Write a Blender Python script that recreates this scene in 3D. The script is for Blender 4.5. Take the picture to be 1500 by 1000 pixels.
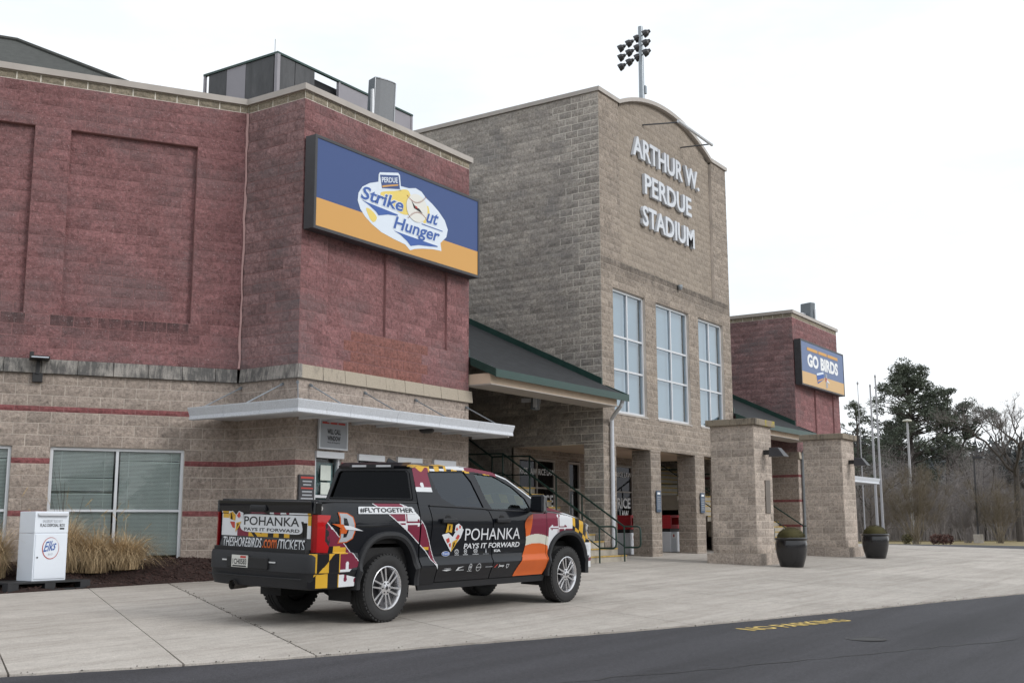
import bpy, bmesh, math, random
import numpy as np
from mathutils import Vector, Matrix
from mathutils.geometry import delaunay_2d_cdt
random.seed(7); RNG = np.random.default_rng(7)
for o in list(bpy.data.objects): bpy.data.objects.remove(o)
S = bpy.context.scene
C = S.collection
V = Vector
rad = math.radians
# ------------------------------------------------------------------ camera
EYE = V((0, 0, 1.16))
YAW, PITCH, ROLL = 0.585580, 0.160224, -0.0029985
Fd = V((math.cos(YAW)*math.cos(PITCH), math.sin(YAW)*math.cos(PITCH), math.sin(PITCH)))
Rt = V((math.sin(YAW), -math.cos(YAW), 0)); Up = Rt.cross(Fd)
Rt, Up = Rt*math.cos(ROLL)+Up*math.sin(ROLL), Up*math.cos(ROLL)-Rt*math.sin(ROLL)
cam = bpy.data.cameras.new('camera'); camo = bpy.data.objects.new('camera', cam); C.objects.link(camo)
camo.matrix_world = Matrix(((Rt.x, Up.x, -Fd.x, EYE.x), (Rt.y, Up.y, -Fd.y, EYE.y), (Rt.z, Up.z, -Fd.z, EYE.z), (0, 0, 0, 1)))
cam.sensor_width = 36; cam.lens = 1674.35/1500*36; cam.clip_start = .1; cam.clip_end = 3000
S.camera = camo
# ------------------------------------------------------------------ sky and sun (thin bright overcast)
SUN_DIR = V((.14, -.83, .56)).normalized()          # towards the sun
sun_el = math.asin(SUN_DIR.z); sun_az = math.atan2(SUN_DIR.x, SUN_DIR.y)
W = bpy.data.worlds.new('World'); S.world = W; W.use_nodes = True
nt = W.node_tree; nt.nodes.clear()
def N(t, k, **kw):
    n = t.nodes.new(k)
    for a, b in kw.items(): setattr(n, a, b)
    return n
wo = N(nt, 'ShaderNodeOutputWorld'); mixs = N(nt, 'ShaderNodeMixShader')
b1 = N(nt, 'ShaderNodeBackground'); b2 = N(nt, 'ShaderNodeBackground')
sky = N(nt, 'ShaderNodeTexSky', sky_type='NISHITA', sun_disc=False, sun_elevation=sun_el, sun_rotation=sun_az)
nt.links.new(sky.outputs[0], b1.inputs[0]); b1.inputs[1].default_value = .13
tc = N(nt, 'ShaderNodeTexCoord'); mp = N(nt, 'ShaderNodeMapping'); mp.inputs['Scale'].default_value = (1, 1, 3.2)
nz = N(nt, 'ShaderNodeTexNoise'); nz.inputs['Scale'].default_value = 2.1; nz.inputs['Detail'].default_value = 7; nz.inputs['Roughness'].default_value = .58
cr = N(nt, 'ShaderNodeValToRGB'); cr.color_ramp.elements[0].position = .33; cr.color_ramp.elements[1].position = .55
cr.color_ramp.elements[0].color = (.80, .80, .80, 1); cr.color_ramp.elements[1].color = (1, 1, 1, 1)
nz2 = N(nt, 'ShaderNodeTexNoise'); nz2.inputs['Scale'].default_value = 1.2; nz2.inputs['Detail'].default_value = 4
cr2 = N(nt, 'ShaderNodeValToRGB'); cr2.color_ramp.elements[0].position = .3; cr2.color_ramp.elements[1].position = .65
cr2.color_ramp.elements[0].color = (.83, .89, .95, 1); cr2.color_ramp.elements[1].color = (.965, .985, 1.0, 1)
L = nt.links.new
L(tc.outputs['Generated'], mp.inputs['Vector']); L(mp.outputs[0], nz.inputs['Vector']); L(mp.outputs[0], nz2.inputs['Vector'])
L(nz.outputs['Fac'], cr.inputs[0]); L(cr.outputs[0], mixs.inputs[0]); L(nz2.outputs['Fac'], cr2.inputs[0]); L(cr2.outputs[0], b2.inputs[0])
b2.inputs[1].default_value = 1.15
L(b1.outputs[0], mixs.inputs[1]); L(b2.outputs[0], mixs.inputs[2]); L(mixs.outputs[0], wo.inputs[0])
sun = bpy.data.lights.new('sun', 'SUN'); suno = bpy.data.objects.new('sun', sun); C.objects.link(suno)
sun.energy = 1.5; sun.angle = rad(22); sun.color = (1, .97, .93)
suno.rotation_euler = (-SUN_DIR).to_track_quat('-Z', 'Y').to_euler(); suno.location = (0, -10, 30)
S.view_settings.view_transform = 'Standard'; S.view_settings.look = 'None'
S.view_settings.exposure = 0.11; S.view_settings.gamma = 1; S.view_settings.use_curve_mapping = False
S.render.engine = 'CYCLES'
# ------------------------------------------------------------------ helpers
def sm(a, b, x):
    t = min(1, max(0, (x-a)/(b-a))); return t*t*(3-2*t)
def gz(x, y):
    """height of the ground: a gentle rise towards the buildings, falling away far off"""
    yy = min(max(y, -12), 16.5); xx = min(max(x, -12), 36)
    z = .03*(yy-9.25)+.0075*(xx-11.07)
    d = math.hypot(x, y)
    return z+(-.12-z)*sm(48, 90, d)
WORLD_ROOTS = set()                                    # things whose parts are given in world coordinates
def link(o, parent=None):
    C.objects.link(o)
    if parent is not None:
        o.parent = parent
        if parent.name in WORLD_ROOTS: o.matrix_parent_inverse = parent.matrix_basis.inverted()
    return o
def wroot(name, loc, label, cat, group=None):
    o = empty(name, loc, 0, label, cat, group); WORLD_ROOTS.add(o.name); return o
def tag(o, label=None, cat=None, group=None, kind=None):
    if label: o['label'] = label
    if cat: o['category'] = cat
    if group: o['group'] = group
    if kind: o['kind'] = kind
    return o
def empty(name, loc, rz=0, label=None, cat=None, group=None):
    o = bpy.data.objects.new(name, None); o.location = loc; o.rotation_euler = (0, 0, rz); o.empty_display_size = .2
    link(o); return tag(o, label, cat, group)
def copy_tree(o, parent=None):
    c = o.copy(); C.objects.link(c); c.parent = parent
    for k in [q for q in bpy.data.objects if q.parent == o]: copy_tree(k, c)
    return c
class MB:
    """collects faces, then becomes ONE mesh object"""
    def __init__(s): s.v = []; s.f = []; s.m = []
    def add(s, vs, fs, mi=0):
        b = len(s.v); s.v += [tuple(v) for v in vs]; s.f += [tuple(b+i for i in f) for f in fs]; s.m += [mi]*len(fs); return s
    def box(s, x0, x1, y0, y1, z0, z1, mi=0, mat=None):
        vs = [V((x, y, z)) for z in (z0, z1) for y in (y0, y1) for x in (x0, x1)]
        if mat is not None: vs = [mat @ v for v in vs]
        return s.add(vs, [(0, 2, 3, 1), (4, 5, 7, 6), (0, 1, 5, 4), (2, 6, 7, 3), (0, 4, 6, 2), (1, 3, 7, 5)], mi)
    def quad(s, a, b, c, d, mi=0): return s.add([a, b, c, d], [(0, 1, 2, 3)], mi)
    def tube(s, pts, r, n=8, mi=0, cap=True):
        pts = [V(p) for p in pts]; rings = []
        rr = r if isinstance(r, (list, tuple)) else [r]*len(pts)
        prev = None
        for i, p in enumerate(pts):
            d = (pts[min(i+1, len(pts)-1)]-pts[max(i-1, 0)]).normalized()
            if prev is None:
                a = d.orthogonal().normalized()
            else:
                a = (prev-d*prev.dot(d)); a = a.normalized() if a.length > 1e-6 else d.orthogonal().normalized()
            prev = a; b = d.cross(a)
            rings.append([p+(a*math.cos(2*math.pi*k/n)+b*math.sin(2*math.pi*k/n))*rr[i] for k in range(n)])
        vs = [v for q in rings for v in q]
        fs = [(i*n+k, i*n+(k+1) % n, (i+1)*n+(k+1) % n, (i+1)*n+k) for i in range(len(pts)-1) for k in range(n)]
        if cap: fs += [tuple(range(n-1, -1, -1)), tuple((len(pts)-1)*n+k for k in range(n))]
        return s.add(vs, fs, mi)
    def lathe(s, prof, n=24, c=(0, 0, 0), mi=0, axis='z'):
        vs = []
        for r, z in prof:
            for k in range(n):
                a = 2*math.pi*k/n
                p = (r*math.cos(a), r*math.sin(a), z) if axis == 'z' else (r*math.cos(a), z, r*math.sin(a))
                vs.append((p[0]+c[0], p[1]+c[1], p[2]+c[2]))
        fs = [(i*n+k, i*n+(k+1) % n, (i+1)*n+(k+1) % n, (i+1)*n+k) for i in range(len(prof)-1) for k in range(n)]
        return s.add(vs, fs, mi)
    def prism(s, poly, y0, y1, mi=0):
        """polygon in (x,z), extruded along y"""
        n = len(poly)
        vs = [(p[0], y0, p[1]) for p in poly]+[(p[0], y1, p[1]) for p in poly]
        fs = [tuple(range(n)), tuple(range(2*n-1, n-1, -1))]+[(i, n+i, n+(i+1) % n, (i+1) % n) for i in range(n)]
        return s.add(vs, fs, mi)
    def mesh(s, name, mats):
        me = bpy.data.meshes.new(name); me.from_pydata(s.v, [], s.f)
        for m in (mats if isinstance(mats, (list, tuple)) else [mats]): me.materials.append(m)
        if any(s.m): me.polygons.foreach_set('material_index', s.m)
        me.update(); return me
    def build(s, name, mats, parent=None, smooth=False, bevel=0, fix=True):
        me = s.mesh(name, mats)
        if fix and len(s.f) < 20000:
            bm = bmesh.new(); bm.from_mesh(me); bmesh.ops.recalc_face_normals(bm, faces=bm.faces); bm.to_mesh(me); bm.free()
        if smooth:
            me.polygons.foreach_set('use_smooth', [True]*len(me.polygons))
        o = bpy.data.objects.new(name, me); link(o, parent)
        if bevel:
            b = o.modifiers.new('bevel', 'BEVEL'); b.width = bevel; b.segments = 2; b.limit_method = 'ANGLE'; b.angle_limit = rad(40)
        if smooth: auto_smooth(o)
        return o
def auto_smooth(o, ang=35):
    me = o.data
    try: me.set_sharp_from_angle(angle=rad(ang))
    except Exception: pass
# ------------------------------------------------------------------ materials
MATS = {}
def newmat(name):
    m = bpy.data.materials.new(name); m.use_nodes = True; MATS[name] = m
    t = m.node_tree; b = t.nodes['Principled BSDF']; return m, t, b
def ramp(t, fac, stops):
    r = N(t, 'ShaderNodeValToRGB'); e = r.color_ramp.elements
    while len(e) < len(stops): e.new(.5)
    for i, (p, c) in enumerate(stops):
        e[i].position = p; e[i].color = (*c, 1) if len(c) == 3 else c
    t.links.new(fac, r.inputs[0]); return r.outputs[0]
def noise(t, scale, detail=4, rough=.55, vec=None, dist=0):
    n = N(t, 'ShaderNodeTexNoise'); n.inputs['Scale'].default_value = scale; n.inputs['Detail'].default_value = detail
    n.inputs['Roughness'].default_value = rough; n.inputs['Distortion'].default_value = dist
    if vec is not None: t.links.new(vec, n.inputs['Vector'])
    return n.outputs['Fac']
def mul(t, a, b, fac=1.0, mode='MULTIPLY'):
    m = N(t, 'ShaderNodeMix', data_type='RGBA', blend_type=mode)
    if isinstance(fac, (int, float)): m.inputs[0].default_value = fac
    else: t.links.new(fac, m.inputs[0])
    for i, x in ((6, a), (7, b)):
        if isinstance(x, (tuple, list)): m.inputs[i].default_value = (*x, 1)[:4]
        else: t.links.new(x, m.inputs[i])
    return m.outputs[2]
def math_(t, op, a, b=None, clamp=False):
    m = N(t, 'ShaderNodeMath', operation=op); m.use_clamp = clamp
    for i, x in enumerate((a, b)):
        if x is None: continue
        if isinstance(x, (int, float)): m.inputs[i].default_value = x
        else: t.links.new(x, m.inputs[i])
    return m.outputs[0]
def bump(t, b, h, strength=.4, dist=.01):
    n = N(t, 'ShaderNodeBump'); n.inputs['Strength'].default_value = strength; n.inputs['Distance'].default_value = dist
    t.links.new(h, n.inputs['Height']); t.links.new(n.outputs[0], b.inputs['Normal'])
def wpos(t, scale=None):
    g = N(t, 'ShaderNodeNewGeometry')
    if scale is None: return g.outputs['Position']
    m = N(t, 'ShaderNodeMapping'); m.inputs['Scale'].default_value = scale; t.links.new(g.outputs['Position'], m.inputs['Vector']); return m.outputs[0]
def opos(t): return N(t, 'ShaderNodeTexCoord').outputs['Object']
def plain(name, col, rough=.6, var=.12, scale=8, bmp=0, bscale=60, metal=0, spec=.5, coat=0, world=True):
    m, t, b = newmat(name)
    vec = wpos(t) if world else opos(t)
    n = noise(t, scale, 5, .6, vec)
    c = ramp(t, n, [(.25, tuple(x*(1-var) for x in col)), (.75, tuple(min(1, x*(1+var)) for x in col))])
    t.links.new(c, b.inputs['Base Color']); b.inputs['Metallic'].default_value = metal
    b.inputs['Specular IOR Level'].default_value = spec; b.inputs['Coat Weight'].default_value = coat
    r = math_(t, 'MULTIPLY_ADD', n, .18); r.node.inputs[2].default_value = max(.02, rough-.09)
    t.links.new(r, b.inputs['Roughness'])
    if bmp: bump(t, b, noise(t, bscale, 4, .6, vec), bmp, .004)
    return m
def solid(name, col, rough=.5, spec=.5, metal=0):
    m, t, b = newmat(name); b.inputs['Base Color'].default_value = (*col, 1); b.inputs['Roughness'].default_value = rough
    b.inputs['Specular IOR Level'].default_value = spec; b.inputs['Metallic'].default_value = metal; return m
def glassy(name, tint, refl=.08, gcol=(1, 1, 1), rough=.02):
    """window glass: tinted see-through plus mirror reflection rising at grazing angles"""
    m, t, b = newmat(name); t.nodes.remove(b); o = t.nodes['Material Output']
    tr = N(t, 'ShaderNodeBsdfTransparent'); tr.inputs[0].default_value = (*tint, 1)
    gl = N(t, 'ShaderNodeBsdfGlossy'); gl.inputs[0].default_value = (*gcol, 1); gl.inputs['Roughness'].default_value = rough
    fr = N(t, 'ShaderNodeFresnel'); fr.inputs[0].default_value = 1.5
    f = math_(t, 'ADD', fr.outputs[0], refl, True)
    mx = N(t, 'ShaderNodeMixShader'); t.links.new(f, mx.inputs[0]); t.links.new(tr.outputs[0], mx.inputs[1]); t.links.new(gl.outputs[0], mx.inputs[2])
    t.links.new(mx.outputs[0], o.inputs[0]); return m
def blockmat(name, base, var, stuff, speck=0.0, stain=.5, grey=(.16, .14, .13), streak=None, grain=1.0):
    # streak=(z0,z1,strength): rain stains hanging down from a ledge at z1
    """split-face concrete block; each block has its own tone"""
    m, t, b = newmat(name)
    if stuff:
        a = N(t, 'ShaderNodeAttribute', attribute_name='tone'); tone = a.outputs['Fac']
    else:
        a = N(t, 'ShaderNodeObjectInfo'); sp = N(t, 'ShaderNodeSeparateColor'); t.links.new(a.outputs['Color'], sp.inputs[0]); tone = sp.outputs[0]
    p = wpos(t)
    c = ramp(t, tone, [(0, tuple(x*(1-var) for x in base)), (.5, base), (1, tuple(min(1, x*(1+var)) for x in base))])
    g = noise(t, 17, 6, .8, p)
    c = mul(t, c, ramp(t, g, [(.28, (.38, .38, .39)), (.5, (.97, .97, .97)), (.72, (1.5, 1.48, 1.46))]), grain)
    st = noise(t, .9, 6, .62, wpos(t, (1, 1, 1.5)), .4)
    c = mul(t, c, grey, ramp(t, st, [(.46, (0, 0, 0)), (.72, (stain,)*3)]), 'MIX')
    st2 = noise(t, 5.5, 3, .6, wpos(t, (1, 1, 2.0)))
    c = mul(t, c, tuple(x*.5 for x in grey), ramp(t, st2, [(.6, (0, 0, 0)), (.78, (stain*.75,)*3)]), 'MIX')
    if streak:
        sx = N(t, 'ShaderNodeSeparateXYZ'); t.links.new(p, sx.inputs[0])
        mr = N(t, 'ShaderNodeMapRange'); mr.inputs[1].default_value = streak[0]; mr.inputs[2].default_value = streak[1]; t.links.new(sx.outputs[2], mr.inputs[0])
        lt_ = math_(t, 'LESS_THAN', sx.outputs[2], streak[1]+.02)
        sn = noise(t, 5, 6, .7, wpos(t, (1.6, 1.6, .3)))
        f = math_(t, 'MULTIPLY', math_(t, 'MULTIPLY', mr.outputs[0], lt_), ramp(t, sn, [(.35, (.4, .4, .4)), (.58, (1, 1, 1))]))
        c = mul(t, c, tuple(x*.28 for x in grey), math_(t, 'MULTIPLY', f, streak[2]), 'MIX')
    if speck:
        s = noise(t, 48, 2, .5, p)
        c = mul(t, c, (.56, .48, .49), ramp(t, s, [(.64, (0, 0, 0)), (.71, (speck*.8,)*3)]), 'MIX')
    t.links.new(c, b.inputs['Base Color']); b.inputs['Roughness'].default_value = .92; b.inputs['Specular IOR Level'].default_value = .25
    bump(t, b, noise(t, 24, 7, .78, p), .9*grain, .03)
    return m
TAN = (.375, .315, .275); RED = (.246, .122, .124)
for suf, st in (('', False), (' mass', True)):
    blockmat('tan block'+suf, TAN, .13, st, stain=.30, grey=(.19, .165, .145))
    blockmat('tower block'+suf, (.328, .280, .238), .15, st, stain=.42, grey=(.185, .165, .15), streak=(7.95, 8.46, .8))
    blockmat('tower side block'+suf, (.40, .362, .325), .22, st, stain=.75, grey=(.215, .208, .205))
    blockmat('red block'+suf, RED, .18, st, .5, stain=.6, grey=(.165, .125, .128))
    blockmat('left red block'+suf, RED, .18, st, .55, stain=.6, grey=(.165, .125, .128), streak=(4.45, 4.94, .85))
    blockmat('fresh red block'+suf, (.245, .108, .092), .08, st, .35, stain=.15, grey=(.175, .135, .14))
    blockmat('weathered red block'+suf, (.27, .168, .168), .24, st, .25, stain=.8, grey=(.165, .14, .145))
    blockmat('tower field block'+suf, (.318, .272, .228), .10, st, stain=.25, grey=(.20, .175, .155), grain=.55)
    blockmat('red band'+suf, (.235, .085, .088), .16, st, 0, stain=.15)
    blockmat('accent block'+suf, (.30, .26, .20), .10, st, stain=.25)
    blockmat('pier block'+suf, (.45, .385, .335), .22, st, stain=.35, grey=(.16, .145, .13))
plain('tan mortar', (.52, .46, .41), .9, .38, 1.3, .3)
plain('dark mortar', (.36, .335, .31), .9, .5, 1.6, .3)
plain('red mortar', (.285, .15, .148), .9, .3, 1.5, .3)
plain('pale mortar', (.60, .535, .47), .9, .25, 2, .3)
plain('light mortar', (.74, .70, .63), .9, .1, 6, .3)
plain('coping', (.39, .355, .325), .45, .10, 2.5)
plain('concrete core', (.2, .18, .16), .9, .1, 2)
plain('white aluminium', (.60, .62, .65), .4, .05, 3, metal=.25)
plain('white paint', (.60, .63, .68), .45, .05, 4)
plain('dark bronze', (.035, .035, .04), .45, .2, 6)
plain('black metal', (.018, .018, .02), .5, .2, 8)
plain('green metal', (.010, .036, .030), .4, .2, 6)
plain('green flashing', (.014, .048, .040), .4, .2, 5)
plain('galvanised steel', (.28, .31, .34), .4, .15, 10, metal=.6)
plain('soffit', (.62, .49, .37), .7, .08, 3)
plain('grey screen', (.27, .26, .29), .5, .08, 2)
# ------------------------------------------------------------------ ground
def concrete_mat():
    m, t, b = newmat('plaza concrete'); p = wpos(t)
    info = N(t, 'ShaderNodeObjectInfo')
    c = ramp(t, info.outputs['Random'], [(0, (.385, .357, .326)), (1, (.470, .436, .400))])
    c = mul(t, c, ramp(t, noise(t, .55, 7, .65, p, .5), [(.3, (.84, .83, .82)), (.65, (1.06, 1.06, 1.06))]), 1)
    c = mul(t, c, ramp(t, noise(t, 7, 4, .7, wpos(t, (.45, 1.3, 1))), [(.3, (.88, .88, .88)), (.62, (1.05, 1.05, 1.05))]), 1)
    c = mul(t, c, ramp(t, noise(t, 85, 3, .7, p), [(.3, (.62, .62, .62)), (.6, (1.1, 1.1, 1.1))]), .9)
    c = mul(t, c, ramp(t, noise(t, 24, 5, .75, p), [(.3, (.86, .86, .86)), (.65, (1.06, 1.06, 1.06))]), 1)
    c = mul(t, c, (.20, .18, .16), ramp(t, noise(t, 1.3, 8, .78, p, 1.4), [(.63, (0, 0, 0)), (.80, (.6, .6, .6))]), 'MIX')
    rt = N(t, 'ShaderNodeMapping'); rt.inputs['Rotation'].default_value = (0, 0, .02); rt.inputs['Scale'].default_value = (.12, 2.6, 1); t.links.new(p, rt.inputs['Vector'])
    c = mul(t, c, ramp(t, noise(t, 1.0, 5, .7, rt.outputs[0]), [(.36, (.86, .85, .84)), (.55, (1.03, 1.03, 1.03))]), 1)
    c = mul(t, c, (.24, .19, .14), ramp(t, noise(t, 2.6, 4, .6, p, .8), [(.71, (0, 0, 0)), (.77, (.45, .45, .45))]), 'MIX')
    t.links.new(c, b.inputs['Base Color']); b.inputs['Roughness'].default_value = .85; b.inputs['Specular IOR Level'].default_value = .3
    bump(t, b, noise(t, 70, 5, .7, p), .35, .006); return m
concrete_mat()
def asphalt_mat():
    m, t, b = newmat('asphalt'); p = wpos(t)
    c = ramp(t, noise(t, .35, 5, .6, wpos(t, (.5, 1.2, 1))), [(.3, (.034, .034, .040)), (.7, (.051, .050, .058))])
    c = mul(t, c, ramp(t, noise(t, 110, 3, .75, p), [(.28, (.35, .35, .35)), (.55, (1, 1, 1)), (.72, (2.2, 2.2, 2.2))]), 1)
    c = mul(t, c, ramp(t, noise(t, 28, 4, .8, p), [(.3, (.62, .62, .62)), (.7, (1.35, 1.35, 1.35))]), 1)
    rt = N(t, 'ShaderNodeMapping'); rt.inputs['Rotation'].default_value = (0, 0, .33); rt.inputs['Scale'].default_value = (.10, 1.5, 1); t.links.new(p, rt.inputs['Vector'])
    c = mul(t, c, ramp(t, noise(t, 1.0, 6, .65, rt.outputs[0]), [(.34, (.68, .68, .69)), (.6, (1.12, 1.12, 1.12))]), 1)
    c = mul(t, c, (.02, .02, .021), ramp(t, noise(t, 1.9, 7, .75, p, 1), [(.66, (0, 0, 0)), (.76, (.7, .7, .7))]), 'MIX')
    t.links.new(c, b.inputs['Base Color']); b.inputs['Roughness'].default_value = .8; b.inputs['Specular IOR Level'].default_value = .4
    bump(t, b, noise(t, 95, 4, .75, p), .7, .012); return m
asphalt_mat()
def soil_mat():
    m, t, b = newmat('dry grass ground'); p = wpos(t)
    c = ramp(t, noise(t, .25, 6, .65, p), [(.3, (.20, .155, .075)), (.55, (.27, .22, .11)), (.75, (.16, .16, .06))])
    c = mul(t, c, ramp(t, noise(t, 9, 4, .7, p), [(.3, (.6, .6, .6)), (.7, (1.15, 1.15, 1.15))]), 1)
    t.links.new(c, b.inputs['Base Color']); b.inputs['Roughness'].default_value = .95; return m
soil_mat()
def mulch_mat():
    m, t, b = newmat('mulch'); p = wpos(t)
    c = ramp(t, noise(t, 28, 5, .75, p), [(.3, (.014, .008, .007)), (.6, (.05, .026, .022)), (.8, (.09, .055, .045))])
    t.links.new(c, b.inputs['Base Color']); b.inputs['Roughness'].default_value = .95; bump(t, b, noise(t, 30, 5, .75, p), 1, .05); return m
mulch_mat()
plain('joint dirt', (.045, .038, .03), .95, .4, 9)
def faded_paint():
    m, t, b = newmat('road paint'); n = noise(t, 26, 5, .75, wpos(t))
    c = mul(t, (.58, .42, .12), (.09, .085, .07), ramp(t, n, [(.50, (0, 0, 0)), (.66, (.8, .8, .8))]), 'MIX'); t.links.new(c, b.inputs['Base Color']); b.inputs['Roughness'].default_value = .85
faded_paint()
plain('cast iron', (.022, .021, .022), .7, .35, 20)
def sheet(xs, ys, zf, name, mat, inside=None, parent=None):
    b = MB(); id = {}
    def vi(i, j):
        if (i, j) not in id:
            id[i, j] = len(b.v); b.v.append((xs[i], ys[j], zf(xs[i], ys[j])))
        return id[i, j]
    for i in range(len(xs)-1):
        for j in range(len(ys)-1):
            if inside and not inside((xs[i]+xs[i+1])/2, (ys[j]+ys[j+1])/2): continue
            b.f.append((vi(i, j), vi(i+1, j), vi(i+1, j+1), vi(i, j+1))); b.m.append(0)
    return b.build(name, mat, parent, fix=False)
def spread(a, n, far): return sorted(set([round(x, 3) for x in np.linspace(-a, a, n)]+[s*v for v in far for s in (-1, 1)]))
tag(sheet(spread(140, 141, (180, 250, 400, 700, 1200)), spread(140, 141, (180, 250, 400, 700, 1200)), lambda x, y: gz(x, y)-.05, 'ground', MATS['dry grass ground']), kind='structure')
EDGE = [(-14, 17.5), (-6, 14.2), (0, 11.75), (3.2, 10.3), (5.83, 8.99), (7.2, 8.36), (8.42, 7.86), (10.17, 7.33), (12.62, 6.55), (14.4, 6.06), (17.09, 5.4), (20.49, 4.63), (22.97, 4.02), (28, 2.7), (36, .4), (46, -2.8), (60, -8), (80, -16)]
def edge_y(x):
    for (a, p), (b_, q) in zip(EDGE, EDGE[1:]):
        if a <= x <= b_: return p+(q-p)*(x-a)/(b_-a)
    return EDGE[-1][1]
# asphalt road: strips from the slab edge outwards, 2 cm below the concrete
rb = MB(); xs = sorted(set([e[0] for e in EDGE]+list(np.arange(-14, 80, 1.0))))
offs = [0, .6, 1.5, 3, 5, 8, 12, 17, 24]
vs = []
for x in xs:
    for o in offs:
        px, py = x-o*.3, edge_y(x)-o
        vs.append((px, py, gz(px, py)-.018))
fs = [(i*len(offs)+j, i*len(offs)+j+1, (i+1)*len(offs)+j+1, (i+1)*len(offs)+j) for i in range(len(xs)-1) for j in range(len(offs)-1)]
road = tag(rb.add(vs, fs).build('road', MATS['asphalt']), kind='structure')
# the far car park beyond the plaza
tag(sheet(list(np.linspace(52, 66, 8)), list(np.linspace(-14, 30, 12)), lambda x, y: gz(x, y)-.03, 'car_park', MATS['asphalt']), kind='structure')
# plaza: joint bed and slabs
LINES = [(-9, -9), (-4.5, -3), (-1, 1), (2.2, 4.4), (4.4, 7.6), (5.9, 9.8), (7.23, 11.78), (8.43, 13.38), (10.6, 16.0), (13.6, 19.4), (17, 23), (20.8, 26.8), (25, 30.6), (29.6, 34.6), (35, 39.5), (42, 45), (52, 52)]
def bY(x): return 15.93 if x < 15.1 else 18.2
base = MB()
for (a, p), (c_, q) in zip(LINES, LINES[1:]):
    pts = [(a, edge_y(a)), (c_, edge_y(c_)), (q, bY(q)), (p, bY(p))]
    base.quad(*[(x, y, gz(x, y)-.03) for x, y in pts])
plaza = tag(base.build('plaza', MATS['joint dirt'], fix=False), kind='structure')
for li, ((a, p), (c_, q)) in enumerate(zip(LINES, LINES[1:])):
    A, B, D, E = V((a, edge_y(a))), V((c_, edge_y(c_))), V((q, bY(q))), V((p, bY(p)))
    ts = [0, 1] if 4 <= li <= 7 else ([0, .36, .68, 1] if li > 8 else [0, .5, 1])
    for t0, t1 in zip(ts, ts[1:]):
        w = (B-A).length; g = .006/w
        g1 = .018/w if li == 6 else g                      # the wide weathered joint
        cor = []
        for s_, t_ in ((g, t0), (1-g1, t0), (1-g1, t1), (g, t1)):
            tt = t_+(.0005 if t_ == t0 else -.0005) if 0 < t_ < 1 else t_
            cor.append(A.lerp(B, s_).lerp(E.lerp(D, s_), tt))
        # follow the curved slab edge at the road
        mb = MB(); n = 24; top = []
        rows = 6
        for r_ in range(rows+1):
            for k in range(n+1):
                pt = cor[0].lerp(cor[1], k/n).lerp(cor[3].lerp(cor[2], k/n), r_/rows)
                if r_ == 0 and t0 == 0: pt = V((pt.x, edge_y(pt.x)+.022*math.sin(pt.x*7.3)*math.sin(pt.x*2.9)+RNG.uniform(-.012, .012)))
                top.append((pt.x, pt.y, gz(pt.x, pt.y)))
        fs = [(r_*(n+1)+k, r_*(n+1)+k+1, (r_+1)*(n+1)+k+1, (r_+1)*(n+1)+k) for r_ in range(rows) for k in range(n)]
        mb.add(top, fs)
        loop = [k for k in range(n+1)]+[(r_)*(n+1)+n for r_ in range(1, rows+1)]+[rows*(n+1)+k for k in range(n-1, -1, -1)]+[r_*(n+1) for r_ in range(rows-1, 0, -1)]
        bq = len(mb.v)
        mb.v += [(top[i][0], top[i][1], top[i][2]-.06) for i in loop]
        m_ = len(loop)
        mb.f += [(loop[i], bq+i, bq+(i+1) % m_, loop[(i+1) % m_]) for i in range(m_)]; mb.m += [0]*m_
        mb.build('concrete_slab', MATS['plaza concrete'], plaza, fix=False)
# weeds and dirt crumbs in the wide joint and along the slab edge
cb = MB()
for k in range(260):
    if k < 90: t_ = RNG.random(); x = 8.43+(13.38-8.43)*t_+RNG.normal(0, .03); y = edge_y(8.43)+(15.93-edge_y(8.43))*t_; r = RNG.uniform(.004, .016)
    else: x = RNG.uniform(4, 22); y = edge_y(x)+RNG.normal(0, .06)+.02; r = RNG.uniform(.003, .013)
    z = gz(x, y)
    a = [(x+r*math.cos(q)*RNG.uniform(.6, 1.5), y+r*math.sin(q)*RNG.uniform(.6, 1.5), z) for q in (0, 2.1, 4.2)]
    cb.add(a+[(x, y, z+r*.9)], [(0, 1, 3), (1, 2, 3), (2, 0, 3)])
tag(cb.build('joint_debris', MATS['joint dirt'], fix=False), 'dark crumbs and dirt along the joints of the concrete', 'debris', kind='stuff')
# painted words on the asphalt
def text2d(s, bold=0.0):
    """outline text as flat triangles, scaled into the unit box: returns verts (x,z in 0..1), faces, aspect"""
    cu = bpy.data.curves.new('t', 'FONT'); cu.body = s; cu.offset = bold; cu.resolution_u = 3; cu.fill_mode = 'FRONT' if False else cu.fill_mode
    ob = bpy.data.objects.new('t', cu); C.objects.link(ob)
    dg = bpy.context.evaluated_depsgraph_get(); me = ob.evaluated_get(dg).to_mesh()
    vs = [(v.co.x, v.co.y) for v in me.vertices]; fs = [tuple(p.vertices) for p in me.polygons]
    ob.evaluated_get(dg).to_mesh_clear(); bpy.data.objects.remove(ob); bpy.data.curves.remove(cu)
    x0 = min(v[0] for v in vs); x1 = max(v[0] for v in vs); y0 = min(v[1] for v in vs); y1 = max(v[1] for v in vs)
    return [((x-x0)/(x1-x0), (y-y0)/(y1-y0)) for x, y in vs], fs, (x1-x0)/(y1-y0)
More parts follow.
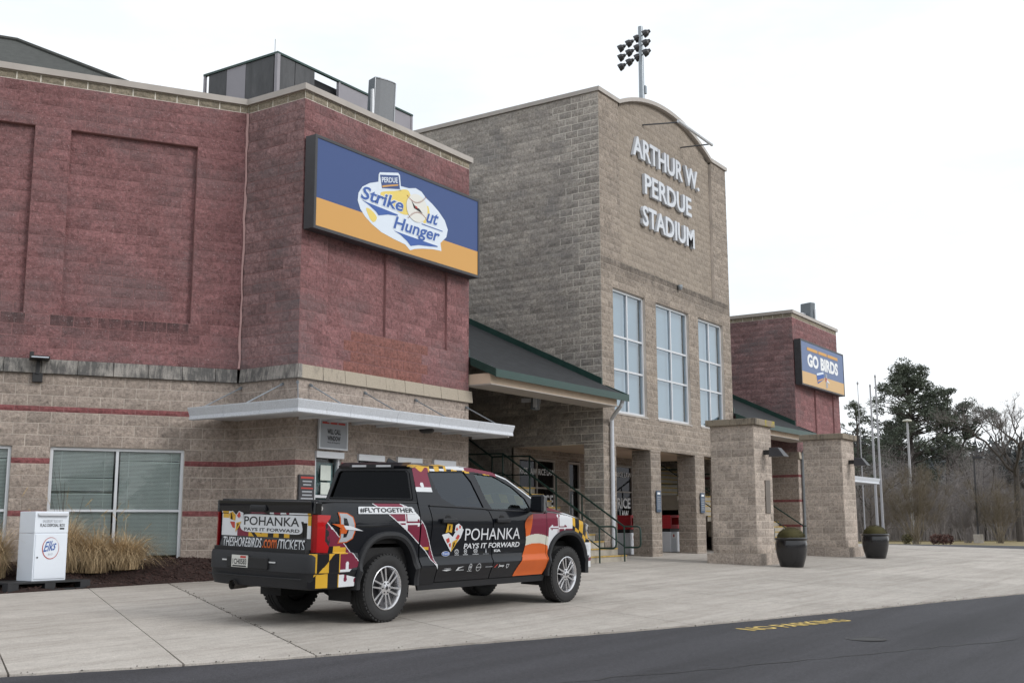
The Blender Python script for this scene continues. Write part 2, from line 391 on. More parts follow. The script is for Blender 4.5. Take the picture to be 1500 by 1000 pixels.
def text_obj(s, fn, name, mat, parent, bold=0.0, cut=0):
    """fn maps unit box (a,b) to a 3D point"""
    vs, fs, _ = text2d(s, bold)
    bm = bmesh.new(); bv = [bm.verts.new((a, 0, b)) for a, b in vs]
    for f in fs:
        try: bm.faces.new([bv[i] for i in f])
        except ValueError: pass
    if cut:
        for k in range(1, cut):
            bmesh.ops.bisect_plane(bm, geom=bm.verts[:]+bm.edges[:]+bm.faces[:], plane_co=(k/cut, 0, 0), plane_no=(1, 0, 0))
        for k in range(1, 4):
            bmesh.ops.bisect_plane(bm, geom=bm.verts[:]+bm.edges[:]+bm.faces[:], plane_co=(0, 0, k/4), plane_no=(0, 0, 1))
    for v in bm.verts: v.co = fn(v.co.x, v.co.z)
    me = bpy.data.meshes.new(name); bm.to_mesh(me); bm.free(); me.materials.append(mat)
    o = bpy.data.objects.new(name, me); return link(o, parent)
def road_word(a, b):
    # reads from the road side, letters upright towards the slab
    A = V((13.62, 5.48)); B = V((15.75, 4.93)); n_ = V((.235, .97))
    q = A.lerp(B, a)+n_*(b*.30); return V((q.x, q.y, gz(q.x, q.y)-.014))
tag(text_obj('NO PARKING', road_word, 'road_lettering', MATS['road paint'], None, .02), 'faded yellow NO PARKING lettering painted on the asphalt edge', 'road marking')
mh = MB(); cx, cy = 13.72, 4.16; n = 28
mh.lathe([(0.0, -.002), (.20, -.002), (.215, .002), (.235, .002), (.24, -.006)], n, (cx, cy, gz(cx, cy)-.012))
tag(mh.build('manhole_cover', MATS['cast iron']), 'small round iron cover set in the asphalt road', 'manhole cover')
# long seam and a few cracks in the road surface
sb = MB(); pts = []
for k in range(70):
    t_ = k/69; x = 6.4+t_*16; y = 6.15-.42*(x-6.4)*(1-.006*(x-6.4))+RNG.normal(0, .025); pts.append((x, y))
for (x0, y0), (x1, y1) in zip(pts, pts[1:]):
    w = RNG.uniform(.004, .016); sb.quad(*[(x, y, gz(x, y)-.0145) for x, y in ((x0, y0-w), (x1, y1-w), (x1, y1+w), (x0, y0+w))])
sb.build('road_seam', MATS['cast iron'], road, fix=False)
# mulch bed along the left wall
WA = .5417; WD = V((-math.cos(WA), math.sin(WA), 0)); IC = V((15.15, 16.29, 0))      # left wall: from the inner corner IC along WD
LW_N = V((-math.sin(WA), -math.cos(WA), 0))
def bed_z(x, y, f): return gz(x, 15.93)+.02+.33*sm(0, .75, f)+.03*math.sin(5*x+3*y)
mb = MB(); nx, ny = 90, 18; top = []
for i in range(nx+1):
    d = -.02+i*.13; wp = IC+WD*d; ex = wp.x-.02
    for j in range(ny+1):
        f = max(0, (j-1)/(ny-1)); x, y = ex+(wp.x-ex)*f, 15.93+(wp.y-15.93)*f-(.015 if j == 0 else 0)
        top.append((x, y, (gz(x, 15.93)-.12) if j == 0 else bed_z(x, y, f if wp.y > 16.6 else f*.8)+RNG.uniform(-.012, .018)))
mb.add(top, [(i*(ny+1)+j, (i+1)*(ny+1)+j, (i+1)*(ny+1)+j+1, i*(ny+1)+j+1) for i in range(nx) for j in range(ny)])
bed = tag(mb.build('mulch_bed', MATS['mulch'], fix=False), kind='structure')
plain('mulch chip', (.055, .03, .026), .95, .6, 14)
mb = MB()
for k in range(2600):
    d = RNG.uniform(0, 6.5); f = RNG.uniform(0, .95); wp = IC+WD*d; x, y = wp.x, 15.93+(wp.y-15.93)*f
    z = bed_z(x, y, f)+.012; a = RNG.uniform(0, 6.28); l_, w = RNG.uniform(.015, .045), RNG.uniform(.005, .012)
    mb.box(-l_, l_, -w, w, -.004, .006, mat=Matrix.Translation((x, y, z)) @ Matrix.Rotation(a, 4, 'Z') @ Matrix.Rotation(RNG.uniform(-.6, .6), 4, 'Y'))
tag(mb.build('mulch_chips', MATS['mulch chip'], bed, fix=False), kind='stuff')
# ------------------------------------------------------------------ block walls
def block_variants():
    out = []
    for k in range(10):
        nx, nz = 5, 3; vs = []
        for j in range(nz):
            for i in range(nx):
                edge = i in (0, nx-1) or j in (0, nz-1)
                y = -(.003+RNG.uniform(0, .004)) if edge else -(.008+RNG.uniform(0, .013))
                ox = 0 if i in (0, nx-1) else RNG.uniform(-.05, .05); oz = 0 if j in (0, nz-1) else RNG.uniform(-.12, .12)
                vs.append((-.5+i/(nx-1)+ox, y, -.5+j/(nz-1)+oz))
        fs = [(j*nx+i, j*nx+i+1, (j+1)*nx+i+1, (j+1)*nx+i) for j in range(nz-1) for i in range(nx-1)]
        loop = [i for i in range(nx)]+[j*nx+nx-1 for j in range(1, nz)]+[(nz-1)*nx+i for i in range(nx-2, -1, -1)]+[j*nx for j in range(nz-2, 0, -1)]
        b0 = len(vs); vs += [(vs[i][0], .03, vs[i][2]) for i in loop]
        m_ = len(loop); fs += [(loop[i], b0+i, b0+(i+1) % m_, loop[(i+1) % m_]) for i in range(m_)]
        out.append((np.array(vs), fs))
    return out
BV = block_variants(); _bm = {}
def block_mesh(k, mat):
    if (k, mat) not in _bm:
        vs, fs = BV[k]; me = bpy.data.meshes.new('block'); me.from_pydata([tuple(v) for v in vs], [], fs); me.materials.append(MATS[mat]); me.update()
        bm = bmesh.new(); bm.from_mesh(me); bmesh.ops.reverse_faces(bm, faces=bm.faces) ; bm.to_mesh(me); bm.free(); _bm[k, mat] = me
    return _bm[k, mat]
def proj(p):
    d = V(p)-EYE; z = d.dot(Fd); return 750+1674.35*d.dot(Rt)/z, 500-1674.35*d.dot(Up)/z, z
class Walls:
    def __init__(s): s.b = []; s.q = {}
    def wall(s, P, u, width, edges, matf, holes=(), recess=(), ztop=None, off=0.0, BL=.4064, mort=None, step=1):
        """P: lower left corner seen from outside, u: unit vector to the right; matf(u,z)->(block, mortar)"""
        P = V((P[0], P[1], 0)); u = V(u).normalized(); inn = V((-u.y, u.x, 0))
        es = sorted(edges)
        for h in list(holes)+list(recess):
            for z in h[2:4]:
                if es[0] < z < es[-1]:
                    near = [e for e in es if abs(e-z) < .07 and e not in (es[0], es[-1])]
                    for e in near: es.remove(e)
                    es.append(z); es.sort()
        for ci, (a, b) in enumerate(zip(es, es[1:])):
            zm = (a+b)/2; cuts = [(0, width, 0.0)]
            for h in recess:
                if h[2] < zm < h[3]:
                    new = []
                    for x0, x1, d in cuts:
                        l, r = max(x0, h[0]), min(x1, h[1])
                        if r <= l: new.append((x0, x1, d)); continue
                        if x0 < l: new.append((x0, l, d))
                        new.append((l, r, h[4]))
                        if r < x1: new.append((r, x1, d))
                    cuts = new
            for h in holes:
                if h[2] < zm < h[3]:
                    new = []
                    for x0, x1, d in cuts:
                        l, r = max(x0, h[0]), min(x1, h[1])
                        if r <= l: new.append((x0, x1, d)); continue
                        if x0 < l: new.append((x0, l, d))
                        if r < x1: new.append((r, x1, d))
                    cuts = new
            if ztop is not None:
                new = []
                for x0, x1, d in cuts:
                    if all(zm < ztop(x0+(x1-x0)*q) for q in (.001, .25, .5, .75, .999)): new.append((x0, x1, d))
                    else:       # clip by the curved top, sampled
                        k = np.linspace(x0, x1, 81); ok = [zm < ztop(x)-.0 for x in k]
                        if any(ok):
                            i0 = ok.index(True); i1 = 80-ok[::-1].index(True); new.append((k[i0], k[i1], d))
                cuts = new
            o = off+(BL/2 if ci % 2 else 0)
            for x0, x1, d in cuts:
                if x1-x0 < .015: continue
                bm_, mm_ = matf((x0+x1)/2, zm)
                mo = P+inn*(d+.0)
                s.q.setdefault(mm_, []).append([mo+u*x0+V((0, 0, a)), mo+u*x1+V((0, 0, a)), mo+u*x1+V((0, 0, b)), mo+u*x0+V((0, 0, b))])
                k0 = math.floor((x0-o)/BL)
                g = .011 if bm_ == 'accent block' else (.0085 if bm_ == 'tower side block' else .0062)
                if bm_ == 'tower side block' and x1 > 8.6:      # repointed, paler joints near the corner
                    xs0 = max(x0, 7.7+float(RNG.choice([.0, .2, .41, .61, .81])))
                    po = P-inn*.0015; s.q.setdefault('light mortar', []).append([po+u*xs0+V((0, 0, a)), po+u*x1+V((0, 0, a)), po+u*x1+V((0, 0, b)), po+u*xs0+V((0, 0, b))])
                xx = [x0]+[o+BL*k for k in range(k0, k0+int((x1-x0)/BL)+3) if x0+.06 < o+BL*k < x1-.06]+[x1]
                for p, q in zip(xx, xx[1:]):
                    bm2, _ = matf((p+q)/2, zm)
                    c = P+u*((p+q)/2)+inn*d+V((0, 0, zm))
                    gl = g if p > x0+1e-6 else .001; gr = g if q < x1-1e-6 else .001
                    s.b.append((c, u, (q-p)-gl-gr, (b-a)-2*g, bm2))
        for h in recess:   # reveals of recessed panels
            x0, x1, z0, z1, d = h
            opentop = z1 > 14; z1 = min(z1, 13.1)
            _, mm_ = matf((x0+x1)/2, (z0+z1)/2)
            for A, B in (((x0, z0), (x0, z1)), ((x1, z0), (x1, z1)), ((x0, z0), (x1, z0)), ((x0, z1), (x1, z1))):
                if opentop and A[1] == B[1] == z1: continue
                p, q = P+u*A[0]+V((0, 0, A[1])), P+u*B[0]+V((0, 0, B[1]))
                s.q.setdefault(mm_, []).append([p, q, q+inn*d, p+inn*d])
    def finish(s, root, limit=300, seed=1):
        rng = np.random.default_rng(seed); sc = []
        for i, (c, u, w, h, m) in enumerate(s.b):
            out = V((u.y, -u.x, 0)); vd = c-EYE; f = -out.dot(vd)/vd.length
            x, y, z = proj(c)
            vis = 0 <= x <= 1500 and 0 <= y <= 1000 and z > 0 and f > .02
            sc.append((w*h*f/(z*z) if vis else -1, i))
        sc.sort(reverse=True); big = set(i for v, i in sc[:limit] if v > 0)
        groups = {}
        for i, (c, u, w, h, m) in enumerate(s.b):
            k = int(rng.integers(10)); tone = float(np.clip(rng.normal(.5, .27), 0, 1)); inn = V((-u.y, u.x, 0))
            if i in big:
                o = bpy.data.objects.new('block', block_mesh(k, m)); link(o, root)
                o.matrix_basis = Matrix(((u.x*w, inn.x, 0, c.x), (u.y*w, inn.y, 0, c.y), (0, 0, h, c.z), (0, 0, 0, 1)))
                o.color = (tone, tone, tone, 1)
            else:
                groups.setdefault(m, []).append((c, u, inn, w, h, k, tone))
        # one mesh for the blocks past the limit
        vs, fs, ms, tones, mats = [], [], [], [], []
        nb = 0
        for gi, (m, L_) in enumerate(groups.items()):
            mats.append(MATS[m+' mass'])
            for c, u, inn, w, h, k, tone in L_:
                bv, bf = BV[k]
                P3 = np.array(c)+np.outer(bv[:, 0]*w, np.array(u))+np.outer(bv[:, 1], np.array(inn)); P3[:, 2] = c.z+bv[:, 2]*h
                vs.append(P3); fs += [tuple(nb+j for j in reversed(f)) for f in bf]; ms += [gi]*len(bf); nb += len(bv); tones += [tone]*len(bv)
        if nb:
            me = bpy.data.meshes.new('block_mass'); me.from_pydata(np.concatenate(vs).tolist(), [], fs)
            for m in mats: me.materials.append(m)
            me.polygons.foreach_set('material_index', ms); a = me.attributes.new('tone', 'FLOAT', 'POINT'); a.data.foreach_set('value', tones); me.update()
            o = link(bpy.data.objects.new('block_mass', me), root); o['kind'] = 'stuff'
        mq = MB(); mats = []
        for gi, (m, Q) in enumerate(s.q.items()):
            mats.append(MATS[m])
            for q in Q: mq.add(q, [(0, 1, 2, 3)], gi)
        mq.build('mortar_bed', mats, root, fix=False)
def band_edges():
    e = [4.12, 3.86]; z = 3.86
    for h in [.1905]*3+[.102]+[.2032]*4+[.102]+[.2032]*4+[.102]+[.2032]*7: z -= h; e.append(z)
    return sorted(e)
LOW = band_edges()[:-1]                       # up to 3.86
BANDS = [(3.186, 3.289), (2.271, 2.375), (1.356, 1.46)]
HI = [4.12+.2045*k for k in range(26)]; ACC = [9.2325, 9.385]
def low_mat(u, z):
    if any(a-.01 < z < b+.01 for a, b in BANDS): return 'red band', 'red mortar'
    return 'tan block', 'tan mortar'
# ------------------------------------------------------------------ ticket building (left)
def frame_mat(P, u):
    """local frame on a wall: x along u, y into the wall, z up"""
    u = V(u).normalized(); P = V(P); return Matrix(((u.x, -u.y, 0, P.x), (u.y, u.x, 0, P.y), (0, 0, 1, P.z), (0, 0, 0, 1)))
glassy('office glass', (.94, .97, .96), .0)
glassy('tower glass', (.64, .72, .77), .20, (.84, .92, .98))
glassy('dark glass', (.30, .33, .36), .0, (.45, .45, .48))
plain('blind slat', (.80, .86, .84), .6, .06, 3)
plain('roller shade', (.52, .59, .64), .8, .05, 2)
plain('dark interior', (.02, .021, .024), .9, .2, 2)  # near-black paint puts interior shade behind the glass and the screen gap
def window(root, P, u, w, z0, z1, cols, rows, frame='white aluminium', glass='office glass', fw=.055, depth=.07, back='blind', inset=.07):
    """framed window: frame, one pane per light, blind or shade behind"""
    M = frame_mat((P[0], P[1], 0), u)
    fr = MB()
    fr.box(0, w, inset-.02, inset+depth, z1-fw, z1, mat=M); fr.box(0, w, inset-.025, inset+depth, z0, z0+fw, mat=M)
    fr.box(0, fw, inset-.02, inset+depth, z0+fw, z1-fw, mat=M); fr.box(w-fw, w, inset-.02, inset+depth, z0+fw, z1-fw, mat=M)
    win = fr.build('window', MATS[frame], root, bevel=.004)
    xs = [0]+list(cols)+[w]; zs = [z0]+list(rows)+[z1]
    for x in cols:
        MB().box(x-fw*.45, x+fw*.45, inset-.012, inset+depth, z0+fw, z1-fw, mat=M).build('mullion', MATS[frame], win)
    for z in rows:
        m_ = MB()
        for i in range(len(xs)-1):
            m_.box(xs[i]+fw*(1 if i == 0 else .45), xs[i+1]-fw*(1 if i == len(xs)-2 else .45), inset-.010, inset+depth, z-fw*.4, z+fw*.4, mat=M)
        m_.build('transom', MATS[frame], win)
    for i in range(len(xs)-1):
        for j in range(len(zs)-1):
            a = MB(); t = RNG.uniform(-.005, .005)
            a.add([M @ V(p) for p in ((xs[i]+.02, inset+.03+t, zs[j]+.02), (xs[i+1]-.02, inset+.03-t, zs[j]+.02), (xs[i+1]-.02, inset+.03-t*.5, zs[j+1]-.02), (xs[i]+.02, inset+.03+t*.4, zs[j+1]-.02))], [(0, 1, 2, 3)])
            a.build('pane', MATS[glass], win, fix=False)
    if back == 'blind':
        for i in range(len(xs)-1):
            b = MB(); z = z0+(.13 if i else .10); k = 0
            while z < z1-.05:
                dz = 0.0; tilt = .010
                if (i == 0 and abs(z-(z0+1.24)) < .02) or (i == 1 and abs(z-(z0+1.80)) < .012) or (i == 0 and abs(z-(z0+1.5)) < .012): tilt = -.006; dz = -.008
                x0, x1 = xs[i]+.06, xs[i+1]-.05
                p = [(x0, inset+.075, z-tilt), (x1, inset+.075, z-tilt+dz), (x1, inset+.095, z+tilt+dz), (x0, inset+.095, z+tilt)]
                b.add([M @ V(q) for q in p], [(0, 1, 2, 3)]); z += .024; k += 1
            for c_ in (.18, .82):
                x = xs[i]+(xs[i+1]-xs[i])*c_; b.box(x-.004, x+.004, inset+.069, inset+.073, z0+.1, z1-.06, mat=M)
            b.build('blind', MATS['blind slat'], win, fix=False)
        MB().box(.02, w-.02, inset+.5, inset+.52, z0, z1, mat=M).build('dark_room_sheet', MATS['dark interior'], win)
    elif back == 'shade':
        MB().box(.02, w-.02, inset+.16, inset+.17, z0+.02, z1-.02, mat=M).build('roller_shade', MATS['roller shade'], win)
    else:
        MB().box(.01, w-.01, inset+.30, inset+.32, z0, z1, mat=M).build('dark_room_sheet', MATS['dark interior'], win)
    MB().box(-.03, w+.03, -.03, inset+.02, z0-.05, z0-.002, mat=M).build('sill', MATS['coping'], win)
    # reveal
    r = MB()
    r.box(-.012, 0, .0, inset+.35, z0, z1, mat=M); r.box(w, w+.012, .0, inset+.35, z0, z1, mat=M); r.box(-.012, w+.012, .0, inset+.35, z1, z1+.012, mat=M)
    r.build('reveal', MATS['tan mortar'], win)
    return win
def coping_run(b, pts, z0, z1, out=.07, inn=.35):
    """metal parapet cap along a polyline of wall faces (outward on the right of travel)"""
    P = [V((p[0], p[1], 0)) for p in pts]; offs = []
    for i, p in enumerate(P):
        ns = []
        if i > 0: d = (P[i]-P[i-1]).normalized(); ns.append(V((d.y, -d.x, 0)))
        if i < len(P)-1: d = (P[i+1]-P[i]).normalized(); ns.append(V((d.y, -d.x, 0)))
        m_ = sum(ns, V((0, 0, 0))).normalized(); offs.append(m_/max(.3, m_.dot(ns[0])))
    for i in range(len(P)-1):
        o0, o1, i0, i1 = P[i]+offs[i]*out, P[i+1]+offs[i+1]*out, P[i]-offs[i]*inn, P[i+1]-offs[i+1]*inn
        zz = lambda p, z: (p.x, p.y, z)
        b.add([zz(o0, z0), zz(o1, z0), zz(i1, z0), zz(i0, z0), zz(o0, z1), zz(o1, z1), zz(i1, z1+.02), zz(i0, z1+.02)],
              [(0, 1, 5, 4), (4, 5, 6, 7), (3, 2, 1, 0), (2, 3, 7, 6), (0, 4, 7, 3), (1, 2, 6, 5)])
LWID = 9.0
LP = IC+WD*LWID
tb = wroot('ticket_building', (15.15, 15.4, gz(15.15, 15.4)), 'low red and tan block building under the large blue and orange sign', 'building')
Wl = Walls()
def left_hi(u, z):
    if z < 4.95 and any(LWID-b_ < u < LWID-a_ for a_, b_ in ((.85, 3.35), (3.75, 6.3))): return ('left red block', 'red mortar')
    return ('accent block', 'light mortar') if z > 9.23 else ('red block', 'red mortar')
def sign_hi(u, z):
    if 1.38 < u < 3.81 and z < 4.93: return ('fresh red block', 'red mortar')
    return ('accent block', 'light mortar') if z > 9.23 else ('red block', 'red mortar')
def short_hi(u, z):
    return ('accent block', 'light mortar') if z > 9.23 else ('weathered red block', 'red mortar')
def short_low(u, z):
    return low_mat(u, z)
win1 = (LWID-3.27, LWID-.957, .544, 2.577); win2 = (LWID-6.20, LWID-3.90, .544, 2.577)
Wl.wall(LP, -WD, LWID, LOW, low_mat, holes=[win1, win2], off=.02)
Wl.wall(LP, -WD, LWID, HI+[ACC[1]], left_hi, recess=[(LWID-3.245, LWID-.95, 4.938, 8.4145, .10), (LWID-6.15, LWID-3.86, 4.938, 8.4145, .10)], off=.10)
Wl.wall(IC, (0, -1, 0), 1.53, LOW, short_low, off=.06)
Wl.wall(IC, (0, -1, 0), 1.53, HI+[ACC[1]], short_hi, off=.06)
tick = [(15.66, 16.37), (16.84, 17.57), (18.02, 18.78), (19.22, 19.95)]
Wl.wall((15.15, 14.76), (1, 0, 0), 5.35, LOW, low_mat, holes=[(a-15.15, b-15.15, 1.154 if i else .747, 2.55) for i, (a, b) in enumerate(tick)])
Wl.wall((15.15, 14.76), (1, 0, 0), 5.35, HI+[ACC[1]], sign_hi, recess=[(.72, 2.46, 4.938, 8.4145, .06), (2.91, 4.54, 4.938, 8.4145, .06)])
Wl.wall((20.5, 14.76), (0, 1, 0), 6.0, LOW+[4.12], low_mat); Wl.wall((20.5, 14.76), (0, 1, 0), 6.0, HI+[ACC[1]], left_hi)
Wl.finish(tb, seed=3)
window(tb, LP-WD*win1[0], -WD, 2.313, .544, 2.577, [1.14], [1.46])
window(tb, LP-WD*win2[0], -WD, 2.30, .544, 2.577, [1.14], [1.46])
cp = MB(); coping_run(cp, [LP, IC, (15.15, 14.76), (20.5, 14.76), (20.5, 21)], 9.386, 9.505)
cp.build('parapet_cap', MATS['coping'], tb)
def stained(name, base, dark, amt):
    m, t, b = newmat(name)
    n = noise(t, 1.1, 6, .65, wpos(t)); s_ = noise(t, 9, 5, .7, wpos(t, (1.6, 1.6, .35)))
    f = math_(t, 'ADD', n, math_(t, 'MULTIPLY', math_(t, 'SUBTRACT', s_, .5), .9))
    c = mul(t, base, dark, ramp(t, f, [(.55-amt, (0, 0, 0)), (.78-amt, (.92, .92, .92))]), 'MIX')
    c = mul(t, c, ramp(t, noise(t, 60, 4, .7, wpos(t)), [(.3, (.75, .75, .75)), (.65, (1.1, 1.1, 1.1))]), 1)
    t.links.new(c, b.inputs['Base Color']); b.inputs['Roughness'].default_value = .9; bump(t, b, noise(t, 40, 5, .7, wpos(t)), .5, .01); return m
stained('weathered precast', (.31, .29, .268), (.085, .083, .082), .20)
stained('clean precast', (.38, .33, .265), (.12, .11, .10), -.02)
stained('pier cap stone', (.26, .22, .17), (.07, .06, .05), .05)
# belt course: precast stones with open joints, each its own piece
def belt(P, u, width, mat, cl, z0=3.862, z1=4.118, out=.075, L_=.61, e0=0.0, e1=0.0):
    M = frame_mat((P[0], P[1], 0), u); x = -e0; end = width+e1
    while x < end-.02:
        x2 = min(x+L_, end)
        if end-x2 < .15: x2 = end
        b = MB(); g = .004; o = out+RNG.uniform(-.004, .004)
        b.prism([(x+g, z0), (x2-g, z0), (x2-g, z1), (x+g, z1)], -o, .04)
        vs = [V(v) for v in b.v]
        b.v = [tuple(M @ (v if not (v.y < 0 and v.z > z1-.01) else V((v.x, v.y+.028, v.z)))) for v in vs]
        b.build('belt_stone', MATS[mat], cl, bevel=.006); x = x2
belt(LP, -WD, LWID, 'weathered precast', tb, e1=-.05); belt(IC, (0, -1, 0), 1.53, 'weathered precast', tb, e0=-.06, e1=.08); belt((15.15, 14.76), (1, 0, 0), 5.35, 'clean precast', tb, e0=.0, e1=.07)
# sealant line down the inner corner
sl = MB(); prev = None
for k in range(27):
    z = 4.14+k*(9.23-4.14)/26; w = RNG.uniform(.014, .028); o_ = RNG.uniform(-.012, .012)
    c_ = IC+(LW_N+V((-1, 0, 0)))*.022; t_ = (V((0, -1, 0))+WD*-1).normalized()
    cur = (c_+t_*(o_-w)+V((0, 0, z)), c_+t_*(o_+w)+V((0, 0, z)))
    if prev: sl.quad(prev[0], prev[1], cur[1], cur[0])
    prev = cur
plain('pink sealant', (.44, .27, .26), .7, .1, 6)
sl.build('sealant_joint', MATS['pink sealant'], tb, fix=False)
# closed shell behind the block faces
core = MB()
def wallbox(b, P, Q, z0, z1, off=.55, th=.1):
    P, Q = V((*P[:2], 0)), V((*Q[:2], 0)); d = (Q-P).normalized(); inn = V((-d.y, d.x, 0))
    b.add([P+inn*off+V((0, 0, z0)), Q+inn*off+V((0, 0, z0)), Q+inn*off+V((0, 0, z1)), P+inn*off+V((0, 0, z1))], [(0, 1, 2, 3)])
core.add([(LP.x, LP.y, 9.2), (IC.x, IC.y, 9.2), (15.15, 14.76, 9.2), (20.5, 14.76, 9.2), (20.5, 30, 9.2), (LP.x, 30, 9.2)], [(0, 1, 2, 3, 4, 5)])
core.add([(LP.x, LP.y, 0), (LP.x, 30, 0), (LP.x, 30, 9.2), (LP.x, LP.y, 9.2)], [(0, 1, 2, 3)])
core.add([(LP.x, 30, 0), (20.5, 30, 0), (20.5, 30, 9.2), (LP.x, 30, 9.2)], [(0, 1, 2, 3)])
core.add([(20.5, 20.7, 0), (20.5, 30, 0), (20.5, 30, 9.2), (20.5, 20.7, 9.2)], [(0, 1, 2, 3)])
core.build('flat_roof_and_rear_walls', MATS['concrete core'], tb, fix=False)
# ticket windows
plain('notice paper', (.55, .60, .56), .8, .08, 9)
plain('teal poster', (.10, .17, .18), .5, .6, 6)
for i, (a, b_) in enumerate(tick):
    w_ = window(tb, (a, 14.76), (1, 0, 0), b_-a, 1.154 if i else .747, 2.55, [], [1.72] if not i else [], glass='office glass', back='dark', fw=.06, inset=.05)
    MB().box(a-.02, b_+.02, 14.70, 14.80, 2.43, 2.548).build('shutter_housing', MATS['white aluminium'], w_)
    if i < 2:
        MB().box(a+.08, b_-.08, 14.90, 14.905, 1.25, 2.36).build('poster', MATS['teal poster'], w_)
        for (x0, x1, z0, z1) in ((.22, .50, 2.02, 2.30), (.23, .48, 1.76, 1.98)):
            MB().box(a+x0, a+x1, 14.822, 14.826, z0, z1).build('notice', MATS['notice paper'], w_)
# ------------------------------------------------------------------ flat print helpers
def flat(name, col, rough=.55, spec=.4): return solid(name, col, rough, spec)
flat('print black', (.012, .012, .014)); flat('print white', (.78, .80, .82)); flat('print red', (.42, .05, .04)); flat('print blue', (.045, .11, .36)); flat('print orange', (.62, .19, .03))
flat('sign blue', (.042, .078, .215)); flat('sign orange', (.60, .325, .095)); flat('sign pale', (.66, .73, .82)); flat('sign gold', (.74, .58, .16)); flat('stitch', (.30, .10, .07)); flat('ball', (.70, .70, .66)); flat('sign grey', (.34, .36, .39))
def plane_fn(P, u, x0, x1, z0, z1, d=0.0, skew=0.0, rise=0.0):
    """unit box -> rectangle on a wall plane, d in front of it; rise = climb along the line, skew = italic lean"""
    M = frame_mat((P[0], P[1], 0), u)
    return lambda a, b: M @ V((x0+(x1-x0)*a+skew*b, -d, z0+(z1-z0)*b+rise*a))
def poly_obj(name, pts, fn, mat, parent):
    vs = [fn(x, z) for x, z in pts]; n = len(vs)
    me = bpy.data.meshes.new(name)
    tri = delaunay_2d_cdt([V((x, z)) for x, z in pts], [], [list(range(n))], 1, 1e-6)
    me.from_pydata([fn(v.x, v.y) for v in tri[0]], [], [tuple(f) for f in tri[2]]); me.materials.append(MATS[mat] if isinstance(mat, str) else mat); me.update()
    return link(bpy.data.objects.new(name, me), parent)
def spline(pts, n=8, closed=True):
    out = []; m = len(pts)
    for i in range(m if closed else m-1):
        p0, p1, p2, p3 = (V(pts[(i+k-1) % m] if closed else pts[min(max(i+k-1, 0), m-1)]) for k in range(4))
        for j in range(n):
            t = j/n; out.append(tuple(.5*((2*p1)+(p2-p0)*t+(2*p0-5*p1+4*p2-p3)*t*t+(3*p1-p0-3*p2+p3)*t**3)))
    if not closed: out.append(tuple(pts[-1]))
    return out
# ------------------------------------------------------------------ sign boxes
flat('faded blue', (.14, .19, .33)); flat('faded orange', (.60, .40, .20))
def sign_box(name, x0, x1, z0, z1, label, yb=14.72, yf=14.46, band=.30, blue='sign blue', orange='sign orange'):
    r = wroot(name, ((x0+x1)/2, (yb+yf)/2, z0), label, 'sign', 'illuminated sign boxes')
    f = .055
    b = MB(); b.box(x0, x1, yf+.03, yb, z0, z1); b.build('cabinet', MATS['dark bronze'], r, bevel=.006)
    fr = MB(); fr.box(x0-.004, x1+.004, yf, yf+.029, z1-f, z1+.004); fr.box(x0-.004, x1+.004, yf, yf+.029, z0-.004, z0+f); fr.box(x0-.004, x0+f, yf, yf+.029, z0+f, z1-f); fr.box(x1-f, x1+.004, yf, yf+.029, z0+f, z1-f)
    fr.build('frame', MATS['dark bronze'], r)
    h = z0+f+(z1-z0-2*f)*band
    MB().box(x0+f, x1-f, yf+.012, yf+.029, h, z1-f).build('blue_panel', MATS[blue], r)
    MB().box(x0+f, x1-f, yf+.012, yf+.029, z0+f, h-.001).build('orange_panel', MATS[orange], r)
    return r
sg = sign_box('sign_box', 15.15, 20.49, 6.65, 8.46, 'long blue and orange sign box reading Strike Out Hunger', band=.32)
FX = lambda d: (lambda x, z: V((x, 14.46+.012-d, z)))
# ---- Strike Out Hunger artwork
OUT = [(17.69, 8.08), (17.96, 8.10), (18.18, 8.16), (18.38, 8.13), (18.54, 8.03), (18.76, 7.95), (18.98, 7.84), (19.20, 7.69), (19.31, 7.51), (19.26, 7.33), (19.05, 7.16), (19.09, 6.99), (18.79, 6.97), (18.43, 6.91), (18.17, 6.85), (18.02, 6.79), (17.86, 6.88), (17.48, 6.92), (17.09, 6.98), (16.80, 7.08), (16.59, 7.19), (16.45, 7.31), (16.37, 7.46), (16.39, 7.62), (16.50, 7.77), (16.72, 7.90), (17.0, 8.0)]
poly_obj('logo_oval', OUT, FX(.003), 'sign pale', sg)
poly_obj('logo_badge', [(16.97, 7.83), (17.70, 7.985), (17.655, 8.30), (17.60, 8.34), (17.02, 8.20), (16.985, 8.15)], FX(.005), 'sign pale', sg)
poly_obj('logo_badge_field', [(17.09, 7.885), (17.66, 8.005), (17.61, 8.285), (17.025, 8.15)], FX(.007), 'sign blue', sg)
def on_sign(x0, x1, z0, z1, rise, skew, d=.008): return lambda a, b: V((x0+(x1-x0)*a+skew*b, 14.472-d, z0+(z1-z0)*b+rise*a))
text_obj('PERDUE', on_sign(17.085, 17.585, 8.005, 8.115, .115, -.01, .009), 'logo_lettering', MATS['sign pale'], sg, .02)
poly_obj('logo_stroke', [(17.10, 7.905), (17.34, 7.985), (17.60, 8.065), (17.60, 8.095), (17.34, 8.02), (17.10, 7.945)], FX(.009), 'sign orange', sg)
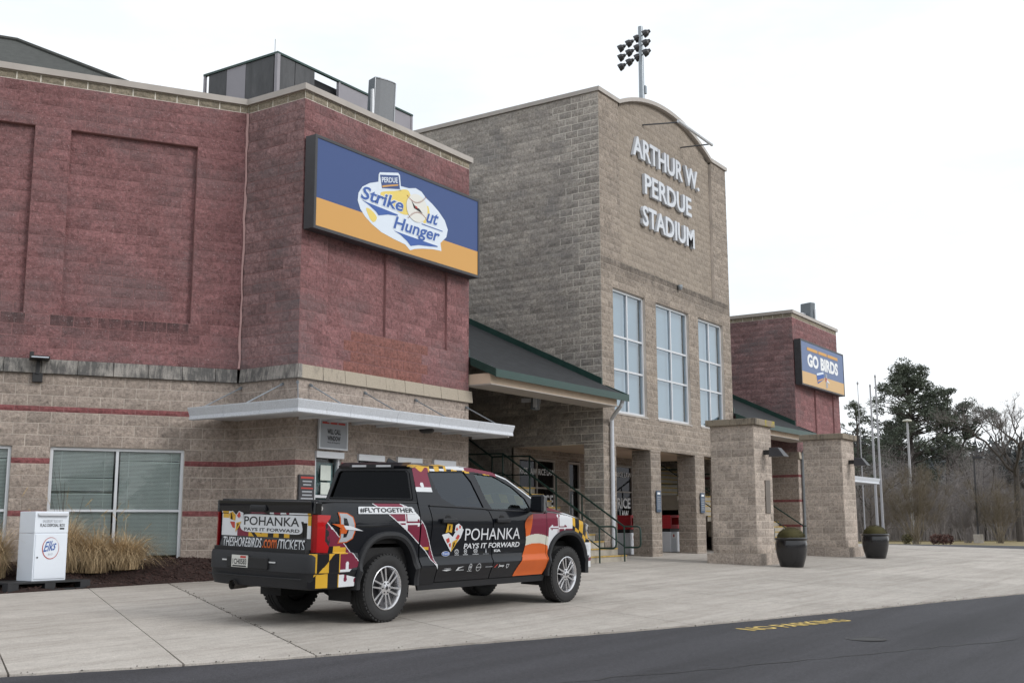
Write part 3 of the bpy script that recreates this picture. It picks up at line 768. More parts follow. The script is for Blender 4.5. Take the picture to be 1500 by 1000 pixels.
# golden glow strokes of the printed ball trail
poly_obj('logo_trail', spline([(17.05, 7.78), (17.5, 7.93), (17.95, 8.04), (18.05, 7.62), (17.75, 7.50), (17.3, 7.62)], 6), FX(.005), 'sign gold', sg)
poly_obj('logo_trail', spline([(18.5, 7.80), (18.62, 7.86), (18.66, 7.62), (18.50, 7.47), (18.42, 7.55)], 6), FX(.005), 'sign gold', sg)
poly_obj('logo_trail', spline([(16.62, 7.36), (16.78, 7.36), (16.95, 7.25), (16.86, 7.13), (16.74, 7.18)], 6), FX(.005), 'sign gold', sg)
poly_obj('logo_swoop', [(16.49, 7.50), (16.70, 7.485), (17.60, 7.455), (17.60, 7.425), (17.29, 7.385), (17.0, 7.30), (16.92, 7.36), (16.72, 7.44)], FX(.007), 'print blue', sg)
poly_obj('logo_swoop', [(17.48, 7.095), (17.91, 7.085), (18.95, 7.07), (18.95, 7.05), (18.69, 7.01), (18.3, 6.96), (18.03, 6.885), (17.92, 6.96), (17.70, 7.05)], FX(.007), 'print blue', sg)
poly_obj('logo_rule', [(18.39, 7.445), (19.12, 7.44), (19.12, 7.42), (18.39, 7.425)], FX(.007), 'print blue', sg)
for bold, mt, dd in ((.055, 'sign pale', .008), (.022, 'print blue', .010)):
    e = .0 if bold < .04 else .012
    text_obj('Strike', on_sign(16.44-e, 17.74+e, 7.52-e, 7.80+e, .02, .10, dd), 'logo_lettering', MATS[mt], sg, bold)
    text_obj('Hunger', on_sign(17.43-e, 18.93+e, 7.06-e, 7.41+e, .02, .13, dd), 'logo_lettering', MATS[mt], sg, bold)
    text_obj('ut', on_sign(18.52-e, 18.90+e, 7.50-e, 7.76+e, .01, .11, dd), 'logo_lettering', MATS[mt], sg, bold)
ballc = (18.225, 7.735)
def ell(cx, cz, rx, rz, n=36, rot=0):
    return [(cx+rx*math.cos(a)*math.cos(rot)-rz*math.sin(a)*math.sin(rot), cz+rx*math.cos(a)*math.sin(rot)+rz*math.sin(a)*math.cos(rot)) for a in np.linspace(0, 2*math.pi, n, endpoint=False)]
poly_obj('logo_ball', ell(*ballc, .355, .30, 40, .15), FX(.012), 'ball', sg)
st = MB()
for sgn in (1, -1):
    for k in range(17):
        t = -1+2*k/16; x = ballc[0]+.30*t-.02*sgn; z = ballc[1]+sgn*(.10+.13*t*t)+.05*t
        for q in (-1, 1): st.add([(x-.006, 14.472-.014, z), (x+.006, 14.472-.014, z), (x+.02*q+.006, 14.472-.014, z+.028), (x+.02*q-.006, 14.472-.014, z+.028)], [(0, 1, 2, 3)])
st.build('logo_stitches', MATS['stitch'], sg, fix=False)
poly_obj('logo_mark', [(18.03, 7.86), (18.16, 7.76), (18.30, 7.735), (18.42, 7.66), (18.28, 7.68), (18.12, 7.71)], FX(.014), 'print black', sg)
poly_obj('logo_mark', [(18.14, 7.775), (18.22, 7.765), (18.24, 7.725), (18.17, 7.725)], FX(.016), 'print red', sg)
# ---- will call sign, rules board
wc = wroot('notice_board', (16.07, 14.72, 2.60), 'white framed WILL CALL WINDOW sign on the wall under the canopy', 'sign')
MB().box(15.70, 16.45, 14.695, 14.735, 2.61, 3.14).build('panel', MATS['sign grey'], wc)
b = MB(); b.box(15.68, 16.47, 14.69, 14.735, 3.12, 3.15); b.box(15.68, 16.47, 14.685, 14.735, 2.59, 2.62); b.box(15.68, 15.71, 14.688, 14.735, 2.62, 3.12); b.box(16.44, 16.47, 14.688, 14.735, 2.62, 3.12)
b.build('frame', MATS['white aluminium'], wc)
FW = lambda x0, x1, z0, z1, d=14.692: (lambda a, b: V((x0+(x1-x0)*a, d, z0+(z1-z0)*b)))
text_obj('WILL CALL', FW(15.90, 16.27, 2.875, 2.975), 'lettering', MATS['print black'], wc, .03)
text_obj('WINDOW', FW(15.905, 16.265, 2.755, 2.845), 'lettering', MATS['print black'], wc, .03)
text_obj('Photo ID Required', FW(15.91, 16.25, 2.70, 2.735), 'lettering', MATS['print black'], wc, .02)
for k in range(3): MB().box(15.76+k*.22, 15.95+k*.22, 14.690, 14.694, 3.065, 3.10).build('red_line', MATS['print red'], wc)
ru = wroot('rules_board', (15.44, 14.72, 1.55), 'dark notice board with rows of red print beside the ticket window', 'sign')
MB().box(15.20, 15.60, 14.70, 14.735, 1.42, 2.10).build('panel', MATS['dark bronze'], ru)
for k in range(9):
    w = RNG.uniform(.10, .165) if k else .165
    MB().box(15.40-w, 15.40+w, 14.695, 14.699, 2.03-k*.062, 2.055-k*.062+(.01 if k == 0 else 0)).build('print_line', MATS['print red' if k in (0, 3) else 'sign grey'], ru)
# ---- canopy
stained('weathered white', (.60, .63, .68), (.40, .40, .41), -.10)
cn = wroot('canopy', (15.15, 14.2, 3.1), 'white metal canopy wrapping the corner above the ticket windows', 'canopy')
def canopy(root, x0, x1, yw, xw, yl, zs, out=1.05, wrap=True):
    zb, zt = 3.09+zs, 3.315+zs
    y = yw-out; x = xw-out
    path = ([(x, yl), (x, y)] if wrap else [(x0, y)])+[(x1, y)]
    segs = []
    for (p, q) in zip(path, path[1:]):
        n_ = 3 if abs(q[0]-p[0]) < .1 else 5
        for k in range(n_): segs.append((V(p).lerp(V(q), k/n_), V(p).lerp(V(q), (k+1)/n_)))
    for a, b_ in segs:
        d = (b_-a).normalized(); o = V((d.y, -d.x)); m = MB(); g = d*.003
        prof = [(0, 0), (.012, .012), (.0, .075), (.055, .21), (.055, .225), (-.10, .225), (-.10, .0)]
        # mitre at the outer corner
        ends = []
        for e, s_ in ((a, 1), (b_, -1)):
            corner = wrap and (e-V((x, y))).length < .01
            ends.append([(e+o*u_+(d*(u_ if s_ == -1 else -u_) if corner else g*s_), zb+w_) for u_, w_ in prof])
        n = len(prof); vs = [(p.x, p.y, z) for p, z in ends[0]+ends[1]]
        m.add(vs, [(i, (i+1) % n, n+(i+1) % n, n+i) for i in range(n)]+[tuple(range(n)), tuple(range(2*n-1, n-1, -1))]).build('fascia', MATS['weathered white'], root)
    dk = MB()
    if wrap: dk.box(x+.10, xw-.03, y+.10, yl, zb+.05, zb+.10); dk.box(xw-.03, x1, y+.10, yw-.03, zb+.052, zb+.098)
    else: dk.box(x0, x1, y+.1, yw-.03, zb+.05, zb+.10)
    dk.build('deck', MATS['white aluminium'], root)
    for xx in np.arange(max(x0, xw if wrap else x0)+.02, x1-.2, .72): MB().box(xx, xx+.04, y+.10, yw-.03, zb+.002, zb+.05).build('joist', MATS['white aluminium'], root)
    MB().box(x1-.06, x1-.003, y+.10, yw, zb-.02, zb+.05).build('end_joist', MATS['white aluminium'], root)
canopy(cn, 15.15, 20.70, 14.76, 15.15, 16.43, 0.0)
def rod(root, a, b_, r=.014):
    m = MB(); m.tube([a, b_], r, 6); d = (V(b_)-V(a)).normalized()
    m.tube([a, V(a)+d*.06], .03, 6); m.tube([V(b_)-d*.05, b_], .026, 6)
    m.build('tie_rod', MATS['galvanised steel'], root)
for x in (15.45, 16.98, 18.58, 20.38): rod(cn, (x, 14.74, 3.76), (x+.0, 13.86, 3.31))
for y in (16.20, 15.11): rod(cn, (15.13, y, 3.77), (14.22, y+.06, 3.31))
rod(cn, (15.12, 14.73, 3.78), (14.25, 13.86, 3.31))
cl = wroot('canopy_light', (18.2, 14.2, 3.02), 'small dark oval light fixed under the canopy edge', 'lamp')
b = MB(); b.lathe([(0, 0), (.10, .0), (.15, .03), (.155, .07), (.12, .10), (0, .10)], 18, (18.35, 14.25, 3.03)); b.build('housing', MATS['black metal'], cl)
# ---- flood light on the left wall
fl = wroot('flood_light', tuple(IC+WD*3.56+LW_N*.05+V((0, 0, 3.75))), 'black bracket flood light fixed to the belt course of the left wall', 'wall light')
M = frame_mat(IC+WD*3.56, -WD)
MB().box(-.085, .085, -.09, -.02, 3.70, 3.86, mat=M).build('junction_box', MATS['black metal'], fl, bevel=.008)
b = MB(); b.add([M @ V(p) for p in ((-.035, -.11, 3.84), (.03, -.11, 3.84), (.03, -.10, 4.08), (-.03, -.10, 4.08), (-.035, -.05, 3.84), (.03, -.05, 3.84), (.03, -.05, 4.08), (-.03, -.05, 4.08))], [(0, 1, 2, 3), (4, 7, 6, 5), (0, 4, 5, 1), (1, 5, 6, 2), (2, 6, 7, 3), (3, 7, 4, 0)]); b.build('arm', MATS['black metal'], fl)
MB().box(-.155, .175, -.36, -.04, 4.085, 4.135, mat=M).build('lamp_head', MATS['black metal'], fl, bevel=.006)
MB().box(-.13, .15, -.362, -.358, 4.10, 4.115, mat=M).build('lens', MATS['sign pale'], fl)
MB().box(-.155, -.09, -.28, -.10, 4.14, 4.21, mat=M).build('sensor', MATS['black metal'], fl, bevel=.006)
# ---- roof screen of mechanical plant, loudspeakers
hs = wroot('plant_screen', (19.5, 19.5, 9.3), 'grey panelled screen round the rooftop plant above the sign', 'screen wall')
def hvac_mat():
    m, t, b = newmat('screen dark'); s_ = noise(t, 4, 6, .7, wpos(t, (1, 1, .3)))
    c = ramp(t, s_, [(.35, (.045, .047, .052)), (.62, (.075, .077, .083)), (.8, (.20, .20, .21))]); t.links.new(c, b.inputs['Base Color']); b.inputs['Roughness'].default_value = .6
hvac_mat()
XC, YC, ZT = 17.75, 18.2, 11.88
for (a, b_, mt) in ((0.12, .74, 'screen dark'), (.74, 1.38, 'grey screen'), (1.38, 2.30, 'screen dark')):
    MB().box(XC, XC+.05, YC+2.42-b_, YC+2.42-a-.01, 9.3, ZT-.002).build('panel', MATS[mt], hs)
for (a, b_, mt) in ((.02, .56, 'screen dark'), (.58, 1.22, 'screen dark'), (2.10, 3.35, 'grey screen'), (3.36, 4.9, 'grey screen')):
    MB().box(XC+a, XC+b_, YC, YC+.05, 9.3, ZT-.002).build('panel', MATS[mt], hs)
for q in ((XC-.03, XC+.06, YC-.03, YC+.06), (XC-.02, XC+.04, YC+2.40, YC+2.46), (XC+2.05, XC+2.11, YC-.02, YC+.06), (XC+4.88, XC+4.94, YC-.02, YC+.06)): MB().box(*q, 9.3, ZT-.001).build('post', MATS['grey screen'], hs)
b = MB(); b.box(XC-.03, XC+.05, YC-.03, YC+2.46, ZT, ZT+.05); b.box(XC+.05, XC+4.94, YC-.03, YC+.05, ZT+.001, ZT+.049); b.tube([(XC+.2, YC+.3, ZT), (XC+.2, YC+.3, ZT+.5)], .006, 5); b.build('top_rail', MATS['green flashing'], hs)
MB().box(XC+.3, XC+4.6, YC+.22, YC+2.3, 9.25, 11.80).build('plant_housing', MATS['dark interior'], hs)  # box painted near-black for the shade seen in the open screen bay
def speaker(loc, rz, sc, label, tilt=.1):
    r = empty('loudspeaker', loc, rz, label, 'loudspeaker', 'grey outdoor loudspeakers')
    b = MB(); W_, H_, D_ = .36*sc, .62*sc, .34*sc
    prof = [(-W_, 0), (-W_*.6, -.045*sc), (0, -.06*sc), (W_*.6, -.045*sc), (W_, 0), (W_*.94, D_), (-W_*.94, D_)]
    n = len(prof); f = lambda p, z: (p[0], p[1]-tilt*(z/H_)*.3, z)
    vs = [f(p, -H_) for p in prof]+[f(p, H_) for p in prof]
    b.add(vs, [(i, (i+1) % n, n+(i+1) % n, n+i) for i in range(n)]+[tuple(range(n)), tuple(range(2*n-1, n-1, -1))]).build('cabinet', MATS['speaker grey'], r, bevel=.02)
    g = MB(); k = .90; pr = prof[:5]
    vs = [(p[0]*k, p[1]-.012-tilt*z/H_*.3, z) for z in (-H_*.9, H_*.9) for p in pr]
    g.add(vs, [(i, i+1, 5+i+1, 5+i) for i in range(4)]).build('grille', MATS['speaker grille'], r, fix=False)
    e = MB(); ring = [(p[0]*.97, p[1]-.016-tilt*z/H_*.3, z) for z, pp in ((-H_*.94, pr), (H_*.94, pr[::-1])) for p in pp]
    e.tube(ring+[ring[0]], .012*sc, 5, cap=False).build('trim', MATS['white aluminium'], r)
    m = MB(); m.box(-.03, .03, D_*.9, D_+.30, -.05, .05); m.box(-W_-.05, -W_-.01, -.02, .06, -.5*sc, .25*sc); m.build('bracket', MATS['white aluminium'], r); return r
plain('speaker grey', (.12, .14, .16), .5, .15, 4); plain('speaker grille', (.20, .21, .225), .7, .1, 30)
speaker((19.65, 16.6, 11.0), rad(-14), .84, 'large grey loudspeaker on the roof edge above the left sign')
speaker((47.2, 16.0, 10.05), rad(70), .80, 'grey loudspeaker on the roof of the farther red building')
speaker((24.4, 15.4, 4.32), rad(12), .40, 'small grey loudspeaker hanging below the green entry roof')
MB().tube([(19.65, 16.98, 9.4), (19.65, 16.98, 10.9)], .05, 8).build('mast', MATS['galvanised steel'], hs)
# ---- hip roof far behind on the left
plain('dark shingle far', (.055, .058, .055), .9, .3, 6, .4)
hp = wroot('clubhouse', (12, 26, 0), 'building with a dark hipped shingle roof rising behind the left parapet', 'building')
rA = V((17.41, 28.0, 14.49)); rB = rA+WD*14; ru_, rn_ = -WD, LW_N; k_, p_ = 4.2, .66
cor = [rA+(ru_+rn_)*k_, rA+(ru_-rn_)*k_, rB+(-ru_-rn_)*k_, rB+(-ru_+rn_)*k_]
cor = [V((c_.x, c_.y, rA.z-p_*k_)) for c_ in cor]
MB().add([*cor, rA, rB], [(0, 4, 5, 3), (0, 1, 4), (1, 2, 5, 4), (2, 3, 5), (3, 2, 1, 0)]).build('roof', MATS['dark shingle far'], hp)
MB().tube([cor[0]+V((0, 0, .03)), rA+V((0, 0, .02)), rB+V((0, 0, .02))], .07, 6).build('ridge_cap', MATS['dark shingle far'], hp); MB().tube([cor[1]+V((0, 0, .03)), rA+V((0, 0, .02))], .07, 6).build('hip_cap', MATS['dark shingle far'], hp)
wb = MB(); inn_ = [rA.lerp(rB, .5)+(c_-rA.lerp(rB, .5))*.93 for c_ in cor]
for q in range(4):
    a_, b2_ = inn_[q], inn_[(q+1) % 4]; wb.quad((a_.x, a_.y, 9.25), (b2_.x, b2_.y, 9.25), (b2_.x, b2_.y, cor[0].z), (a_.x, a_.y, cor[0].z))
wb.build('wall', MATS['concrete core'], hp, fix=False)
# ------------------------------------------------------------------ entrance tower
tw = wroot('entrance_tower', (31.1, 15.5, gz(31, 15)), 'tall tan block entrance tower with an arched top and three tall windows', 'building')
Tw = Walls(); TX0, TX1, TY = 26.7, 35.57, 14.8
TE = [13.16-.2032*k for k in range(66)]
SX0, SX1 = 27.88, 34.37; SC = (SX0+SX1)/2; SAG = .72; AR = ((SX1-SX0)**2/4+SAG**2)/(2*SAG)
def arch_z(x): return 13.16+SAG-AR+math.sqrt(max(0, AR*AR-(x-SC)**2))
tmat = lambda u, z: ('tower field block', 'tan mortar') if (z > 8.47 and 1.18 < u < 7.67) else ('tower block', 'tan mortar')
tm_quoin = lambda u, z: ('tower block', 'tan mortar')
WIN = [(27.36, 29.30), (30.0, 32.27), (32.98, 34.92)]
OPEN = [(27.39, 29.46), (30.08, 32.47), (33.13, 34.90)]
TE2 = TE+[13.16+.2032*k for k in range(1, 5)]
def ztop_t(u):
    x = TX0+u
    return arch_z(x)-.02 if SX0 < x < SX1 else 13.17
holes = [(a-TX0, b_-TX0, 4.22, 7.68) for a, b_ in WIN]+[(a-TX0, b_-TX0, -1, 3.30) for a, b_ in OPEN]
Tw.wall((TX0, TY), (1, 0, 0), TX1-TX0, TE2, tmat, holes=holes, recess=[(SX0-TX0, SX1-TX0, 8.47, 14.5, .10)], ztop=ztop_t)
side = lambda u, z: ('tower side block', 'tan mortar' if u > 8.35 else 'dark mortar')
Tw.wall((TX0, 24.0), (0, -1, 0), 9.2, TE, side, holes=[(24-17.74, 24-15.39, -1, 3.33)])
for x in (29.46, 32.47, 34.90): Tw.wall((x, 15.40), (0, -1, 0), .60, [e for e in TE if e < 3.4]+[3.30], tmat)
Tw.wall((30.08, 14.8), (0, 1, 0), .6, [e for e in TE if e < 3.3], tmat); Tw.wall((33.13, 14.8), (0, 1, 0), .6, [e for e in TE if e < 3.3], tmat); Tw.wall((27.39, 14.8), (0, 1, 0), .6, [e for e in TE if e < 3.3], tmat)
Tw.wall((TX1, 14.8), (0, 1, 0), 9.2, TE, side, holes=[(.6, 2.94, -1, 3.33)])
Tw.finish(tw, seed=5)
for a, b_ in WIN:
    w = b_-a; window(tw, (a, TY), (1, 0, 0), w, 4.22, 7.68, [w*.5], [5.43, 6.36], glass='tower glass', back='shade', fw=.07, inset=.09)
cp = MB(); coping_run(cp, [(TX0, 24), (TX0, TY), (SX0, TY)], 13.162, 13.285, .06, .4); coping_run(cp, [(SX1, TY), (TX1, TY), (TX1, 24)], 13.162, 13.285, .06, .4)
xs_ = np.linspace(SX0-.02, SX1+.02, 25)
for x0, x1 in zip(xs_, xs_[1:]):
    z0, z1 = arch_z(x0), arch_z(x1)
    cp.add([(x, y, z+dz) for x, z in ((x0, z0), (x1, z1)) for y in (TY-.05, TY+.5) for dz in (.0, .12)], [(0, 1, 5, 4), (1, 3, 7, 5), (3, 2, 6, 7), (2, 0, 4, 6)])
cp.build('parapet_cap', MATS['coping'], tw)
bk = MB(); bk.add([(TX0+.01, TY+.4, 13.1), (TX1-.01, TY+.4, 13.1), (TX1-.01, 24, 13.1), (TX0+.01, 24, 13.1)], [(0, 1, 2, 3)]); bk.add([(TX0, 24, 0), (TX1, 24, 0), (TX1, 24, 13.1), (TX0, 24, 13.1)], [(0, 1, 2, 3)])
for x0, x1 in zip(xs_, xs_[1:]): bk.add([(x0, TY+.42, 13.0), (x1, TY+.42, 13.0), (x1, TY+.42, arch_z(x1)+.02), (x0, TY+.42, arch_z(x0)+.02)], [(0, 1, 2, 3)])
bk.build('rear_wall_and_roof', MATS['concrete core'], tw, fix=False)
plain('arch fill', (.30, .258, .222), .95, .25, 9, .6, 26)
fl_ = MB()
for x0, x1 in zip(xs_[1:-1], xs_[2:-1]): fl_.add([(x0, TY+.1015, 13.0), (x1, TY+.1015, 13.0), (x1, TY+.1015, arch_z(x1)+.03), (x0, TY+.1015, arch_z(x0)+.03)], [(0, 1, 2, 3)])
fl_.build('arch_infill', MATS['arch fill'], tw, fix=False)
# dark rain streaks below the recessed field
def sill_mat():
    m, t, b = newmat('stained sill'); s_ = noise(t, 6, 6, .7, wpos(t, (1.8, 1, .25)))
    c = mul(t, (.22, .19, .16), (.06, .055, .05), ramp(t, s_, [(.4, (0, 0, 0)), (.62, (.9, .9, .9))]), 'MIX'); t.links.new(c, b.inputs['Base Color']); b.inputs['Roughness'].default_value = .9
sill_mat()
MB().box(SX0, SX1, TY-.012, TY+.10, 8.435, 8.475).build('recess_sill', MATS['stained sill'], tw)
# letters of the name, each its own part, standing off the wall
plain('letter aluminium', (.58, .61, .66), .45, .06, 5)
def letters(s, x0, x1, z0, z1, root):
    """metal letters standing off the wall; one object per letter"""
    cu = bpy.data.curves.new('l', 'FONT'); 
    advs = {}
    # positions from the full string
    whole = text2d(s, .03)
    total = whole[2]*(z1-z0)
    n = len(s)
    # measure the extents of every letter inside the word
    spans = []
    def width_of(sub):
        cu.body = sub; cu.offset = .024
        ob = bpy.data.objects.new('l', cu); C.objects.link(ob); dg = bpy.context.evaluated_depsgraph_get(); me = ob.evaluated_get(dg).to_mesh()
        xs = [v.co.x for v in me.vertices]; r = (min(xs), max(xs)); ob.evaluated_get(dg).to_mesh_clear(); bpy.data.objects.remove(ob); return r
    full = width_of(s); sx = (x1-x0)/(full[1]-full[0])
    for i, ch in enumerate(s):
        if ch == ' ': continue
        pre = width_of(s[:i+1]); own = width_of(ch)
        r1 = pre[1]; r0 = r1-(own[1]-own[0])
        X0 = x0+(r0-full[0])*sx; X1 = x0+(r1-full[0])*sx
        zz1 = z1 if ch != '.' else z0+(z1-z0)*.2
        vs, fs, _ = text2d(ch, .024)
        bm = bmesh.new(); bv = [bm.verts.new((X0+(X1-X0)*a, TY-.02, z0+(zz1-z0)*b_)) for a, b_ in vs]
        for f in fs:
            try: bm.faces.new([bv[k] for k in f])
            except ValueError: pass
        bmesh.ops.dissolve_limit(bm, angle_limit=.01, verts=bm.verts[:], edges=bm.edges[:])
        r = bmesh.ops.extrude_face_region(bm, geom=bm.faces[:])
        bmesh.ops.translate(bm, verts=[q for q in r['geom'] if isinstance(q, bmesh.types.BMVert)], vec=(0, .10, 0))
        bmesh.ops.recalc_face_normals(bm, faces=bm.faces)
        me = bpy.data.meshes.new('letter'); bm.to_mesh(me); bm.free(); me.materials.append(MATS['letter aluminium'])
        o = link(bpy.data.objects.new('letter', me), root); bv_ = o.modifiers.new('bevel', 'BEVEL'); bv_.width = .006; bv_.limit_method = 'ANGLE'
    bpy.data.curves.remove(cu)
lt = wroot('name_lettering', (31.1, 14.8, 9.87), 'raised pale metal letters ARTHUR W. PERDUE STADIUM on the tower', 'sign')
letters('ARTHUR W.', 28.74, 33.37, 11.88, 12.51, lt); letters('PERDUE', 29.45, 32.72, 10.87, 11.49, lt); letters('STADIUM', 29.27, 32.88, 9.87, 10.49, lt)
sl_ = wroot('sign_light', (31.2, 14.4, 13.1), 'slim pale light bar on two thin arms above the tower lettering', 'lamp')
for a_, b2_ in (((29.57, TY+.08, 13.04), (30.30, 14.02, 13.17)), ((32.19, TY+.08, 13.07), (32.60, 14.02, 13.14))): MB().tube([a_, b2_], .022, 6).build('arm', MATS['dark bronze'], sl_)
MB().tube([(30.20, 14.0, 13.18), (32.68, 14.0, 13.13)], .05, 8).build('light_bar', MATS['white aluminium'], sl_)
cm = wroot('wall_camera', (31.5, 14.7, 8.35), 'tiny grey camera dome below the tower recess', 'camera')
b = MB(); b.lathe([(0, -.10), (.06, -.08), (.08, 0), (.08, .06), (0, .07)], 12, (31.55, 14.72, 8.40)); b.build('dome', MATS['galvanised steel'], cm)
# ---- loggia behind the columns
lg = MB(); lg.box(26.72, 35.55, 15.42, 17.75, 3.34, 3.42); lg.build('loggia_ceiling', MATS['soffit'], tw)
Lw = Walls(); Lw.wall((26.7, 17.65), (1, 0, 0), 8.9, [e for e in TE if e < 3.5], tmat, holes=[(.25, 2.2, .9, 3.07), (2.92, 3.62, -1, 3.07), (5.85, 7.1, .6, 3.1)]); Lw.finish(tw, 60, seed=8)
window(tw, (26.95, 17.65), (1, 0, 0), 1.95, .9, 3.07, [.98], [2.25], glass='dark glass', back='dark', fw=.05, frame='coping', inset=.03)
window(tw, (32.55, 17.65), (1, 0, 0), 1.25, .6, 3.10, [], [2.25], glass='dark glass', back='dark', fw=.05, frame='coping', inset=.03)
dr = MB(); dr.box(29.62, 29.68, 17.63, 17.72, .3, 3.07); dr.box(30.26, 30.32, 17.63, 17.72, .3, 3.07); dr.box(29.68, 30.26, 17.63, 17.72, 3.0, 3.07); dr.box(29.68, 30.26, 17.63, 17.72, 2.2, 2.28)
door = dr.build('door', MATS['coping'], tw); MB().box(29.68, 30.26, 17.69, 17.70, .3, 3.0).build('pane', MATS['dark glass'], door); MB().box(29.6, 30.3, 17.85, 17.87, .3, 3.05).build('dark_vestibule_sheet', MATS['dark interior'], door)
MB().box(29.72, 29.75, 17.56, 17.59, 1.1, 2.1).build('pull_handle', MATS['white aluminium'], door)
BWF = lambda x0, x1, z0, z1: (lambda a, b: V((x0+(x1-x0)*a, 17.655, z0+(z1-z0)*b)))
pw = wroot('window_lettering', (27.9, 17.65, 2.4), 'white RICE LAW lettering on the dark office windows behind the columns', 'sign')
text_obj('RICE LAW', BWF(27.0, 27.9, 2.62, 2.80), 'lettering', MATS['print white'], pw, .02); text_obj('RICE LAW', BWF(27.98, 28.85, 2.62, 2.80), 'lettering', MATS['print white'], pw, .02)
text_obj('RICE', BWF(28.0, 28.78, 1.70, 2.06), 'lettering', MATS['print white'], pw, .02); text_obj('LAW', BWF(28.1, 28.7, 1.28, 1.62), 'lettering', MATS['print white'], pw, .02); text_obj('RICE', BWF(27.05, 27.85, 1.70, 2.06), 'lettering', MATS['print white'], pw, .02)
ps = wroot('window_poster', (33.2, 17.65, 2.0), 'tall dark RICE LAW window poster seen between the tower columns', 'sign')
text_obj('RICE LAW', BWF(32.66, 33.70, 2.72, 2.88), 'lettering', MATS['print white'], ps, .02); text_obj('RICE', BWF(32.72, 33.60, 1.72, 2.06), 'lettering', MATS['print white'], ps, .025); text_obj('LAW', BWF(32.86, 33.46, 1.36, 1.66), 'lettering', MATS['print white'], ps, .025)
MB().box(32.75, 33.6, 17.652, 17.654, 1.10, 1.14).build('print_line', MATS['print white'], ps)
for x, lab in ((29.66, 'small blue notice plate on the first tower column from the truck'), (32.68, 'small blue notice plate on the second tower column from the truck')):
    pl = wroot('notice_plate', (x+.14, 14.77, 1.7), lab, 'sign', 'blue plates on the tower columns')
    MB().box(x, x+.30, 14.745, 14.757, 1.55, 2.16).build('plate', MATS['print slate'] if 'print slate' in MATS else flat('print slate', (.06, .09, .14)), pl)
    MB().box(x+.06, x+.24, 14.741, 14.744, 2.05, 2.11).build('print_line', MATS['print white'], pl)
    for k in range(7): MB().box(x+.04, x+.26-.02*(k % 2), 14.741, 14.744, 1.97-k*.055, 1.99-k*.055).build('print_line', MATS['sign grey'], pl)
flat('bin red', (.36, .02, .03))
for (x, lab) in ((29.9, 'white refuse bin with a red top behind the tower corner column'), (32.55, 'white refuse bin with a red top between the two tower columns')):
    bn = wroot('refuse_bin', (x+.45, 16.05, gz(x, 16)), lab, 'bin', 'white bins with red tops'); g = gz(x, 16)
    MB().box(x+.03, x+.93, 15.75, 16.35, g, g+.62).build('body', MATS['white paint'], bn, bevel=.02)
    b = MB(); b.box(x, x+.96, 15.72, 16.38, g+.72, g+.84); b.box(x, x+.10, 15.72, 16.38, g+.84, g+1.05); b.box(x+.86, x+.96, 15.72, 16.38, g+.84, g+1.05); b.box(x, x+.96, 15.72, 16.38, g+1.05, g+1.13); b.build('top', MATS['bin red'], bn, bevel=.01)
    MB().box(x+.05, x+.91, 15.77, 16.33, g+.62, g+.72).build('neck', MATS['black metal'], bn)
    MB().box(x+.12, x+.48, 15.742, 15.746, g+.42, g+.58).build('sticker', MATS['print white'], bn); MB().box(x+.20, x+.30, 15.738, 15.741, g+.46, g+.54).build('symbol', MATS['print red'], bn)
# downspout at the tower corner
ds = MB(); ds.tube([(26.62, 14.16, 4.42), (26.62, 14.2, 4.30), (26.75, 14.45, 4.12), (27.0, 14.70, 4.0), (27.04, 14.72, 3.85), (27.04, 14.72, .5)], .055, 10)
tag(ds.build('downspout', MATS['white paint'], smooth=True), 'white downspout bending from the green eave down the tower corner', 'downspout')
# ------------------------------------------------------------------ entry roofs between the buildings
def shingle_mat():
    m, t, b = newmat('green shingle'); p = wpos(t)
    br = N(t, 'ShaderNodeTexBrick'); mpn = N(t, 'ShaderNodeMapping'); mpn.inputs['Scale'].default_value = (1, 1.11, 1); t.links.new(p, mpn.inputs['Vector']); t.links.new(mpn.outputs[0], br.inputs['Vector'])
    br.inputs['Scale'].default_value = 3.2; br.inputs['Mortar Size'].default_value = .018; br.inputs['Brick Width'].default_value = .55; br.inputs['Row Height'].default_value = .42
    br.inputs['Color1'].default_value = (.010, .012, .015, 1); br.inputs['Color2'].default_value = (.019, .022, .026, 1); br.inputs['Mortar'].default_value = (.012, .013, .014, 1)
    c = mul(t, br.outputs['Color'], ramp(t, noise(t, 60, 3, .7, p), [(.3, (.6, .6, .6)), (.7, (1.3, 1.3, 1.3))]), 1)
    t.links.new(c, b.inputs['Base Color']); b.inputs['Roughness'].default_value = .9; bump(t, b, br.outputs['Fac'], -.5, .02)
shingle_mat()
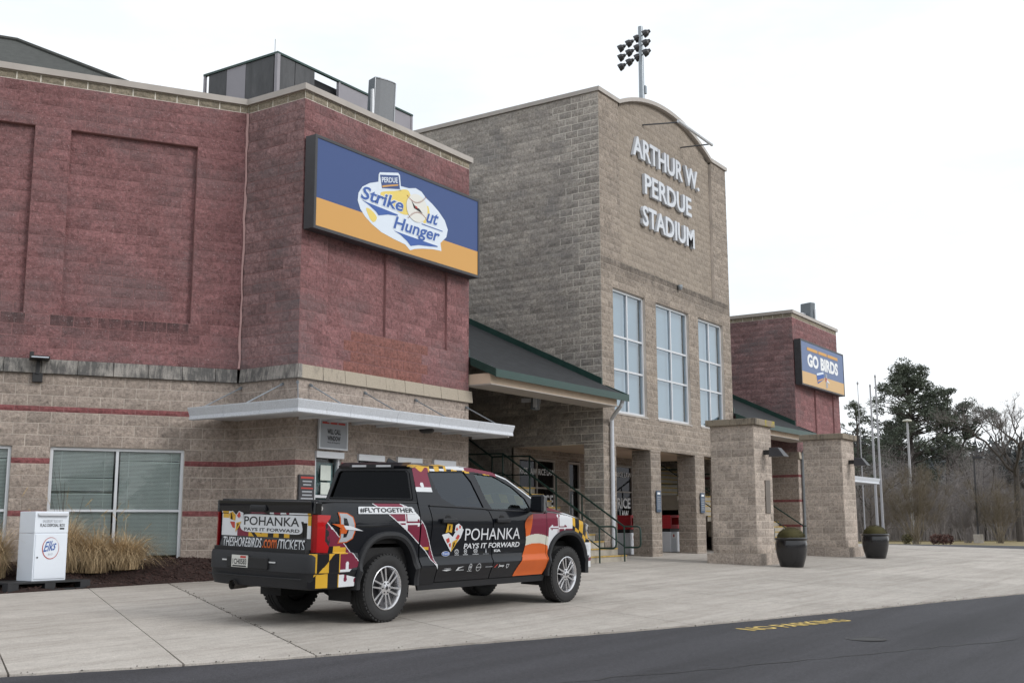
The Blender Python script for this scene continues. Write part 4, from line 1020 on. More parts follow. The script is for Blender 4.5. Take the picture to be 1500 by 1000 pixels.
def entry_roof(x0, x1, side, label, dz=0.0):
    """shed roof rising away from the eave; side=+1: the tower wall is on the right"""
    r = wroot('entry_roof', ((x0+x1)/2, 15, 4.2+dz), label, 'roof', 'green edged entry roofs')
    S_ = .475; ye, yb = 14.06, 21.0; z = lambda y: 4.56+dz+(y-ye)*S_
    b = MB(); t = .10
    b.add([(x0, ye, z(ye)), (x1, ye, z(ye)), (x1, yb, z(yb)), (x0, yb, z(yb)), (x0, ye, z(ye)-t), (x1, ye, z(ye)-t), (x1, yb, z(yb)-t), (x0, yb, z(yb)-t)], [(0, 1, 2, 3), (7, 6, 5, 4), (0, 4, 5, 1), (2, 6, 7, 3), (1, 5, 6, 2), (0, 3, 7, 4)])
    b.build('shingles', MATS['green shingle'], r)
    g = MB(); g.box(x0-.01, x1+.01, ye-.05, ye-.003, z(ye)-.16, z(ye)+.015)
    for xa, xb in ((x0-.035, x0-.003), (x1+.003, x1+.035)):
        ym = 14.70
        g.add([(xa, ye-.05, z(ye)-.16), (xb, ye-.05, z(ye)-.16), (xb, ye-.05, z(ye)+.02), (xa, ye-.05, z(ye)+.02), (xa, ym, z(ym)-.16), (xb, ym, z(ym)-.16), (xb, ym, z(ym)+.02), (xa, ym, z(ym)+.02)], [(0, 1, 2, 3), (4, 7, 6, 5), (0, 3, 7, 4), (1, 5, 6, 2), (3, 2, 6, 7), (0, 4, 5, 1)])
    g.build('fascia', MATS['green flashing'], r)
    xa, xb = (x1-.06, x1-.012) if side > 0 else (x0+.012, x0+.06)
    f = MB()
    for xa, xb in ((x1-.06, x1-.012), (x0+.012, x0+.06)):
        f.add([(xa, 14.78, z(14.78)), (xb, 14.78, z(14.78)), (xb, 14.78, z(14.78)+.17), (xa, 14.78, z(14.78)+.17), (xa, yb, z(yb)), (xb, yb, z(yb)), (xb, yb, z(yb)+.17), (xa, yb, z(yb)+.17)], [(0, 1, 2, 3), (4, 7, 6, 5), (0, 3, 7, 4), (1, 5, 6, 2), (3, 2, 6, 7), (0, 4, 5, 1)])
    f.build('flashing', MATS['green flashing'], r)
    MB().box(x0+.02, x1-.30, 14.20, 14.86, 4.27+dz, 4.50+dz).build('soffit_beam', MATS['soffit'], r)
    MB().box(x0+.02, x1-.27, 14.17, 14.89, 4.245+dz, 4.268+dz).build('beam_trim', MATS['coping'], r)
    MB().box(x0+.02, x1-.02, 20.9, 21.0, 0, z(20.9)-.11).build('rear_wall', MATS['concrete core'], r)
    return r
entry_roof(20.52, 26.68, 1, 'dark shingle entry roof with green fascia between the sign wall and the tower')
entry_roof(35.59, 41.48, -1, 'dark shingle entry roof with green fascia beyond the tower', -.05)
# ------------------------------------------------------------------ stairs and rails
plain('step concrete', (.36, .33, .28), .9, .18, 4, .3); plain('nosing yellow', (.40, .27, .07), .8, .35, 8)
def stairs(x0, x1, mir, label, rlabels):
    mx = (lambda x: 62.26-x) if mir else (lambda x: x)
    r = wroot('stairs', (mx((x0+x1)/2), 14.4, gz(24, 14.4)), label, 'stairs', 'concrete entry stairs')
    def bx(b, xa, xb, *q): b.box(min(mx(xa), mx(xb)), max(mx(xa), mx(xb)), *q); return b
    for k in range(18):
        f2 = k >= 11
        y = 14.24+.267*k+(1.2 if f2 else 0); z = .42+.178*k; xr = x1+.24 if k < 2 else x1
        st = bx(MB(), x0, xr, y+.012, y+(.267 if k not in (10, 17) else 1.47), z-.5 if k > 2 else .0, z).build('step', MATS['step concrete'], r)
        bx(MB(), x0, xr, y-.004, y+.04, z-.030, z+.004).build('nosing', MATS['nosing yellow'], st)
    for (xr_, lab) in rlabels:
        q = wroot('handrail', (mx(xr_), 13.7, gz(25, 13.7)), lab, 'handrail', 'green stair rails')
        X = mx(xr_); yb0, yt, ye = 13.68, 17.05, 18.3
        up = lambda dz: [(X, 14.15, .42+dz), (X, yt, 2.34+dz), (X, ye, 2.36+dz), (X, 20.2, 3.6+dz)]
        g0 = gz(X, yb0)
        MB().tube([(X, 14.15, .62), (X, yb0+.08, .62), (X, yb0+.02, .65), (X, yb0, .72), (X, yb0, 1.05), (X, yb0+.02, 1.12), (X, yb0+.08, 1.15)]+[(X, 14.15, 1.15)]+up(.73)[1:], .024, 8).build('top_rail', MATS['green metal'], q, smooth=True)
        MB().tube(up(.22), .018, 8).build('lower_rail', MATS['green metal'], q, smooth=True)
        for (y, za, zb) in ((14.15, g0, 1.15), (15.4, 1.0, 1.98), (16.2, 1.5, 2.5), (17.05, 2.2, 3.07), (18.3, 2.2, 3.09)):
            MB().tube([(X, y, za), (X, y, zb)], .022, 8).build('post', MATS['green metal'], q, smooth=True)
stairs(20.75, 26.62, False, 'concrete stairs with yellow nosings behind the truck bonnet', [(26.56, 'green stair handrail beside the tower corner column'), (25.25, 'green stair handrail rising directly behind the truck bonnet'), (23.2, 'green stair handrail deep under the entry roof, left of the others')])
stairs(20.75, 26.62, True, 'concrete stairs with yellow nosings beyond the tower columns', [(26.3, 'green handrail seen through the tower columns'), (22.2, 'green handrail seen between the two stone piers')])
# ------------------------------------------------------------------ farther red building
fb = wroot('far_ticket_building', (44.1, 16, gz(44, 16)), 'farther red and tan block building with the GO BIRDS sign', 'building')
Wf = Walls(); DZ = -.25
fhi = lambda u, z: ('accent block', 'light mortar') if z > 9.23+DZ else ('red block', 'red mortar')
fhs = lambda u, z: ('accent block', 'light mortar') if z > 9.23+DZ else ('weathered red block', 'red mortar')
flo = lambda u, z: low_mat(u, z-DZ)
hi = [z+DZ for z in HI+[ACC[1]]]; lo = [z+DZ for z in LOW]
Wf.wall((41.5, 21), (0, -1, 0), 6.24, hi, fhs); Wf.wall((41.5, 21), (0, -1, 0), 6.24, lo+[4.12+DZ], flo)
Wf.wall((41.5, 14.76), (1, 0, 0), 5.25, hi, fhi, recess=[(.6, 2.32, 4.938+DZ, 8.4145+DZ, .06), (2.8, 4.5, 4.938+DZ, 8.4145+DZ, .06)]); Wf.wall((41.5, 14.76), (1, 0, 0), 5.25, lo, flo)
Wf.finish(fb, 300, seed=11)
belt((41.5, 14.76), (1, 0, 0), 5.25, 'clean precast', fb, 3.862+DZ, 4.118+DZ)
cp = MB(); coping_run(cp, [(41.5, 21), (41.5, 14.76), (46.75, 14.76), (46.75, 21)], 9.386+DZ, 9.505+DZ); cp.build('parapet_cap', MATS['coping'], fb)
b = MB(); b.add([(46.75, 14.76, 0), (46.75, 21, 0), (46.75, 21, 9.15), (46.75, 14.76, 9.15)], [(0, 1, 2, 3)]); b.add([(41.5, 14.8, 9.0), (46.75, 14.8, 9.0), (46.75, 21, 9.0), (41.5, 21, 9.0)], [(0, 1, 2, 3)]); b.build('rear_wall_and_roof', MATS['concrete core'], fb, fix=False)
fcn = wroot('canopy', (45, 14.2, 2.85), 'short white metal canopy end past the farther stone pier', 'canopy'); canopy(fcn, 42.2, 48.2, 14.76, 41.5, 15, DZ, wrap=False)
sg2 = sign_box('sign_box', 41.5, 46.62, 6.39, 8.13, 'blue and orange sign box reading GO BIRDS on the farther building', band=.29, blue='faded blue', orange='faded orange')
G2 = lambda x0, x1, z0, z1, d=.006: (lambda a, b: V((x0+(x1-x0)*a, 14.472-d, z0+(z1-z0)*b)))
text_obj('GO BIRDS', G2(42.2, 45.85, 7.15, 7.66), 'lettering', MATS['print white'], sg2, .05)
for x0, x1 in ((42.2, 43.4), (43.5, 44.5), (44.6, 45.85)): MB().box(x0, x1, 14.462, 14.470, 7.77, 7.89).build('print_line', MATS['sign orange'], sg2)
poly_obj('logo_badge', [(43.15, 6.97), (44.0, 7.13), (44.08, 6.84), (43.3, 6.58)], FX(.006), 'print blue', sg2); poly_obj('logo_badge', [(43.2, 6.98), (44.0, 7.12), (44.02, 7.04), (43.22, 6.90)], FX(.008), 'sign pale', sg2)
poly_obj('logo_stroke', [(43.3, 6.72), (44.0, 6.88), (44.0, 6.83), (43.3, 6.66)], FX(.008), 'sign orange', sg2)
poly_obj('team_mark', [(44.25, 7.1), (44.45, 7.05), (44.5, 6.55), (44.3, 6.5)], FX(.006), 'sign grey', sg2); poly_obj('team_mark', [(44.22, 6.92), (44.4, 6.9), (44.42, 6.78), (44.25, 6.76)], FX(.008), 'print red', sg2); poly_obj('team_mark', [(44.35, 6.86), (44.6, 6.80), (44.75, 6.72), (44.4, 6.77)], FX(.009), 'sign pale', sg2)
ds2 = MB(); ds2.tube([(41.9, 14.1, 4.4), (41.85, 14.3, 4.15), (41.8, 14.6, 3.95), (41.8, 14.68, 3.8), (41.8, 14.68, .5)], .06, 8)
tag(ds2.build('downspout', MATS['galvanised steel'], smooth=True), 'grey downspout on the corner of the farther building', 'downspout')
# ------------------------------------------------------------------ stone piers
def pier(x0, y0, label, lamp_label, plaque):
    g = gz(x0, y0); W_ = 1.45; i_ = .13; z0 = g+.29
    r = wroot('stone_pier', (x0+W_/2, y0+W_/2, g), label, 'pier', 'stone entrance piers')
    pw = Walls(); pm = lambda u, z: ('pier block', 'pale mortar'); E_ = [z0+.2032*k for k in range(17)]
    a, b_, c_, d_ = x0+i_, x0+W_-i_, y0+i_, y0+W_-i_
    for P, u, w in (((a, c_), (1, 0, 0), b_-a), ((a, d_), (0, -1, 0), d_-c_), ((b_, c_), (0, 1, 0), d_-c_), ((b_, d_), (-1, 0, 0), b_-a)): pw.wall(P, u, w, E_, pm, off=RNG.uniform(0, .2))
    for P, u in (((x0, y0), (1, 0, 0)), ((x0, y0+W_), (0, -1, 0)), ((x0+W_, y0), (0, 1, 0))): pw.wall(P, u, W_, [g-.06, z0], lambda u, z: ('pier block', 'tan mortar'), BL=.36)
    pw.finish(r, 300, seed=int(x0))
    MB().box(x0+.004, x0+W_-.004, y0+.004, y0+W_-.004, z0-.02, z0-.002).build('plinth_top', MATS['clean precast'], r)
    zt = E_[-1]; o = .10
    for k in range(2):
        for j in range(2):
            xa = a-o+k*(b_-a+2*o)/2; ya = c_-o+j*(d_-c_+2*o)/2
            MB().box(xa+.003, xa+(b_-a+2*o)/2-.003, ya+.003, ya+(d_-c_+2*o)/2-.003, zt+.002, zt+.165).build('cap_stone', MATS['lichen stone' if (k == 1 and j == 0 and plaque) else 'pier cap stone'], r, bevel=.012)
    if plaque: MB().box(a+.62, a+.94, c_-.035, c_-.012, g+1.30, g+2.15).build('plaque', MATS['bronze plaque'], r)
    lx = (a+b_)/2+.05; lz = g+2.85
    l_ = wroot('pier_light', (lx, c_-.2, lz), lamp_label, 'wall light', 'lamps on the piers')
    MB().box(lx-.05, lx+.05, c_-.20, c_-.015, lz-.05, lz+.07).build('arm', MATS['black metal'], l_)
    b = MB(); b.add([(lx+s_*w_, c_-y, lz+z) for s_ in (-1, 1) for (y, z, w_) in ((.20, -.11, .16), (.62, -.11, .19), (.44, .12, .13), (.20, .13, .13))], [(0, 1, 2, 3), (7, 6, 5, 4), (0, 4, 5, 1), (1, 5, 6, 2), (2, 6, 7, 3), (3, 7, 4, 0)]); b.build('lamp_head', MATS['dark bronze'], l_, bevel=.01)
    return r
def lichen():
    m, t, b = newmat('lichen stone'); c = mul(t, (.24, .20, .15), (.36, .30, .05), ramp(t, noise(t, 3.5, 5, .7, wpos(t)), [(.45, (0, 0, 0)), (.6, (.9, .9, .9))]), 'MIX'); t.links.new(c, b.inputs['Base Color']); b.inputs['Roughness'].default_value = .95
lichen(); plain('bronze plaque', (.12, .10, .085), .5, .15, 5)
pier(27.67, 10.90, 'nearer square stone pier with a bronze plaque and lichen on its cap', 'dark box lamp on the nearer stone pier', True)
pier(34.42, 10.78, 'farther square stone pier without a plaque', 'dark box lamp on the farther stone pier', False)
# ------------------------------------------------------------------ planters
plain('glazed black', (.010, .010, .012), .22, .2, 6, coat=.3)
def leafy(name, col, var=.5, trans=.15):
    m, t, b = newmat(name); a = N(t, 'ShaderNodeNewGeometry')
    c = ramp(t, a.outputs['Random Per Island'], [(0, tuple(x*(1-var) for x in col)), (.6, col), (1, tuple(x*(1+var) for x in col))])
    t.links.new(c, b.inputs['Base Color']); b.inputs['Roughness'].default_value = .75; b.inputs['Specular IOR Level'].default_value = .25; b.inputs['Transmission Weight'].default_value = 0; return m
leafy('moss leaf', (.060, .052, .018)); leafy('dry blade', (.50, .375, .225), .5); leafy('seed plume', (.55, .40, .19), .3)
def planter(x, y, label):
    g = gz(x, y); r = empty('planter', (x, y, g), 0, label, 'planter', 'black glazed planters')
    MB().lathe([(0, .0), (.27, 0), (.285, .02), (.345, .22), (.385, .42), (.392, .55), (.375, .64), (.385, .655), (.405, .665), (.41, .70), (.39, .715), (.35, .715), (.345, .66), (0, .64)], 40).build('pot', MATS['glazed black'], r, smooth=True)
    m = MB(); rng = np.random.default_rng(int(x*10))
    m.lathe([(.33, .66), (.32, .78), (.25, .88), (.13, .935), (0, .945)], 20)
    m.build('shrub_core', MATS['moss leaf'], r, smooth=True)
    m = MB()
    for k in range(2600):
        a = rng.uniform(0, 6.283); ph = math.acos(rng.uniform(.0, 1)); R_ = .345*(1+.05*math.sin(3*a)+rng.normal(0, .02))
        c_ = V((R_*math.sin(ph)*math.cos(a), R_*math.sin(ph)*math.sin(a), .66+.30*math.cos(ph)+rng.normal(0, .008)))
        d = V(rng.normal(0, 1, 3)).normalized(); e = d.orthogonal().normalized(); s_ = rng.uniform(.008, .018)
        m.add([c_+e*s_*.5, c_+d*s_*1.5, c_-e*s_*.5], [(0, 1, 2)])
    o = m.build('foliage', MATS['moss leaf'], r, fix=False); o['kind'] = 'stuff'
planter(27.80, 10.15, 'black glazed planter with a clipped mound beside the nearer stone pier'); planter(34.60, 10.05, 'black glazed planter with a clipped mound beside the farther stone pier')
# ------------------------------------------------------------------ stadium light mast
lm = wroot('floodlight_mast', (60, 30.2, 0), 'tall grey floodlight mast with three rows of lamps behind the tower', 'floodlight mast')
MB().tube([(60, 30.2, -.2), (60, 30.2, 15), (60, 30.2, 31.6)], [.30, .24, .15], 12).build('pole', MATS['galvanised steel'], lm, smooth=True)
MB().box(60.1, 60.3, 30.0, 30.3, 27.3, 27.8).build('control_box', MATS['galvanised steel'], lm)
bar = Rt*1.30-V((Fd.x, Fd.y, 0)).normalized()*2.2
for j in range(3):
    c0 = V((60, 30.2, 29.75+j*.62))-bar*.68
    MB().tube([c0, c0+bar], .05, 6).build('crossarm', MATS['galvanised steel'], lm)
    for k in range(4):
        c_ = c0+bar*(k/3); d = (-Rt*.9-V((0, 0, .5))+V((Fd.x, Fd.y, 0))*.25).normalized()
        m = MB(); m.tube([c_-d*.10, c_+d*.02, c_+d*.12, c_+d*.26], [.09, .13, .21, .235], 10); m.tube([c_+d*.26, c_+d*.38], [.235, .24], 10, cap=False); m.build('lamp', MATS['dark bronze'], lm)
# ------------------------------------------------------------------ flag disposal box on a pallet
pz = gz(11.1, 16); pal = wroot('pallet', (11.1, 16.4, pz), 'black plastic pallet under the white flag disposal box', 'pallet')
px0, px1, py0, py1 = 10.38, 11.82, 15.95, 16.85
for k in range(7): MB().box(px0, px1, py0+k*.131, py0+k*.131+.112, pz+.117, pz+.142).build('deck_board', MATS['black plastic'] if 'black plastic' in MATS else plain('black plastic', (.016, .017, .02), .55, .3, 10), pal)
for x in (px0, (px0+px1)/2-.09, px1-.18):
    for y in (py0+.001, py0+.37, py1-.15): MB().box(x, x+.18, y, y+.14, pz+.028, pz+.116).build('block_foot', MATS['black plastic'], pal)
for y in (py0+.001, py0+.37, py1-.15): MB().box(px0+.001, px1-.001, y, y+.14, pz+.0, pz+.027).build('skid', MATS['black plastic'], pal)
fz = pz+.143; bx = wroot('flag_disposal_box', (11.21, 16.35, fz), 'white metal flag disposal box with a blue script emblem on a pallet', 'drop box')
plain('box enamel', (.72, .77, .84), .35, .03, 3)
X0, X1, Y0, Y1, Z1 = 10.905, 11.50, 16.15, 16.55, fz+1.07
ZS = fz+.735
MB().box(X0, X1, Y0, Y1, fz, ZS-.003).build('lower_cabinet', MATS['box enamel'], bx, bevel=.006)
MB().box(X0-.002, X1+.002, Y0-.003, Y1+.002, ZS, Z1).build('hood', MATS['box enamel'], bx, bevel=.008)
d = MB(); d.box(X0+.02, X1-.02, Y0-.012, Y0-.001, fz+.03, ZS-.02); dd = d.build('door', MATS['box enamel'], bx, bevel=.003)
MB().lathe([(0, 0), (.012, 0), (.012, .01), (0, .012)], 10, (X0+.06, Y0-.025, fz+.36), axis='y').build('lock', MATS['black metal'], dd)
b = MB(); b.add([(X0+.03, Y0-.003, Z1-.055), (X1-.02, Y0-.003, Z1-.055), (X1-.03, Y0-.055, Z1-.065), (X0+.05, Y0-.055, Z1-.065), (X0+.03, Y0-.003, Z1-.025), (X1-.02, Y0-.003, Z1-.025)], [(0, 1, 2, 3), (3, 2, 5, 4), (0, 3, 4), (1, 5, 2)]); b.build('chute_lip', MATS['white aluminium'], bx)
BF = lambda x0, x1, z0, z1, d=.018, sk=0, ri=0: (lambda a, b: V((X0+x0+(x1-x0)*a+sk*b, Y0-d, fz+z0+(z1-z0)*b+ri*a)))
text_obj('SALISBURY ELKS 817', BF(.13, .48, .895, .94, .006), 'lettering', MATS['sign grey'], bx, 0); text_obj('FLAG DISPOSAL BOX', BF(.09, .53, .83, .88, .006), 'lettering', MATS['print black'], bx, .012)
MB().box(X0+.44, X0+.52, Y0-.006, Y0-.005, fz+.79, fz+.815).build('maker_mark', MATS['print black'], bx)
text_obj('Elks', BF(.16, .36, .44, .60, .016, .05, .03), 'emblem_script', MATS['print blue'], dd, .012); text_obj('817', BF(.25, .33, .39, .42, .016), 'lettering', MATS['sign grey'], dd, 0)
e = MB(); cx, cz = X0+.29, fz+.50
for a0, a1, mt in ((40, 205, 0), (205, 400, 0)):
    A = [rad(q) for q in np.linspace(a0, a1, 18)]
    for p, q in zip(A, A[1:]):
        th = lambda w: .006*abs(math.sin((w-rad(40))/2))+.001
        e.add([(cx+(.145+s_*th(w))*math.cos(w), Y0-.0165, cz+(.165+s_*th(w))*math.sin(w)) for w in (p, q) for s_ in (-1, 1)], [(0, 1, 3, 2)])
e.build('emblem_ring', MATS['print red'], dd, fix=False)
# ------------------------------------------------------------------ ornamental grasses
def grass_clump(x, y, h, spread_, n, label, seed, lean=(0, 0), plumes=10):
    wp_f = max(0, min(1, (y-15.93)/max(.3, (IC+WD*((15.15-x)/math.cos(WA))).y-15.93)))
    g = bed_z(x, y, wp_f)-.02; r = empty('ornamental_grass', (x, y, g), 0, label, 'plant', 'dry ornamental grasses'); rng = np.random.default_rng(seed)
    m = MB(); pl = MB()
    for k in range(n+plumes):
        plume = k >= n; a = rng.uniform(0, 6.283); b0 = V((rng.normal(0, .09), rng.normal(0, .07), 0)); L_ = h*rng.uniform(.55, 1.05)*(1.2 if plume else 1)
        out = V((math.cos(a), math.sin(a)*.75, 0))*spread_*rng.uniform(.15, 1.15)*(.6 if plume else 1)+V((lean[0], lean[1], 0))*rng.uniform(.4, 1.2)
        droop = rng.uniform(.4, 1.75)*(.30 if plume else 1); w = rng.uniform(.003, .007); sd = V((-math.sin(a), math.cos(a), 0)); prev = None
        pts = []
        for j in range(6):
            t = j/5; p = b0+out*(t**1.6)+V((0, 0, L_*(t-.55*droop*t**3))); p.z = max(p.z, .02+.02*rng.random()); pts.append(p)
        for j in range(5):
            w0, w1 = w*(1-j/5.5), w*(1-(j+1)/5.5); m.add([pts[j]-sd*w0, pts[j]+sd*w0, pts[j+1]+sd*w1, pts[j+1]-sd*w1], [(0, 1, 2, 3)])
        if plume:
            d = (pts[-1]-pts[-2]).normalized()
            for q in range(60):
                c_ = pts[-1]+d*rng.uniform(-.02, .15); v_ = V(rng.normal(0, 1, 3)).normalized()*.022+d*.03; e_ = v_.orthogonal().normalized()*.0022
                pl.add([c_-e_, c_+e_, c_+v_], [(0, 1, 2)])
    o = m.build('blades', MATS['dry blade'], r, fix=False); o['kind'] = 'stuff'
    o = pl.build('plumes', MATS['seed plume'], r, fix=False); o['kind'] = 'stuff'
grass_clump(11.95, 16.95, 1.38, .75, 2300, 'tall dry tan grass clump just right of the white box', 1, (.08, -.05), 9)
grass_clump(12.95, 16.60, .95, .95, 2300, 'low spreading dry grass clump in front of the large window', 2, (.05, -.08), 10)
grass_clump(12.45, 16.75, 1.12, .8, 1700, 'middle dry grass clump between the tall clump and the low spreading clump', 6, (.05, -.05), 7)
grass_clump(10.78, 17.1, 1.28, .80, 2000, 'dry tan grass clump left of the white box', 3, (-.05, -.05), 7)
grass_clump(10.15, 17.35, 1.1, .75, 1400, 'dry tan grass clump at the left edge of the bed', 4, (.0, 0), 5)
tw_ = wroot('bare_shrub', (12.3, 17.3, .4), 'thin leafless twigs in front of the large window', 'plant')
m = MB(); rng = np.random.default_rng(5)
for k in range(9):
    a = V((12.3+rng.normal(0, .06), 17.25, .45)); e_ = a+V((rng.normal(-.05, .22), rng.normal(0, .05), rng.uniform(1.0, 1.75))); mid = a.lerp(e_, .5)+V((rng.normal(0, .05), 0, 0)); m.tube([a, mid, e_], [.006, .004, .002], 4)
m.build('twigs', MATS['bark'] if 'bark' in MATS else plain('bark', (.10, .085, .072), .95, .3, 5), tw_)
# ------------------------------------------------------------------ pickup truck
def paint(name, col, rough=.22, coat=.6):
    m, t, b = newmat(name); n = noise(t, 3, 4, .6, opos(t))
    t.links.new(ramp(t, n, [(.3, tuple(x*.93 for x in col)), (.7, tuple(x*1.05 for x in col))]), b.inputs['Base Color'])
    b.inputs['Roughness'].default_value = rough; b.inputs['Specular IOR Level'].default_value = .12; b.inputs['Coat Weight'].default_value = coat; b.inputs['Coat Roughness'].default_value = .03
    return m
paint('truck black', (.0045, .0055, .0085), .4, .55); paint('wrap gold', (.56, .33, .035), .35, .3); paint('wrap red', (.165, .022, .045), .35, .3); paint('wrap white', (.60, .62, .65), .35, .3); paint('wrap black', (.012, .012, .014), .3, .4); paint('wrap orange', (.52, .105, .022), .4, .3); paint('wrap cream', (.52, .52, .46), .4, .3)
plain('trim plastic', (.008, .009, .012), .62, .15, 20, .15, 200, world=False)
plain('tyre rubber', (.016, .016, .017), .75, .25, 12, .3, 120, world=False)
plain('alloy', (.66, .66, .68), .25, .06, 6, metal=.85, world=False)
plain('alloy dark', (.05, .05, .055), .4, .1, 6, metal=.6, world=False)
plain('chassis', (.012, .012, .013), .8, .3, 6, world=False)
plain('seat cloth', (.03, .03, .033), .9, .2, 20, world=False)
plain('exhaust steel', (.16, .15, .14), .4, .2, 10, metal=.8, world=False)
paint('lamp red', (.40, .010, .012), .12, .8); paint('lamp red dark', (.20, .006, .008), .15, .8); paint('lamp clear', (.55, .56, .58), .12, 1.0)
glassy('truck dark glass', (.05, .053, .058), .03, (.80, .85, .92)); glassy('truck rear glass', (.012, .012, .014), .0, (.22, .23, .25)); glassy('truck front glass', (.36, .43, .42), .06, (.85, .95, .95))
tr_R = V((11.07, 9.25, 0)); tr_F = V((15.04, 9.08, .025))
tt = (tr_F-tr_R).normalized(); nn = V((-.0075, -.03, 1)).normalized(); ll = nn.cross(tt).normalized(); nn = tt.cross(ll)
org = tr_R+ll*.925
truck = empty('pickup_truck', org, 0, 'black pickup truck wrapped in red, white, gold and black flag graphics', 'truck')
truck.matrix_basis = Matrix(((tt.x, ll.x, nn.x, org.x), (tt.y, ll.y, nn.y, org.y), (tt.z, ll.z, nn.z, org.z), (0, 0, 0, 1)))
_z = np.linspace(.2, 1.6, 561)
_y = np.interp(_z, [.2, .32, .42, .50, .60, .665, .73, .86, 1.0, 1.15, 1.26, 1.34, 1.42, 1.50, 1.6], [.80, .845, .868, .885, .922, .944, .895, .890, .902, .912, .905, .890, .862, .82, .75])
_k = np.exp(-np.linspace(-2, 2, 31)**2); _y = np.convolve(np.pad(_y, 15, 'edge'), _k/_k.sum(), 'valid')
def side_y(x, z):
    y = float(np.interp(z, _z, _y))
    if x > 4.42: y -= .13*((x-4.42)/.55)**2.4
    if x < -.80: y -= .055*((-.80-x)/.32)**2
    return y
def green_y(x, z): return .862-(z-1.42)*.40-(.05*((x-2.5)/1.1)**2 if x > 2.5 else 0)
def pip(x, z, poly):
    c = False; j = len(poly)-1
    for i in range(len(poly)):
        (xi, zi), (xj, zj) = poly[i], poly[j]
        if (zi > z) != (zj > z) and x < (xj-xi)*(z-zi)/(zj-zi)+xi: c = not c
        j = i
    return c
def dens(poly, step=.04):
    out = []
    for (a, b), (c, d) in zip(poly, poly[1:]+poly[:1]):
        n = max(1, int(math.hypot(c-a, d-b)/step))
        out += [(a+(c-a)*k/n, b+(d-b)*k/n) for k in range(n)]
    return out
def panel(name, poly, yf, mat, parent, holes=(), off=0.0, th=.03, grid=.04, both=True, smooth=True):
    P = dens(poly); pts = [V(p) for p in P]; faces = [list(range(len(P)))]; Hs = []
    for h in holes:
        H = dens(h); Hs.append(H); b0 = len(pts); pts += [V(p) for p in H]; faces.append(list(range(b0, b0+len(H))))
    xs = [p[0] for p in P]; zs = [p[1] for p in P]
    edge = [V(p) for p in P]+[V(p) for H in Hs for p in H]
    ea = np.array([(e.x, e.y) for e in edge])
    for x in np.arange(min(xs)+grid/2, max(xs), grid):
        for z in np.arange(min(zs)+grid/2, max(zs), grid):
            if pip(x, z, P) and not any(pip(x, z, H) for H in Hs) and np.min((ea[:, 0]-x)**2+(ea[:, 1]-z)**2) > (grid*.45)**2: pts.append(V((x, z)))
    r = delaunay_2d_cdt(pts, [], faces, 1, 1e-5)
    vs = [(v.x, v.y) for v in r[0]]; tris = []
    for f in r[2]:
        cx = sum(vs[i][0] for i in f)/len(f); cz = sum(vs[i][1] for i in f)/len(f)
        if pip(cx, cz, P) and not any(pip(cx, cz, H) for H in Hs): tris.append(tuple(f))
    cnt = {}
    for f in tris:
        for a, b in zip(f, f[1:]+f[:1]): cnt[(a, b)] = 1
    bnd = [(a, b) for (a, b) in cnt if (b, a) not in cnt]
    objs = []
    for s in ((-1, 1) if both else (-1,)):
        mb = MB(); mb.v = [(x, s*(yf(x, z)+off), z) for x, z in vs]; mb.f = list(tris)
        if th:
            idx = {}
            for a, b in bnd:
                for q in (a, b):
                    if q not in idx: idx[q] = len(mb.v); x, z = vs[q]; mb.v.append((x, s*(yf(x, z)+off-th), z))
                mb.f.append((a, b, idx[b], idx[a]))
        mb.m = [0]*len(mb.f)
        if s == -1: mb.f = [tuple(f) for f in mb.f]
        objs.append(mb.build(name, MATS[mat], parent, smooth=smooth))
    return objs
RA, FA = .08, 4.12        # axle positions
def arch(ax, a, b, n=30, a0=0, a1=180, ex=2.5, zc=.42):
    out = []
    for k in range(n+1):
        t = rad(a0+(a1-a0)*k/n); c, s = math.cos(t), math.sin(t)
        out.append((ax+a*math.copysign(abs(c)**(2/ex), c), zc+b*math.copysign(abs(s)**(2/ex), s)))
    return out
# --- body panels
bed_poly = [(-1.105, 1.455), (.662, 1.455), (.668, .42)]+[(RA+.51, .42)]+arch(RA, .51, .62, 28, 4, 176)+[(RA-.51, .50), (-1.10, .52)]
bed_side = panel('bed_side', bed_poly, side_y, 'truck black', truck)
qtr = panel('cab_quarter', [(.685, 1.43), (.872, 1.43), (.905, 1.25), (.885, .93), (1.005, .61), (1.01, .42), (.69, .42)], side_y, 'truck black', truck)
rd = panel('rear_door', [(.888, 1.43), (2.056, 1.385), (2.146, 1.35), (2.218, 1.22), (2.221, .8), (2.181, .44), (1.024, .44), (1.021, .61), (.901, .93), (.921, 1.25)], side_y, 'truck black', truck)
fd = panel('front_door', [(2.074, 1.384), (3.40, 1.345), (3.526, 1.32), (3.541, .87), (3.580, .66), (3.466, .44), (2.201, .44), (2.241, .8), (2.238, 1.22), (2.166, 1.35)], side_y, 'truck black', truck)
ftop = [(3.45, 1.355), (3.8, 1.330), (4.1, 1.298), (4.40, 1.245), (4.64, 1.175)]
fz_ = lambda x: float(np.interp(x, [p[0] for p in ftop], [p[1] for p in ftop]))
fend_poly = [(3.54, fz_(3.54))]+ftop[1:]+[(4.65, 1.07), (4.74, .98), (4.80, .90), (4.82, .70), (FA+.52, .60)]+arch(FA, .51, .60, 28, 4, 176)+[(FA-.51, .46), (3.60, .46), (3.60, .66), (3.557, .87)]
fender = panel('front_fender', fend_poly, side_y, 'truck black', truck)
panel('rocker_panel', [(.69, .43), (3.58, .43), (3.56, .345), (.74, .345)], lambda x, z: side_y(x, z)-.012, 'trim plastic', truck)
